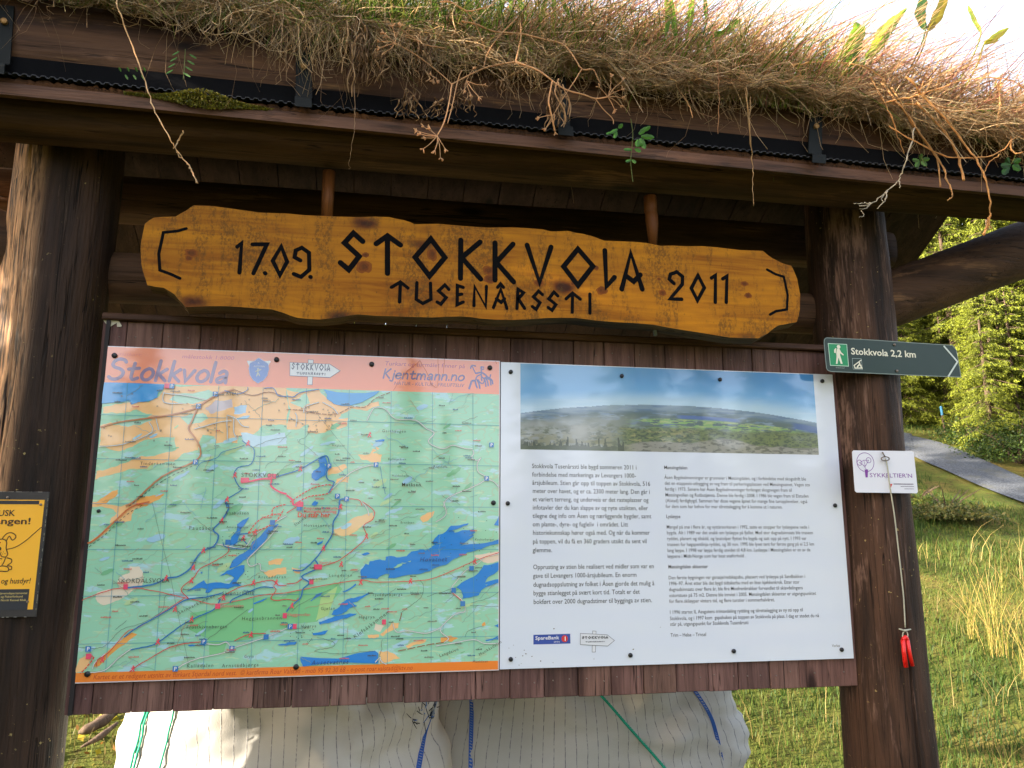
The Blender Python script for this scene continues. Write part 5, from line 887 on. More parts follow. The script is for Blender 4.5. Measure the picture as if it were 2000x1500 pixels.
mb = MB(); mid = (fx0 + fx1) / 2; yy = DF - 0.0008; e1 = xx(318, 450); k_ = (e1 - mid) * 2
mb.text('HUSK', xx(158, 360), zz(362), yy, 0.0190, BKI, align='r', bold=0.02); mb.text('båndtvangen!', fx0 + 0.010, zz(448), yy, 0.0205, BKI, e1 - fx0 - 0.010, bold=0.02); mb.text('Vis hensyn til vilt', fx0 + 0.012, zz(960), yy, 0.0170, BKI, 0.098, shear=0.15); mb.text('og husdyr!', xx(8, 1068), zz(1068), yy, 0.0170, BKI, xx(320, 1068) - xx(8, 1068), shear=0.12, bold=0.012)
for z_, s in ((1180, 'Miljøverndepartementet'), (1215, 'Norges Jeger- og Fiskerforbund'), (1252, 'Norges Bondelag • Norsk Kennel Klub')): mb.text(s, xx({1180: 288, 1215: 238, 1252: 272}[z_], z_), zz(z_), yy - 0.0006, 0.0066, lin((226, 200, 120)), align='r')
mb.build('sign_lettering', m_paint, dog)
mb = MB(); w = 0.0016
ox = xx(0, 700); D = lambda *q: [(xx(u, v), zz(v)) for u, v in q]
for q in ([(70, 712), (160, 690), (260, 630), (360, 545), (420, 492), (446, 480)], [(20, 605), (70, 550), (120, 538), (160, 560), (165, 590), (130, 615), (100, 575), (70, 620)], [(-150, 640), (-80, 610), (0, 605), (50, 610), (72, 640), (66, 700), (82, 760), (60, 790), (20, 785), (5, 760), (-20, 700)], [(60, 800), (40, 850), (20, 880)], [(75, 800), (120, 815), (120, 850), (80, 880), (120, 890), (120, 920), (90, 925)], [(-40, 800), (20, 810)], [(-160, 940), (-60, 935), (80, 940), (85, 900), (40, 885), (-30, 890)], [(-180, 640), (-230, 700), (-240, 800), (-220, 900), (-160, 940)], [(-150, 640), (-190, 590), (-240, 600), (-250, 680), (-220, 720)], [(-120, 800), (-100, 930)], [(-240, 800), (-300, 780), (-330, 720)]): mb.line(smooth(D(*q), 4), w * (1.2 if q[0][0] == 70 else 1.4), yy, lin((84, 48, 10)))
a = D((-5, 705))[0]; mb.disc(a[0], a[1], 0.0045, yy - 0.0006, lin((60, 40, 20)), 14); mb.line(D((-10, 650), (5, 640)), 0.003, yy - 0.0004, lin((170, 60, 20))); 
for q in ((15, 745), (38, 738), (30, 760), (55, 755)): a = D(q)[0]; mb.disc(a[0], a[1], 0.0009, yy - 0.0006, lin((90, 50, 10)), 8)
mb.build('dog_drawing', m_paint, dog)
for u, v in ((430, 243), (85, 170), (292, 1260)):
    a = D((u, v))[0]; mb = MB(); mb.tube([(a[0], DF - 0.0008, a[1]), (a[0], DF - 0.003, a[1]), (a[0], DF - 0.0036, a[1])], [0.0028, 0.0028, 0.0014], 10); mb.build('screw', m_nail, dog, True)
# ------------------------------------------------------------------ spruces
m_bark2 = wood('spruce bark', lin((60, 48, 40)), lin((110, 92, 76)), 'z', 1.0, False, 0.9)
def spruce_mesh(H, R, seed, dens=1.0, base=0.5, col=False):
    r = np.random.RandomState(seed); O, D, Ln, Cl = [], [], [], []; z = base; bp = []
    while z < H * 0.985:
        f = 1 - z / H; nb = (13 if col else int(r.randint(6, 9))) if f > 0.1 else (9 if col else 4)
        for k in range(nb):
            th = r.uniform(0, 6.283); L = (R * min(1, f * 4.4) * r.uniform(0.85, 1.05) if col else R * (f ** 0.78) * r.uniform(0.62, 1.12)) + 0.12; ns = max(4, int(L * 19 * dens)); s = np.sort(r.uniform(0.08, 1, ns))
            dro = r.uniform(0.18, 0.42) * (0.4 + f); out = np.array([math.cos(th), math.sin(th), 0]); sd = np.array([-math.sin(th), math.cos(th), 0]); z0 = z + r.uniform(-.15, .15)
            pos = out[None] * (s * L)[:, None] + np.array([0, 0, z0])[None] + np.array([0, 0, 1])[None] * (L * (-dro * s * 1.5 + 0.45 * dro * s ** 3))[:, None]; bp.append((np.array([0, 0, z0]), pos[-1]))
            for side in (-1, 1):
                tl_ = L * 0.34 * (1 - 0.55 * s) * r.uniform(0.5, 1.2, ns) + 0.05; dr = out[None] * r.uniform(0.35, 0.8, ns)[:, None] + side * sd[None] * r.uniform(0.4, 1, ns)[:, None] + np.array([0, 0, -1])[None] * r.uniform(0.3, 1.3, ns)[:, None]; dr /= np.linalg.norm(dr, axis=1, keepdims=True)
                nq = 6
                for q in range(nq):
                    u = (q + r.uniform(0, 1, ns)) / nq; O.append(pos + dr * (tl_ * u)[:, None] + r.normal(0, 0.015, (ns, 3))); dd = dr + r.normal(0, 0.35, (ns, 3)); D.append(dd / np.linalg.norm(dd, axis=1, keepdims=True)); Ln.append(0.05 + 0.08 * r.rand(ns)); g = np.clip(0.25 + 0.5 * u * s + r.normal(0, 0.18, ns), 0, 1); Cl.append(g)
        z += (0.24 if col else 0.37) * (0.55 + 0.6 * f)
    O = np.concatenate(O); D = np.concatenate(D); Ln = np.concatenate(Ln); g = np.concatenate(Cl)[:, None]; N = len(O)
    w = np.cross(D, r.normal(0, 1, (N, 3))); w /= np.linalg.norm(w, axis=1, keepdims=True) + 1e-6; wd = (0.009 + 0.010 * r.rand(N))[:, None]; L3 = Ln[:, None]
    v = np.stack([O - D * L3 * 0.5, O + w * wd, O + D * L3 * 0.6, O - w * wd], 1).reshape(-1, 3); q = np.arange(4 * N).reshape(N, 4)
    c = np.array(lin((34, 50, 22)))[None] * (1 - g) + np.array(lin((156, 164, 48)))[None] * g  # needles darken inwards and yellow outwards, painting in dark gaps and sunlit tips
    return v, q, c, bp
def trunk_mesh(H, r0, bp, seed):
    mb = MB(); r = np.random.RandomState(seed); mb.tube([(0, 0, -0.4), (0, 0, 0.3), (0.02, 0, H * 0.4), (0, 0.03, H * 0.75), (0, 0, H)], [r0 * 1.4, r0, r0 * 0.7, r0 * 0.35, 0.01], 10)
    for a, b in bp[::2]: mb.tube([a, (a + b) / 2 + np.array([0, 0, 0.03]), b], [0.022, 0.014, 0.005], 4, cap=False)
    return mb
KINDS = []
for (H, R, sd, dn, cl) in ((11.5, 2.3, 1, 1, False), (9.0, 1.9, 2, 1, False), (13.5, 2.6, 3, 1, False), (6.0, 1.5, 4, 1.2, False), (5.25, 0.98, 5, 2.6, True)):
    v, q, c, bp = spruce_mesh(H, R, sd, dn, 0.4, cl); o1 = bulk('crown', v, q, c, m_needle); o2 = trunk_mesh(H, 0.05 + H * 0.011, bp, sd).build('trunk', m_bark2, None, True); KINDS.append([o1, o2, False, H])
def tree(k, x, y, sc, rot, label, group):
    o1, o2, used, H = KINDS[k]; root = empty('spruce_tree', (x, y, float(hgt(x, y))), label, 'tree', group); root.scale = (sc, sc, sc); root.rotation_euler = (0, 0, rot)
    for s in (o1, o2):
        c = s
        if used: c = s.copy(); COL.objects.link(c)
        c.parent = root; c.location = (0, 0, 0)
    KINDS[k][2] = True
def at_px(px, d):
    q = (px - 1000) / CAM_F * CAM_R[0] + CAM_R[2] + 0.18 * CAM_R[1]; q = q[:2] / np.linalg.norm(q[:2]); return CAM_C[:2] + q * d
r = np.random.RandomState(17)
LAB = {0: 'tall sunlit spruce with drooping branches beyond the path', 1: 'mid height spruce with full skirts beside the path', 2: 'tallest broad spruce in the forest behind the path', 3: 'young bushy spruce at the forest edge'}
FG = 'spruces of the forest behind the path'
PM = np.array([q[:2] for q in smooth(PA, 4)]); PM2 = np.array([q[:2] for q in smooth(PB_, 4)]); OUTW = (PM - PM2); OUTW /= np.linalg.norm(OUTW, axis=1, keepdims=True)
def topfit(k, x, y, m): d = math.hypot(x - CAM_C[0], y - CAM_C[1]); return max(0.3, (d * m + 0.36 - float(hgt(x, y))) / KINDS[k][3])
ROW = ['low young spruce in the front row right at the path edge', 'bushy spruce in the second row behind the low young ones', 'tall sunlit spruce in the third row beyond the path', 'tall spruce in the fourth row, half hidden in the forest', 'spruce at the very back of the forest beyond the path']
i = 0
for row, (off, step, ks, m) in enumerate(((1.9, 2, (3, 1, 3, 3), 0.27), (3.3, 2, (1, 0, 1), 0.42), (5.6, 2, (0, 2, 1), 0.50), (9.0, 3, (2, 0), 0.50), (14, 4, (2, 0), 0.50))):
    for j in range(1, len(PM), step):
        x, y = PM[j] + OUTW[j] * (off + r.uniform(-.5, .5)) + r.uniform(-.5, .5, 2); k = ks[i % len(ks)]; i += 1
        if math.hypot(x - CAM_C[0], y - CAM_C[1]) < 9.5: continue
        tree(k, x, y, topfit(k, x, y, m * r.uniform(0.9, 1.03)), r.uniform(0, 6), ROW[row], 'spruces of the ' + ['front', 'second', 'third', 'fourth', 'rearmost'][row] + ' row behind the path')
for k, px, d in ((2, 1700, 24), (0, 1740, 21), (2, 1760, 26), (1, 1775, 19)):
    x, y = at_px(px, d); tree(k, x, y, topfit(k, x, y, 0.48), r.uniform(0, 6), 'tall spruce where the path bends out of sight behind the right post', 'spruces at the path bend')
for k, x, y, sc in ((0, 0.5, 17, 1.0), (2, -4, 15, 1.0), (1, 4, 19, 1.1), (0, -9, 20, 1.1), (2, 8, 24, 1.0), (1, -14, 14, 1.2), (0, 11, 30, 1.1), (2, -20, 24, 1.1), (1, -1.5, 13, 0.9)): tree(k, x, y, sc, r.uniform(0, 6), 'spruce on the bank hidden behind the shelter', 'spruces on the bank behind the shelter')
for k, x, y, sc in ((2, -24, -56, 1.0), (0, -17, -62, 1.0), (2, -10, -58, 0.9), (0, -3, -60, 0.9), (2, 3, -52, 1.1), (0, 9, -38, 1.25), (2, 13, -33, 1.3), (0, 17.5, -36, 1.2), (2, 24, -40, 1.25), (0, 30, -44, 1.2), (2, 37, -42, 1.2), (1, -30, -58, 1.1), (0, 44, -46, 1.2), (2, 50, -40, 1.3), (1, 6, -57, 1.2), (1, 20, -50, 1.5), (0, -13, -66, 1.1), (2, 31, -56, 1.4)): tree(k, x, y, sc, r.uniform(0, 6), 'spruce across the clearing in front of the shelter', 'spruces across the clearing')

for k, x, y, sc in ((0, -11, -6.8, 0.9), (2, -12.5, -9.5, 0.9), (0, -10.5, -12.5, 1.0), (2, -12, -16, 1.0), (0, -11, -19.5, 1.0), (2, -13, -23, 1.0), (0, -11, -27, 1.0), (2, -12, -31, 1.0), (1, -14, -5.6, 1.0), (0, -13, -35, 1.0), (2, -11, -39, 1.0)): tree(k, x, y, sc, r.uniform(0, 6), 'unseen spruce added left of the clearing to shade it', 'added spruces shading the clearing')  # unseen row added to throw shade over the clearing
tree(4, -5.2, -2.40, 1.1, 2.0, 'taller dense spruce farther left, unseen, added to shade the board', None); tree(4, -3.0, -1.70, 1.0, 0.4, 'slender dense spruce left of the shelter, unseen, added to shade the board', None)  # unseen spruces added, crowns shaped to keep the sun off the board
for k, x, y, sc in ((0, -5.6, 2.7, 0.74), (1, -5.3, 4.2, 0.95), (0, -5.8, 5.7, 0.76), (1, -5.2, 7.4, 1.2), (0, -5.6, 9.0, 1.0), (2, -6.5, 11.0, 0.9), (2, -8.5, 3.8, 0.66), (0, -8.0, 6.6, 0.8), (1, -7.2, 2.4, 0.8)): tree(k, x, y, sc, r.uniform(0, 6), 'unseen spruce added on the left bank to shade the meadow', 'added spruces shading the meadow')  # out of view, added to cast shade on meadow and path

# ------------------------------------------------------------------ meadow grass and plants
def scatter(n, x0, x1, y0, y1, seed, keep):
    r = np.random.RandomState(seed); x = r.uniform(x0, x1, n); y = r.uniform(y0, y1, n); k = keep(x, y, r.rand(n)); return x[k], y[k], r
def offpath(x, y):
    d = np.full(len(x), 9.0)
    for p in PATH_MID[::3]: d = np.minimum(d, np.hypot(x - p[0], y - p[1]))
    return d
def field(n, box, hmin, hmax, seed, keep, pal, wid=0.004, lean=0.5):
    x, y, r = scatter(n, *box, seed, keep); N = len(x); z = hgt(x, y); h = r.uniform(hmin, hmax, N) * (0.5 + vnoise(x * 1.3 + 50, y * 1.3 + 50, 5)); th = r.uniform(0, 6.283, N); ln_ = r.uniform(0.15, 1, N) * lean
    t = np.linspace(0, 1, 4)[None, :]; dx = np.cos(th)[:, None] * (ln_ * h)[:, None] * t ** 2; dy = np.sin(th)[:, None] * (ln_ * h)[:, None] * t ** 2; dz = h[:, None] * (t - 0.35 * ln_[:, None] * t ** 2)
    path = np.stack([x[:, None] + dx, y[:, None] + dy, z[:, None] - 0.01 + dz], 2); dist = np.hypot(x - CAM_C[0], y - CAM_C[1]); w = (wid * (1 + dist * 0.12))[:, None] * (1 - t ** 2 * 0.85); fa = np.stack([-np.sin(th), np.cos(th), 0 * th], 1) * 0.6 + np.array([0.76, -0.65, 0])[None] * r.choice([-1, 1], N)[:, None] * 0.7
    fa /= np.linalg.norm(fa, axis=1, keepdims=True); pal = np.array([lin(c) for c in pal]); k = np.clip((vnoise(x * 0.9 + 20, y * 0.9 + 20, 8) * 0.7 + r.rand(N) * 0.45) * len(pal) * 0.85, 0, len(pal) - 1).astype(int)
    return blades(path, w, pal[k] * r.uniform(0.75, 1.2, (N, 1)), fa)
GP = [(44, 66, 26), (58, 82, 32), (70, 92, 34), (88, 100, 40), (112, 104, 54), (138, 120, 70)]
dd = lambda x, y: np.hypot(x - CAM_C[0], y - CAM_C[1])
near = lambda x, y, u: (vnoise(x * 2.4 + 9, y * 2.4 + 9, 61) + 0.35 > u) & (np.roll(u, 7) < np.clip(4.0 / dd(x, y), 0, 1) ** 1.3) & (offpath(x, y) > 1.1)
parts = [field(190000, (1.0, 9.5, 0.95, 9.0), 0.025, 0.075, 1, near, GP), field(1500, (1.4, 6.0, 1.0, 4.0), 0.12, 0.30, 2, near, GP[3:], 0.0024, 0.7), field(16000, (-3, 1.2, 1.0, 6), 0.04, 0.12, 3, near, GP[2:] + [(120, 96, 50)]), field(16000, (6, 20, 5, 18), 0.05, 0.12, 4, lambda x, y, u: offpath(x, y) > 1.4, GP[1:], 0.006), field(42000, (2.5, 12, 2.5, 11), 0.03, 0.085, 7, lambda x, y, u: (offpath(x, y) > 0.85) & (vnoise(x * 1.8, y * 1.8, 66) + 0.4 > u), GP, 0.004), field(900, (2.8, 7, 0.8, 4.5), 0.12, 0.34, 8, lambda x, y, u: (vnoise(x * 1.5 + 3, y * 1.5, 67) > 0.55), [(150, 132, 80), (176, 152, 92), (120, 116, 56)], 0.0022, 0.8), field(9000, (-8, 9, -8, 0.9), 0.04, 0.10, 6, lambda x, y, u: (np.abs(x - 0.7) > 1.2) | (y > 0.0), GP)]
tag(bulk('meadow_grass', *cat(*parts), m_grass), 'green and straw coloured grass of the meadow behind the shelter', None, None, 'stuff')
# tall tufts
def tuft(px, py, n, h, label, seed):
    p = on_ground(px, py); r = np.random.RandomState(seed); th = r.uniform(0, 6.28, n); ln_ = r.uniform(0.05, 0.55, n); hh = h * r.uniform(0.5, 1.1, n); t = np.linspace(0, 1, 6)[None, :]
    path = np.stack([p[0] + r.normal(0, .03, n)[:, None] + np.cos(th)[:, None] * (ln_ * hh)[:, None] * t ** 1.8, p[1] + r.normal(0, .03, n)[:, None] + np.sin(th)[:, None] * (ln_ * hh)[:, None] * t ** 1.8, float(hgt(p[0], p[1])) - 0.01 + hh[:, None] * (t - 0.25 * ln_[:, None] * t ** 2)], 2)
    c = np.array([lin(k) for k in ((186, 164, 96), (160, 150, 70), (128, 134, 56), (206, 178, 110))])[r.randint(0, 4, n)]; w = np.tile((0.0021 * (1.05 - t ** 3 * 0.8)), (n, 1)); w[:, -2] *= r.choice([1, 2.2], n)
    o = bulk('grass_tuft', *strands(path, w * 0.55, c), m_grass); tag(o, label, 'grass tuft', 'tall tufts in the meadow')
tuft(1950, 1285, 45, 0.62, 'tall straw coloured grass tuft by the right edge of the meadow', 5); tuft(1900, 1250, 26, 0.50, 'thin straw grass tuft beside the lower path side', 6); tuft(2010, 1330, 30, 0.6, 'dense straw grass tuft nearest the right frame edge', 7)
# low leafy shrubs by the path
def shrub(px, py, R, n, pal, label, seed, flat=0.7):
    p = on_ground(px, py); r = np.random.RandomState(seed); root = empty('shrub', (p[0], p[1], float(hgt(p[0], p[1]))), label, 'shrub', 'shrubs along the path'); d = r.normal(0, 1, (n, 3)); d /= np.linalg.norm(d, axis=1, keepdims=True); d[:, 2] = np.abs(d[:, 2]) * flat; O = d * (R * r.uniform(0.45, 1.0, n) * (0.75 + 0.5 * r.rand(n)))[:, None] + np.array([p[0], p[1], float(hgt(p[0], p[1]))])
    D = r.normal(0, 1, (n, 3)); D /= np.linalg.norm(D, axis=1, keepdims=True); w = np.cross(D, r.normal(0, 1, (n, 3))); w /= np.linalg.norm(w, axis=1, keepdims=True); L3 = r.uniform(0.012, 0.03, n)[:, None]
    v = np.stack([O - D * L3, O + w * L3 * 0.5, O + D * L3, O - w * L3 * 0.5], 1).reshape(-1, 3); pal = np.array([lin(k) for k in pal]); bulk('foliage', v, np.arange(4 * n).reshape(n, 4), pal[r.randint(0, len(pal), n)], m_leaf, root)
    mb = MB()
    for k in range(9): a = r.uniform(0, 6.28); mb.tube([(p[0], p[1], float(hgt(p[0], p[1])) - 0.05), (p[0] + R * .3 * math.cos(a), p[1] + R * .3 * math.sin(a), hgt(p[0], p[1]) + R * .4), (p[0] + R * .7 * math.cos(a), p[1] + R * .7 * math.sin(a), hgt(p[0], p[1]) + R * .65)], [0.012, 0.008, 0.003], 5)
    mb.build('stem', m_bark2, root)
GD = [(60, 80, 34), (78, 98, 40), (50, 66, 30)]
shrub(1990, 905, 0.85, 5200, GD, 'dark green shrub below the spruces at the path edge', 1); shrub(1900, 870, 0.6, 3600, GD + [(120, 124, 50)], 'olive shrub between blue topped stake and yellow bush', 2); shrub(1925, 862, 0.42, 1500, [(196, 170, 50), (176, 150, 46), (140, 130, 44)], 'small yellow autumn bush beside the path', 3); shrub(1850, 1015, 0.5, 3600, [(86, 88, 46), (104, 98, 54), (70, 80, 40)], 'low brownish heather shrub on the meadow slope', 4, 0.35); shrub(1790, 990, 0.35, 1600, [(96, 116, 50), (120, 124, 60)], 'low fern like shrub right of the card post', 5, 0.4)
# marker stake with a blue top
p = on_ground(1847, 846); stake = empty('marker_stake', (p[0], p[1], float(hgt(p[0], p[1]))), 'thin wooden marker stake with a blue painted top by the path bend', 'stake'); z = float(hgt(p[0], p[1])); mb = MB(); mb.tube([(p[0], p[1], z - 0.2), (p[0] - 0.03, p[1], z + 0.30)], 0.018, 8); mb.build('stake_post', m_bark2, stake); mb = MB(); mb.tube([(p[0] - 0.03, p[1], z + 0.30), (p[0] - 0.04, p[1], z + 0.44), (p[0] - 0.04, p[1], z + 0.45)], [0.020, 0.020, 0.012], 8); mb.build('painted_top', plain('blue paint', lin((70, 140, 180)), 0.5), stake)
# roots on the left bank
for i, (q, rad, lab) in enumerate(((((238, 1402), (205, 1425), (178, 1440), (160, 1447)), 0.022, 'pale weathered root leaning across the mossy bank'), (((235, 1432), (200, 1460), (165, 1480)), 0.012, 'thin dark root below the pale root on the bank'))):
    pts = [on_ground(*k) + np.array([0, -0.06, 0.05 + 0.01 * i]) for k in q]; mb = MB(); mb.tube(smooth(pts, 4), [rad * (0.25 + 0.9 * math.sin(math.pi * (0.12 + 0.85 * i_ / (4 * (len(q) - 1)))) + 0.12 * math.sin(5 * i_)) for i_ in range(4 * (len(q) - 1) + 1)], 9); tag(mb.build('tree_root', m_bark2, None, True), lab, 'root', 'roots on the bank')
r = np.random.RandomState(4); n = 2600; x = r.uniform(-2.6, 0.5, n); y = r.uniform(1.1, 4.5, n); O = np.stack([x, y, hgt(x, y) + r.uniform(0.0, 0.05, n)], 1); D = r.normal(0, 1, (n, 3)) * [1, 1, .5]; D /= np.linalg.norm(D, axis=1, keepdims=True); w = np.cross(D, r.normal(0, 1, (n, 3))); w /= np.linalg.norm(w, axis=1, keepdims=True); L3 = r.uniform(0.012, 0.03, n)[:, None]
tag(bulk('moss_and_leaf_litter', np.stack([O - D * L3, O + w * L3 * .6, O + D * L3, O - w * L3 * .6], 1).reshape(-1, 3), np.arange(4 * n).reshape(n, 4), np.array([lin(k) for k in ((176, 150, 50), (150, 140, 44), (120, 84, 40), (110, 120, 40))])[r.randint(0, 4, n)], m_leaf), 'yellow green moss and dead leaves on the bank at lower left', None, None, 'stuff')

# ------------------------------------------------------------------ white bulk bags
def bagmat(name, per, off):
    t = NT(name); at = t.n('ShaderNodeAttribute'); at.attribute_name = 'around'; s = at.outputs['Fac']; n = t.noise(t.coord(), 6, 4); fr = t.math('FRACT', t.math('ADD', t.math('DIVIDE', s, per), off)); d = t.math('ABSOLUTE', t.math('SUBTRACT', fr, 0.5)); br = t.noise(t.coord((60, 60, 26)), 3, 3, 0.7)
    st = t.math('MULTIPLY', t.band(d, 0.055, 0.02), t.band(br, 0.34, 0.6)); col = t.mix(n, lin((186, 182, 174)), lin((208, 204, 197))); col = t.mix(t.math('MULTIPLY', st, 0.75), col, lin((84, 86, 100)))
    di = t.noise(t.coord(), 3.0, 5, 0.7); col = t.mix(t.math('MULTIPLY', t.band(di, 0.55, 0.75), 0.35), col, lin((170, 156, 132)))
    wv = t.noise(t.coord((400, 400, 400)), 1.0, 1); t.bump(t.math('ADD', t.math('MULTIPLY', wv, 0.5), t.math('MULTIPLY', st, 0.8)), 0.35, 0.004); t.out(col, 0.7, 0.3)
    tr = t.n('ShaderNodeBsdfTranslucent'); t.l(col, tr.inputs['Color']); mx = t.n('ShaderNodeMixShader'); mx.inputs[0].default_value = 0.22; t.l(t.b.outputs[0], mx.inputs[1]); t.l(tr.outputs[0], mx.inputs[2]); t.l(mx.outputs[0], t.t.nodes['Material Output'].inputs['Surface']); return t.m
class Bag:
    def __init__(s, c, h, e, seed, sag, fold): s.c, s.h, s.e, s.seed, s.sag, s.fold = np.array(c), h, e, seed, sag, fold
    def at(s, th, ph):
        """th: around (-pi/2 is the front), ph: -pi/2 bottom .. pi/2 top."""
        pw = lambda a, k: np.sign(a) * np.abs(a) ** k
        ct, st, cp, sp = np.cos(th), np.sin(th), np.cos(ph), np.sin(ph); x = s.h[0] * pw(cp, s.e[1]) * pw(ct, s.e[0]); y = s.h[1] * pw(cp, s.e[1]) * pw(st, s.e[0]); z = s.h[2] * pw(sp, s.e[1])
        k = 1 + s.sag * np.clip((z / s.h[2] - 0.25), 0, 1) * np.clip(x / s.h[0], -0.1, 1); x = x * k
        u, w = x + s.c[0], z + s.c[2]
        rg = lambda q: (1 - np.abs(2 * q - 1)) ** 2
        f = s.fold * (0.034 * rg(np.clip(fbm(u * 3.2 + 10 + 0.6 * w, w * 9 + 30 + 2.0 * u, s.seed + 30, 3) / 0.875, 0, 1)) * np.clip(x / s.h[0] + 0.75, 0.35, 1) + 0.010 * rg(np.clip(fbm(u * 9 + 70, w * 22 + 5, s.seed + 50, 3) / 0.875, 0, 1)) + 0.014 * np.sin(9 * u + 5 * w + 2 * np.sin(7 * w)) + 0.014 * np.sin(30 * w - 12 * u + 3 * np.sin(6 * u)) * np.clip(x / s.h[0] + 0.5, 0.15, 1) + 0.05 * (fbm(u * 5 + 40, w * 7 + 40, s.seed, 4) - 0.45) + 0.012 * np.sin(19 * u + 4 * np.sin(5 * w)))
        n = np.stack([x / s.h[0] ** 2, y / s.h[1] ** 2, z / s.h[2] ** 2 * 0.6], -1); n /= np.linalg.norm(n, axis=-1, keepdims=True) + 1e-9
        return np.stack([u, y + s.c[1], w], -1) + n * f[..., None]
    def mesh(s, name, mat, label, group, nt=220, np_=130):
        th = np.linspace(0, 2 * math.pi, nt, endpoint=False); ph = np.linspace(-math.pi / 2 + 0.01, math.pi / 2 - 0.01, np_); T, Pp = np.meshgrid(th, ph); v = s.at(T, Pp); i = np.arange(nt * np_).reshape(np_, nt)
        q = np.stack([i[:-1], np.roll(i, -1, 1)[:-1], np.roll(i, -1, 1)[1:], i[1:]], -1).reshape(-1, 4); root = empty(name, (s.c[0], s.c[1], GROUND_Z), label, 'bag', group); o = bulk('woven_sack', v.reshape(-1, 3), q, None, mat, root, True)
        at = o.data.attributes.new('around', 'FLOAT', 'POINT'); ar = np.sign(np.cos(T)) * np.abs(np.cos(T)) ** s.e[0] * s.h[0] + 0 * Pp; at.data.foreach_set('value', ar.astype(np.float32).ravel()); return root
    def on(s, x, z, off=0.003):
        """point of the front face above (x, z)."""
        th = np.linspace(-math.pi + 0.02, -0.02, 160); ph = np.linspace(-0.6, 1.5, 120); T, Pp = np.meshgrid(th, ph); v = s.at(T, Pp); a, b = 0.02, 0.012
        for _ in range(4):
            k = np.argmin((v[..., 0] - x) ** 2 + (v[..., 2] - z) ** 2); t0, p0 = T.ravel()[k], Pp.ravel()[k]; T, Pp = np.meshgrid(np.linspace(t0 - a, t0 + a, 15), np.linspace(p0 - b, p0 + b, 15)); v = s.at(T, Pp); a /= 6; b /= 6
        p = v.reshape(-1, 3)[np.argmin((v[..., 0] - x) ** 2 + (v[..., 2] - z) ** 2)].copy(); p[1] -= off; return p
LB = Bag((0.44, 0.74, -0.58), (0.475, 0.44, 0.66), (0.62, 0.42), 5, -0.12, 1.0); RB = Bag((1.405, 0.86, -0.66), (0.545, 0.44, 0.63), (0.62, 0.50), 15, 0.0, 0.75)
lb = LB.mesh('bulk_bag', bagmat('striped woven bag', 0.033, 0.1), 'crumpled white woven bulk bag under the trail map, mostly in sunlight', 'bulk bags behind the notice board'); rb = RB.mesh('bulk_bag', bagmat('striped woven bag two', 0.034, 0.4), 'striped white woven bulk bag with blue edge stitching, under the text sheet', 'bulk bags behind the notice board')
m_blue = plain('blue stitching', lin((44, 92, 176)), 0.7); m_green = plain('green twine', lin((24, 150, 120)), 0.6, 0.3, 0, 0.25, 200)
def stitch(bag, root, pts, w=0.010):
    p3 = smooth([bag.on(x, z, 0.004) for x, z in pts], 14); mb = MB()
    for i in range(len(p3) - 1):
        a, b = p3[i], p3[i + 1]; d = (b - a); L = np.linalg.norm(d)
        k = max(1, int(L / 0.007))
        for j in range(k):
            c = a + d * (j + 0.5) / k; sx = np.array([w / 2, 0, 0]); dz = d / L * 0.0032; up = d / L * 0.0030
            mb.add([c - sx - dz - up * .5, c + sx - dz + up, c + sx + dz + up, c - sx + dz - up * .5], [(0, 1, 2, 3)])
    mb.tube([q + np.array([-w / 2, 0.001, 0]) for q in p3], 0.0016, 5); mb.tube([q + np.array([w / 2, 0.001, 0]) for q in p3], 0.0016, 5); mb.build('edge_stitching', m_blue, root)
stitch(RB, rb, [(1.005, -0.10), (0.998, -0.2), (0.993, -0.30), (0.99, -0.42)]); stitch(RB, rb, [(1.70, -0.12), (1.755, -0.22), (1.785, -0.30), (1.80, -0.42)]); stitch(LB, lb, [(0.868, -0.19), (0.845, -0.25), (0.825, -0.33), (0.80, -0.4)], 0.012)
mb = MB()
for pts in ([(0.075, -0.05), (0.05, -0.20), (0.035, -0.34), (0.03, -0.45)], [(0.083, -0.05), (0.060, -0.20), (0.044, -0.34), (0.037, -0.45)], [(0.165, -0.05), (0.14, -0.20), (0.10, -0.40)]): mb.tube([LB.on(p[0], p[1], 0.006) for p in smooth(pts, 10)], 0.0030, 6)
tag(mb.build('green_twine', m_green, None, True), 'green twine strands hanging down the sunlit left bag', 'twine')
q = []
for t_ in np.linspace(0, 1, 9):
    px_, py_ = 1172 + 132 * t_, 1356 + 150 * t_; p = P(px_, py_, 0.43)
    for _ in range(3): p = P(px_, py_, RB.on(p[0], p[2], 0.009)[1])
    q.append(p)
for _ in range(2): q = [q[0]] + [np.array([q[i][0], min(q[i][1], (q[i - 1][1] + q[i + 1][1]) / 2), q[i][2]]) for i in range(1, len(q) - 1)] + [q[-1]]
q = smooth(q, 5); mb = MB()
for k in range(3): mb.tube([p + 0.0024 * np.array([math.cos(i * 0.9 + 2.1 * k), math.sin(i * 0.9 + 2.1 * k), 0.4 * math.sin(i * .9 + 2.1 * k)]) for i, p in enumerate(smooth(q, 2))], 0.0028, 6)
tag(mb.build('green_rope', m_green, None, True), 'taut teal rope slanting across the right bag', 'rope')
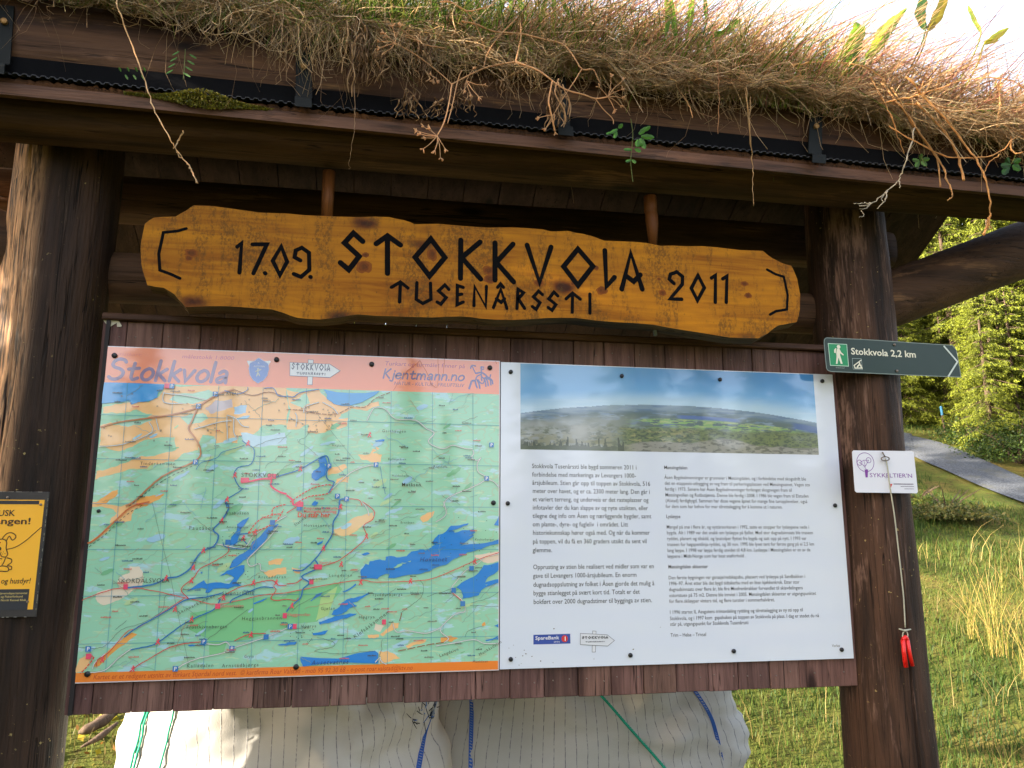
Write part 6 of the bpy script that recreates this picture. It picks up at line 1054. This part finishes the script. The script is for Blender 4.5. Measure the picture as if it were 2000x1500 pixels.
# torn webbing loop at the shoulder of the left bag
mb = MB(); r = np.random.RandomState(8)
for i in range(46):
    a = LB.on(r.uniform(0.80, 0.89), r.uniform(-0.21, -0.13), 0.012); d = r.normal(0, 1, 3) * [0.008, 0.005, 0.011]; mb.tube([a, a + d * 0.6 + [0, -0.006, 0], a + d * 1.3], [0.0014, 0.0013, 0.0008], 4, [lin((40, 44, 52)), lin((60, 110, 180)), lin((200, 196, 184)), lin((36, 38, 44))][i % 4])
w1 = [LB.on(0.895, -0.12, 0.010), LB.on(0.885, -0.16, 0.014), LB.on(0.868, -0.20, 0.012)]
for k in range(4): mb.tube([p + np.array([-0.006 * k, 0, 0]) for p in w1], 0.0035, 5, lin((50, 60, 80)) if k % 2 else lin((150, 160, 176)))
mb.build('torn_webbing', leafmat('torn webbing', 0.8, 0.0), lb)
# ------------------------------------------------------------------ grass of the turf roof
FR = [(-400, 60), (0, -10), (150, 8), (240, 40), (330, 62), (450, 112), (560, 122), (640, 135), (760, 128), (860, 140), (1000, 152), (1130, 132), (1250, 178), (1350, 188), (1450, 180), (1550, 196), (1650, 200), (1750, 250), (1850, 268), (1930, 270), (2000, 292), (2200, 320)]
fx_ = np.array([XZ(a, b, -0.285) for a, b in FR])
def fringe(x): return np.interp(x, fx_[:, 0], fx_[:, 1]) + 0.028 + 0.012 * np.sin(23 * x) + 0.010 * np.sin(57 * x + 1)
def ltop(x): return zt(x) + 0.205 - 0.030 * np.clip(x, 0, 3)     # top of the turf log
STRAW = [(222, 192, 144), (204, 172, 124), (234, 206, 160), (186, 154, 110), (212, 180, 126), (164, 134, 94), (198, 182, 124)]
def pick(r, pal, n): return np.array([lin(c) for c in pal])[r.randint(0, len(pal), n)] * r.uniform(0.7, 1.2, (n, 1))
def drape(n, seed, x0, x1, lmin, lmax, pal, r0, sidew=0.9, drop=1.0, curl=0.0, over=0.009, K=9):
    """dead grass lying on the turf edge and hanging over the front of the log."""
    r = np.random.RandomState(seed); x = r.uniform(x0, x1, n); y = r.uniform(-0.29, -0.06, n); z = ltop(x) + r.uniform(-0.03, 0.05, n) + 0.25 * (y + 0.25); L = r.uniform(lmin, lmax, n); t = np.linspace(0, 1, K)[None, :]
    sx = r.normal(0.15, 1, n) * sidew; fy = -r.uniform(0.15, 0.8, n); up = r.uniform(-0.1, 0.35, n); nr = np.sqrt(sx ** 2 + fy ** 2 + up ** 2); sx, fy, up = sx / nr, fy / nr, up / nr
    g = r.uniform(0.5, 1.6, n) * drop; px_ = x[:, None] + (sx * L)[:, None] * (t - 0.25 * t ** 2); py_ = y[:, None] + (fy * L)[:, None] * (t - 0.35 * t ** 2); pz = z[:, None] + (up * L)[:, None] * t - (g * L)[:, None] * t ** 2
    ph = r.uniform(0, 6.28, (n, 2)); am = (curl + 0.004) * r.uniform(0.3, 1.6, n); px_ += am[:, None] * np.sin(ph[:, :1] + 7 * t) * t; pz += am[:, None] * np.sin(ph[:, 1:] + 6 * t) * t; py_ += 0.6 * am[:, None] * np.cos(ph[:, :1] + 8 * t) * t
    lo = fringe(px_) - over * r.exponential(1.0, n)[:, None]; pz = np.where(pz < lo, lo + 0.15 * (pz - lo), pz)
    front = -0.262 - 0.05 * r.rand(n)[:, None]; py_ = np.where((pz < ltop(px_) + 0.01), np.minimum(py_, front), py_)
    rad = r0 * r.uniform(0.55, 1.35, n)[:, None] * (1.0 - 0.6 * t); return strands(np.stack([px_, py_, pz], 2), rad, pick(r, pal, n))
def upright(n, seed, x0, x1, hmin, hmax, pal, r0, leanx, ymax=0.1, K=6, seeds=None):
    r = np.random.RandomState(seed); x = r.uniform(x0, x1, n); y = r.uniform(-0.28, ymax, n); z = ltop(x) - 0.03 + 0.45 * (y + 0.25); h = r.uniform(hmin, hmax, n) * (0.35 + 0.65 * hf(x)); t = np.linspace(0, 1, K)[None, :]
    lx = r.normal(leanx, 0.45, n) * h; ly = r.normal(-0.25, 0.35, n) * h; path = np.stack([x[:, None] + lx[:, None] * t ** 1.5, y[:, None] + ly[:, None] * t ** 1.6, z[:, None] + h[:, None] * (t - 0.25 * t ** 2)], 2)
    rad = np.tile(r0 * (1.1 - 0.7 * t), (n, 1)) * r.uniform(0.6, 1.3, (n, 1))
    if seeds: rad[:, -3:-1] *= r.choice([1, 1, seeds], (n, 1))
    return strands(path, rad, pick(r, pal, n))
XA, XB = X0, X1
def hf(x): return np.interp(x, [-0.7, 1.0, 1.7, 2.0, 2.3, 2.7], [1, 1, 1, 0.95, 0.8, 0.5])
GREENS = [(104, 140, 44), (132, 160, 52), (84, 116, 40), (150, 170, 70), (176, 176, 84)]
PALE = [(232, 208, 172), (238, 216, 180), (214, 196, 160), (120, 96, 66)]
PINK = [(204, 148, 118), (216, 168, 130), (186, 124, 106), (222, 190, 146), (180, 138, 104)]
def lofty(n, seed, x0, x1):
    r = np.random.RandomState(seed); x = r.uniform(x0, x1, n); y = r.uniform(-0.27, 0.1, n); z = ltop(x) + (0.02 + 0.22 * r.rand(n)) * hf(x) + 0.1 * (y + 0.27); L = r.uniform(0.06, 0.26, n); t = np.linspace(0, 1, 8)[None, :]; a = r.normal(0.3, 0.7, n); b = r.choice([-1, 1, 1], n); ph = r.uniform(0, 6.28, n)[:, None]
    path = np.stack([x[:, None] + (b * L * np.cos(a))[:, None] * t, y[:, None] + (r.normal(-.1, .3, n) * L)[:, None] * t, z[:, None] + (L * np.sin(a))[:, None] * t * 0.7 - L[:, None] * 0.45 * t ** 2 + 0.006 * np.sin(ph + 7 * t)], 2)
    return strands(path, 0.0011 * r.uniform(0.5, 1.4, n)[:, None] * (1 - 0.6 * t), pick(r, STRAW + PALE + PALE + GREENS[:2], n))
parts = [drape(6200, 1, XA, XB, 0.06, 0.22, STRAW + PALE, 0.00105, 1.9, 0.5, 0.016), drape(1500, 2, XA, XB, 0.15, 0.36, STRAW[:4] + PALE, 0.00125, 2.2, 0.35, 0.012), drape(1500, 3, 0.35, XB, 0.08, 0.22, STRAW + [(120, 100, 70)], 0.0008, 0.5, 1.5, 0.012, 0.035), drape(420, 4, XA, XB, 0.10, 0.25, [(110, 84, 56), (150, 118, 84), (196, 166, 126)], 0.00075, 0.4, 1.8, 0.022, 0.05),
         drape(1500, 5, XA, XB, 0.05, 0.16, GREENS, 0.0011, 0.9, 0.6), drape(2600, 6, 1.2, XB, 0.10, 0.30, [(232, 202, 152), (218, 184, 136), (240, 216, 172), (194, 158, 116), (150, 120, 88)], 0.0012, 1.8, 0.5, 0.01), drape(900, 16, 1.5, XB, 0.10, 0.28, [(214, 172, 126), (190, 148, 112)], 0.0011, 1.8, 0.3),
         upright(5200, 7, XA, XB, 0.08, 0.34, STRAW + PALE, 0.0011, 0.5), upright(4200, 8, 0.1, 1.9, 0.08, 0.30, GREENS, 0.0016, 0.2), upright(4200, 9, 0.9, XB, 0.10, 0.40, PINK + [(226, 186, 130)], 0.0010, 0.6, 0.12, 6, 2.2), upright(1600, 10, XA, 1.0, 0.08, 0.28, GREENS, 0.0018, -0.1), lofty(5200, 21, XA, XB)]
# bundles of long dead stalks spilling over the eave
tag(bulk('roof_grass', *cat(*parts), m_grass), 'mat of dry straw and green grass hanging over the turf log', None, None, 'stuff')

def stalk(name, pts, r0, r1, col, label, cat_, group=None, Y=-0.30, seed=0, mat=None, extra=()):
    """a single stalk traced through points on the plane in front of the log."""
    r = np.random.RandomState(seed); mb = MB()
    for q, a, b in [(pts, r0, r1)] + [(e[0], e[1], e[2]) for e in extra]:
        p = smooth([P(x, y, Y + 0.018 * math.sin(0.02 * x + i)) for i, (x, y) in enumerate(q)], 6); p = [v_ + r.normal(0, 0.0011, 3) for v_ in p]; mb.tube(p, list(0.82 * np.linspace(a, b, len(p)) * (1 + 0.22 * np.sin(np.arange(len(p)) * 1.9 + seed) + r.uniform(-.12, .12, len(p)))), 7, tuple(np.array(lin(col)) * r.uniform(0.85, 1.15)))
        nf = 7 * (len(p) - 1) + 2; mb.c[-nf:] = [tuple(np.array(mb.c[-1]) * (0.72 + 0.5 * vnoise(np.array([k_ // 7 * 0.8 + seed * 3.0]), np.array([0.5]), 71)[0])) for k_ in range(nf)]
    return tag(mb.build(name, mat or m_grass, None, True), label, cat_, group)
SG = 'long dry stalks hanging from the roof edge'
stalk('dry_stalk', [(226, -8), (232, 20), (255, 80), (280, 150), (300, 210), (330, 268), (345, 292), (372, 330), (386, 358)], 0.0019, 0.0011, (238, 206, 160), 'long pale stalk with a small seed spikelet hanging alone over the beam at left', 'dry stalk', SG, -0.33, 1, None, [([(338, 290), (349, 275), (357, 258)], 0.0012, 0.0022), ([(346, 296), (352, 308)], 0.0012, 0.0018), ([(366, 320), (376, 338), (385, 357)], 0.0022, 0.0014)])
stalk('dry_stalk', [(690, -5), (680, 40), (690, 130), (693, 200), (692, 250), (684, 300), (682, 330)], 0.0012, 0.0006, (176, 146, 112), 'thin curly root hanging straight down in the left middle', 'dry stalk', SG, -0.31, 2)
stalk('dry_stalk', [(1452, 130), (1458, 180), (1462, 240), (1468, 300), (1470, 350), (1472, 402)], 0.0026, 0.0009, (200, 164, 116), 'thick straw stalk hanging straight below the beam right of middle', 'dry stalk', SG, -0.31, 3, None, [([(1448, 140), (1460, 200), (1464, 250)], 0.002, 0.0012), ([(1466, 190), (1464, 250), (1469, 300)], 0.002, 0.001)])
stalk('dry_stalk', [(1392, 60), (1402, 140), (1404, 190), (1403, 260)], 0.0024, 0.0008, (206, 156, 110), 'brown bent stalk just left of the thick straw stalk', 'dry stalk', SG, -0.31, 4)
stalk('dry_stalk', [(1300, 130), (1330, 180), (1345, 205), (1353, 230)], 0.0026, 0.0014, (226, 176, 120), 'short orange stalk pointing down right across the turf log', 'dry stalk', SG, -0.31, 5)
stalk('dry_stalk', [(1770, 150), (1830, 215), (1880, 275), (1912, 320), (1930, 370), (1934, 420), (1928, 448)], 0.0036, 0.0024, (232, 178, 112), 'thickest orange stalk hanging lowest at the right corner', 'dry stalk', SG, -0.34, 6, None, [([(1934, 415), (1928, 440), (1922, 458)], 0.0026, 0.0042), ([(1930, 425), (1938, 448)], 0.002, 0.0012)])
stalk('dry_stalk', [(1720, 160), (1760, 210), (1800, 265), (1838, 320), (1850, 352), (1860, 380), (1850, 392)], 0.0038, 0.0020, (222, 172, 112), 'fat banded straw stalk in the right hanging bundle', 'dry stalk', SG, -0.32, 7, None, [([(1740, 170), (1790, 250), (1830, 310), (1836, 366)], 0.0034, 0.0022), ([(1700, 150), (1735, 215), (1752, 260), (1766, 300)], 0.003, 0.0012), ([(1790, 200), (1840, 250), (1870, 300), (1882, 352)], 0.0036, 0.0042)])
stalk('dry_stalk', [(1550, 128), (1610, 120), (1680, 128), (1722, 150), (1738, 190)], 0.0026, 0.0014, (232, 190, 128), 'arched straw stalk bending over above the right bundle', 'dry stalk', SG, -0.32, 8)
stalk('dry_stalk', [(1720, 202), (1790, 186), (1870, 160), (1935, 151), (1985, 162), (2020, 190)], 0.0024, 0.0016, (236, 192, 130), 'long arching straw stalk leaving the right frame edge', 'dry stalk', SG, -0.33, 9, None, [([(1955, 158), (1952, 200), (1948, 248)], 0.002, 0.0034), ([(1945, 156), (1955, 200), (1951, 232)], 0.0016, 0.0012)])
stalk('dry_stalk', [(1715, 200), (1850, 210), (1920, 225), (1990, 258), (2030, 280)], 0.0022, 0.0014, (226, 180, 120), 'nearly level straw stalk crossing the right bundle', 'dry stalk', SG, -0.335, 10)
stalk('dry_stalk', [(1735, 245), (1790, 278), (1850, 305), (1910, 308), (1955, 295), (1990, 262), (2010, 258)], 0.0022, 0.0016, (222, 172, 110), 'looped stalk hanging across the right bundle', 'dry stalk', SG, -0.33, 11, None, [([(1975, 268), (1975, 290), (1985, 300), (1998, 296)], 0.003, 0.0018), ([(1955, 300), (1930, 320), (1920, 345)], 0.0018, 0.001)])
stalk('root_tangle', [(1786, 250), (1774, 300), (1764, 330), (1755, 352), (1730, 375), (1700, 398), (1676, 402)], 0.0022, 0.0014, (206, 194, 172), 'frayed whitish root tangle hanging from the eave left of the right bundle', 'root', None, -0.325, 12, None, [([(1755, 352), (1758, 368)], 0.0018, 0.001), ([(1733, 372), (1728, 392), (1712, 408)], 0.0022, 0.0008), ([(1728, 378), (1722, 388), (1726, 396)], 0.002, 0.001), ([(1700, 396), (1685, 397), (1668, 398)], 0.0016, 0.0007), ([(1700, 399), (1690, 408), (1678, 408)], 0.0018, 0.0007), ([(1682, 412), (1688, 420), (1678, 424)], 0.001, 0.0006)])
# dried umbel plant sprawling over the edge
U = lambda pts: [(650 + a / 2.857, b / 2.857) for a, b in pts]
um = empty('dried_umbel_plant', tuple(P(960, 120, -0.31)), 'large dried umbel plant with spoke like seed heads sprawling over the turf log', 'dried plant'); r = np.random.RandomState(5); TAN = (226, 182, 134)
def ut(mb, q, a, b, Y): p = smooth([P(x, y, Y + 0.02 * math.sin(0.013 * x + 0.02 * y)) for x, y in U(q)], 5); mb.tube(p, list(np.linspace(a, b, len(p))), 7, tuple(np.array(lin(TAN)) * r.uniform(0.8, 1.15)))
UY = -0.335; mb = MB()
for q, a, b in (([(1080, 20), (1055, 70), (930, 200), (865, 295), (842, 375)], 0.0020, 0.0012), ([(1045, 110), (1050, 200), (1035, 280), (1020, 345)], 0.0020, 0.0018), ([(1020, 345), (940, 358), (840, 382), (720, 440), (664, 470)], 0.0021, 0.0016), ([(664, 470), (645, 590), (618, 690), (582, 756)], 0.0018, 0.0014), ([(720, 395), (700, 440), (664, 600), (640, 690)], 0.0014, 0.0011), ([(664, 470), (600, 410), (470, 310), (350, 240)], 0.0014, 0.0011), ([(1020, 345), (1090, 370), (1160, 402), (1290, 495), (1400, 528), (1465, 550), (1535, 540)], 0.0025, 0.0014), ([(1465, 550), (1510, 610), (1560, 660), (1566, 692)], 0.0013, 0.001),
                ([(720, 118), (800, 135), (900, 175), (1060, 190), (1180, 220), (1282, 246), (1340, 310), (1390, 385), (1450, 388), (1475, 430), (1490, 462)], 0.0023, 0.0015), ([(1390, 385), (1350, 450), (1290, 540), (1220, 660), (1185, 722)], 0.0016, 0.0008), ([(1282, 246), (1310, 190)], 0.0013, 0.0008), ([(600, 10), (660, 12), (740, 58), (800, 55), (900, 25)], 0.0022, 0.0014), ([(740, 58), (780, 110), (820, 190), (850, 280)], 0.0012, 0.0010), ([(385, 165), (440, 205), (520, 250), (635, 270)], 0.0018, 0.0012), ([(1225, 450), (1205, 560), (1215, 620), (1240, 735)], 0.0018, 0.0022), ([(1260, 440), (1240, 520), (1290, 610), (1300, 680)], 0.0016, 0.0018), ([(1290, 500), (1320, 560), (1310, 640)], 0.0014, 0.001)): ut(mb, q, a, b, UY)
mb.build('stem', m_grass, um, True)
for ctr, rays in (((582, 758), [(470, 730), (492, 748), (520, 770), (505, 830), (570, 838), (600, 880), (625, 828), (510, 710), (545, 720)]), ((350, 240), [(262, 232), (285, 185), (288, 292), (332, 150), (376, 150), (262, 268), (300, 205)]), ((1535, 540), [(1552, 432), (1618, 450), (1610, 500), (1604, 590), (1572, 610), (1490, 488), (1612, 548)]), ((745, 450), [(840, 475), (815, 540), (770, 525), (735, 500), (782, 385)]), ((1240, 640), [(1155, 655), (1190, 715), (1240, 738)]), ((565, 430), [(550, 420), (580, 450), (560, 445)])):
    mb = MB()
    for q in rays:
        ut(mb, [ctr, ((ctr[0] + q[0]) / 2 + r.uniform(-8, 8), (ctr[1] + q[1]) / 2 + r.uniform(-8, 8)), q], 0.0011, 0.0008, UY)
        for k in range(5): a = math.atan2(q[1] - ctr[1], q[0] - ctr[0]) + r.uniform(-1.0, 1.0); ln_ = r.uniform(12, 26); ut(mb, [q, (q[0] + ln_ * math.cos(a), q[1] + ln_ * math.sin(a))], 0.0010, 0.0014, UY - r.uniform(0, 0.01))
    mb.build('seed_head', m_grass, um, True)
# withered hanging leaf bunches
mb = MB(); r = np.random.RandomState(14)
for cx_, cy_, L_, n_ in ((700, 20, 150, 30), (832, 60, 100, 22), (800, 170, 60, 16), (857, 190, 40, 12), (905, 170, 50, 12), (1085, 160, 90, 30), (980, 130, 60, 14), (745, 75, 90, 16), (885, 20, 40, 10)):
    for k in range(n_):
        x = cx_ + r.normal(0, 9); y0 = cy_ + r.uniform(0, L_ * 0.5); q = [(x, y0)]
        for s in range(5): q.append((q[-1][0] + r.normal(0, 5), q[-1][1] + L_ * 0.13 * r.uniform(0.5, 1.4)))
        p = smooth([P(a, b, -0.315 + r.normal(0, 0.006)) for a, b in q], 3); mb.tube(p, list(np.linspace(0.0016, 0.0008, len(p)) * r.uniform(0.5, 1.6)), 5, tuple(np.array(lin([(128, 98, 66), (170, 136, 96), (104, 78, 52), (200, 166, 124)][k % 4]))))
tag(mb.build('withered_leaf_bunches', m_grass, None, True), 'withered brown leaves and rootlets hanging over the middle of the turf log', None, None, 'stuff')
# broad dock leaves on the roof
def leaf(mb, pts, w, col, Y=-0.30, fold=0.35, back=0.0, col2=None):
    p = smooth([P(x, y, Y + back * i) for i, (x, y) in enumerate(pts)], 6); n = len(p); k = MB(); v = []; side = None
    for i in range(n):
        t_ = i / (n - 1); d = p[min(i + 1, n - 1)] - p[max(i - 1, 0)]; d /= np.linalg.norm(d) + 1e-9; s = np.cross(d, [0.3, 1, 0.2]); s /= np.linalg.norm(s); nn = np.cross(s, d); ww = w * (math.sin(math.pi * min(1, t_ * 0.93 + 0.05)) ** 0.75) * (1 + 0.10 * math.sin(19 * t_)); v += [p[i] - s * ww + nn * ww * fold, p[i] + nn * 0.0, p[i] + s * ww + nn * ww * fold * (0.7 + 0.5 * math.sin(9 * t_))]
    f1 = [(3 * i, 3 * i + 1, 3 * i + 4, 3 * i + 3) for i in range(n - 1)]; f2 = [(3 * i + 1, 3 * i + 2, 3 * i + 5, 3 * i + 4) for i in range(n - 1)]
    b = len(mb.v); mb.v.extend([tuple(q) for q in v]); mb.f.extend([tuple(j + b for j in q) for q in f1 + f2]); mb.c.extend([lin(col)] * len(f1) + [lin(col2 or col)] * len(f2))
LT = lambda pts: [(1650 + a / 5.714, b / 5.714) for a, b in pts]
def plant(label, lv, group='broad leaved dock plants on the roof', name='dock_plant'):
    a = lv[0][0][0]; root = empty(name, tuple(P(a[0], a[1], -0.28)), label, 'plant', group)
    for pts, w, c, c2, Y, fold in lv:
        mb = MB(); q0 = P(pts[0][0], pts[0][1], Y); mb.tube(smooth([q0 + np.array([-0.05, 0.10, -0.16]), q0 + np.array([-0.015, 0.03, -0.07]), q0, P(pts[1][0], pts[1][1], Y)], 4), 0.0022, 6, lin(c)); leaf(mb, pts, w, c, Y, fold, 0.0, c2); mb.build('leaf', m_leaf, root, True)
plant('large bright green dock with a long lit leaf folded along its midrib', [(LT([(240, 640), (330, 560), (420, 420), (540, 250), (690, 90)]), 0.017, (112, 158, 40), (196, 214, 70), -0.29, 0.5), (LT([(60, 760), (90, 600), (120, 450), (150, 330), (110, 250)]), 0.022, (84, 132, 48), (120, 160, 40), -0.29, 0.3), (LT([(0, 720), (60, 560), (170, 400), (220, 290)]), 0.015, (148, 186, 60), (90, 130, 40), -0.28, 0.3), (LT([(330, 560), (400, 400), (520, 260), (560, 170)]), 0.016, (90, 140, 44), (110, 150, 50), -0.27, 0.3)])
plant('dark green and yellowing dock leaves standing against the sky', [(LT([(900, 330), (860, 220), (850, 120), (880, 10), (890, -40)]), 0.016, (70, 104, 52), (60, 92, 48), -0.28, 0.25), (LT([(930, 340), (1000, 240), (1060, 130), (1110, 0), (1120, -60)]), 0.015, (150, 136, 36), (110, 104, 40), -0.28, 0.3)])
plant('narrow yellow green leaf upright near the right corner', [(LT([(1520, 360), (1460, 240), (1410, 130), (1380, 60)]), 0.007, (168, 172, 80), (130, 150, 60), -0.28, 0.4)]); plant('small pointed yellow leaf at the right edge of the roof', [(LT([(1560, 480), (1650, 440), (1740, 370), (1830, 310)]), 0.011, (206, 196, 60), (150, 160, 50), -0.29, 0.5)])
plant('fresh green tuft of leaves at top right of middle', [([(1322, 80), (1316, 40), (1310, -10)], 0.008, (130, 176, 50), (104, 150, 44), -0.28, 0.3), ([(1345, 60), (1350, 20), (1352, -20)], 0.009, (150, 190, 60), (110, 150, 44), -0.28, 0.3), ([(1300, 70), (1305, 30), (1300, -10)], 0.008, (110, 150, 44), (130, 170, 50), -0.28, 0.3), ([(1390, 70), (1420, 60), (1436, 45), (1450, 38)], 0.010, (136, 176, 56), (90, 130, 40), -0.29, 0.4), ([(1380, 40), (1378, 10), (1376, -20)], 0.006, (80, 120, 40), (80, 120, 40), -0.28, 0.3)])
plant('light green feathery herb at top middle of the roof', [([(860 + 14 * i, 30 + 6 * (i % 3)), (858 + 14 * i + (i % 3 - 1) * 10, 5), (855 + 14 * i + (i % 3 - 1) * 18, -15)], 0.006, (150, 180, 60), (120, 160, 50), -0.28, 0.3) for i in range(0, 20, 2)], None, 'roof_herb')
# small green sprigs over the eave
def sprig(label, stem, leaves, Y=-0.31, col=(92, 150, 62)):
    root = empty('green_sprig', tuple(P(stem[0][0], stem[0][1], Y)), label, 'sprig', 'green sprigs at the eave'); mb = MB(); p = smooth([P(x, y, Y) for x, y in stem], 5); mb.tube(p, 0.0010, 5, lin((110, 120, 60))); mb.build('stem', m_leaf, root)
    for (x, y, dx, dy, w) in leaves: mb = MB(); leaf(mb, [(x, y), (x + dx * 0.5, y + dy * 0.5), (x + dx, y + dy)], w, col, Y - 0.004, 0.3, -0.004, tuple(int(c * 0.8) for c in col)); mb.build('leaf', m_leaf, root)
sprig('nettle like sprig with pointed bright leaves by the third strap', [(1232, 232), (1236, 262), (1234, 290), (1232, 318), (1236, 355)], [(1248, 262, 16, -14, 0.006), (1252, 266, 26, 2, 0.007), (1250, 270, 10, 20, 0.007), (1246, 272, -2, 14, 0.006), (1234, 292, -16, 0, 0.004), (1240, 290, 12, 6, 0.005), (1232, 312, -10, 4, 0.004), (1234, 312, 8, 6, 0.004), (1258, 256, 12, -10, 0.005), (1206, 252, -14, 8, 0.005), (1208, 250, 8, -8, 0.005), (1204, 256, -4, 14, 0.005), (1196, 258, -12, 4, 0.004), (1242, 286, 14, -6, 0.004)])
sprig('little three leaf sprig under the root tangle', [(1800, 300), (1798, 316), (1792, 330)], [(1796, 314, -14, -2, 0.006), (1796, 314, -8, 12, 0.006), (1800, 312, 16, -2, 0.006), (1800, 314, 10, 10, 0.006), (1798, 312, 2, -12, 0.005)], -0.30, (96, 136, 60))
sprig('dark green sprig at the right end of the eave', [(1985, 300), (1975, 320), (1962, 330)], [(1975, 322, -20, 2, 0.009), (1972, 326, -14, 14, 0.009), (1978, 322, 16, 10, 0.009), (1980, 318, 14, -8, 0.008), (1972, 320, -6, -12, 0.008)], -0.30, (60, 104, 44))
sprig('feathery vetch sprig above the moss at left', [(362, 96), (360, 130), (358, 155)], [(350 - 2 * i + 22 * (i % 2), 100 + 6 * i, (14 if i % 2 else -14), 8, 0.0022) for i in range(8)] + [(236 + 8 * i, 140 + (i % 2) * 6, (6 if i % 2 else -4), (9 if i % 2 else -9), 0.0025) for i in range(7)], -0.30, (96, 150, 70))
# moss cushion on the eave trim
r = np.random.RandomState(9); n = 3800; a = r.rand(n); px_ = 250 + 270 * a + r.normal(0, 6, n); hh = np.exp(-((px_ - 395) / 62) ** 2) * 30 + 4; base = 183 + (px_ - 250) * 0.112 + 0; py_ = base - r.uniform(-0.35, 0.75, n) * hh
O = np.array([P(x, y, -0.262 - 0.018 * q * (h_ / 34)) for x, y, q, h_ in zip(px_, py_, r.rand(n), hh)]); D = r.normal(0, 1, (n, 3)); D /= np.linalg.norm(D, axis=1, keepdims=True); w = np.cross(D, r.normal(0, 1, (n, 3))); w /= np.linalg.norm(w, axis=1, keepdims=True); L3 = r.uniform(0.0022, 0.0048, n)[:, None]
tag(bulk('moss_cushion', np.stack([O - D * L3, O + w * L3 * .5, O + D * L3, O - w * L3 * .5], 1).reshape(-1, 3), np.arange(4 * n).reshape(n, 4), pick(r, [(128, 124, 40), (150, 140, 46), (96, 100, 36), (110, 96, 40)], n), m_leaf), 'olive moss cushion growing on the eave between the first two straps', None, None, 'stuff')
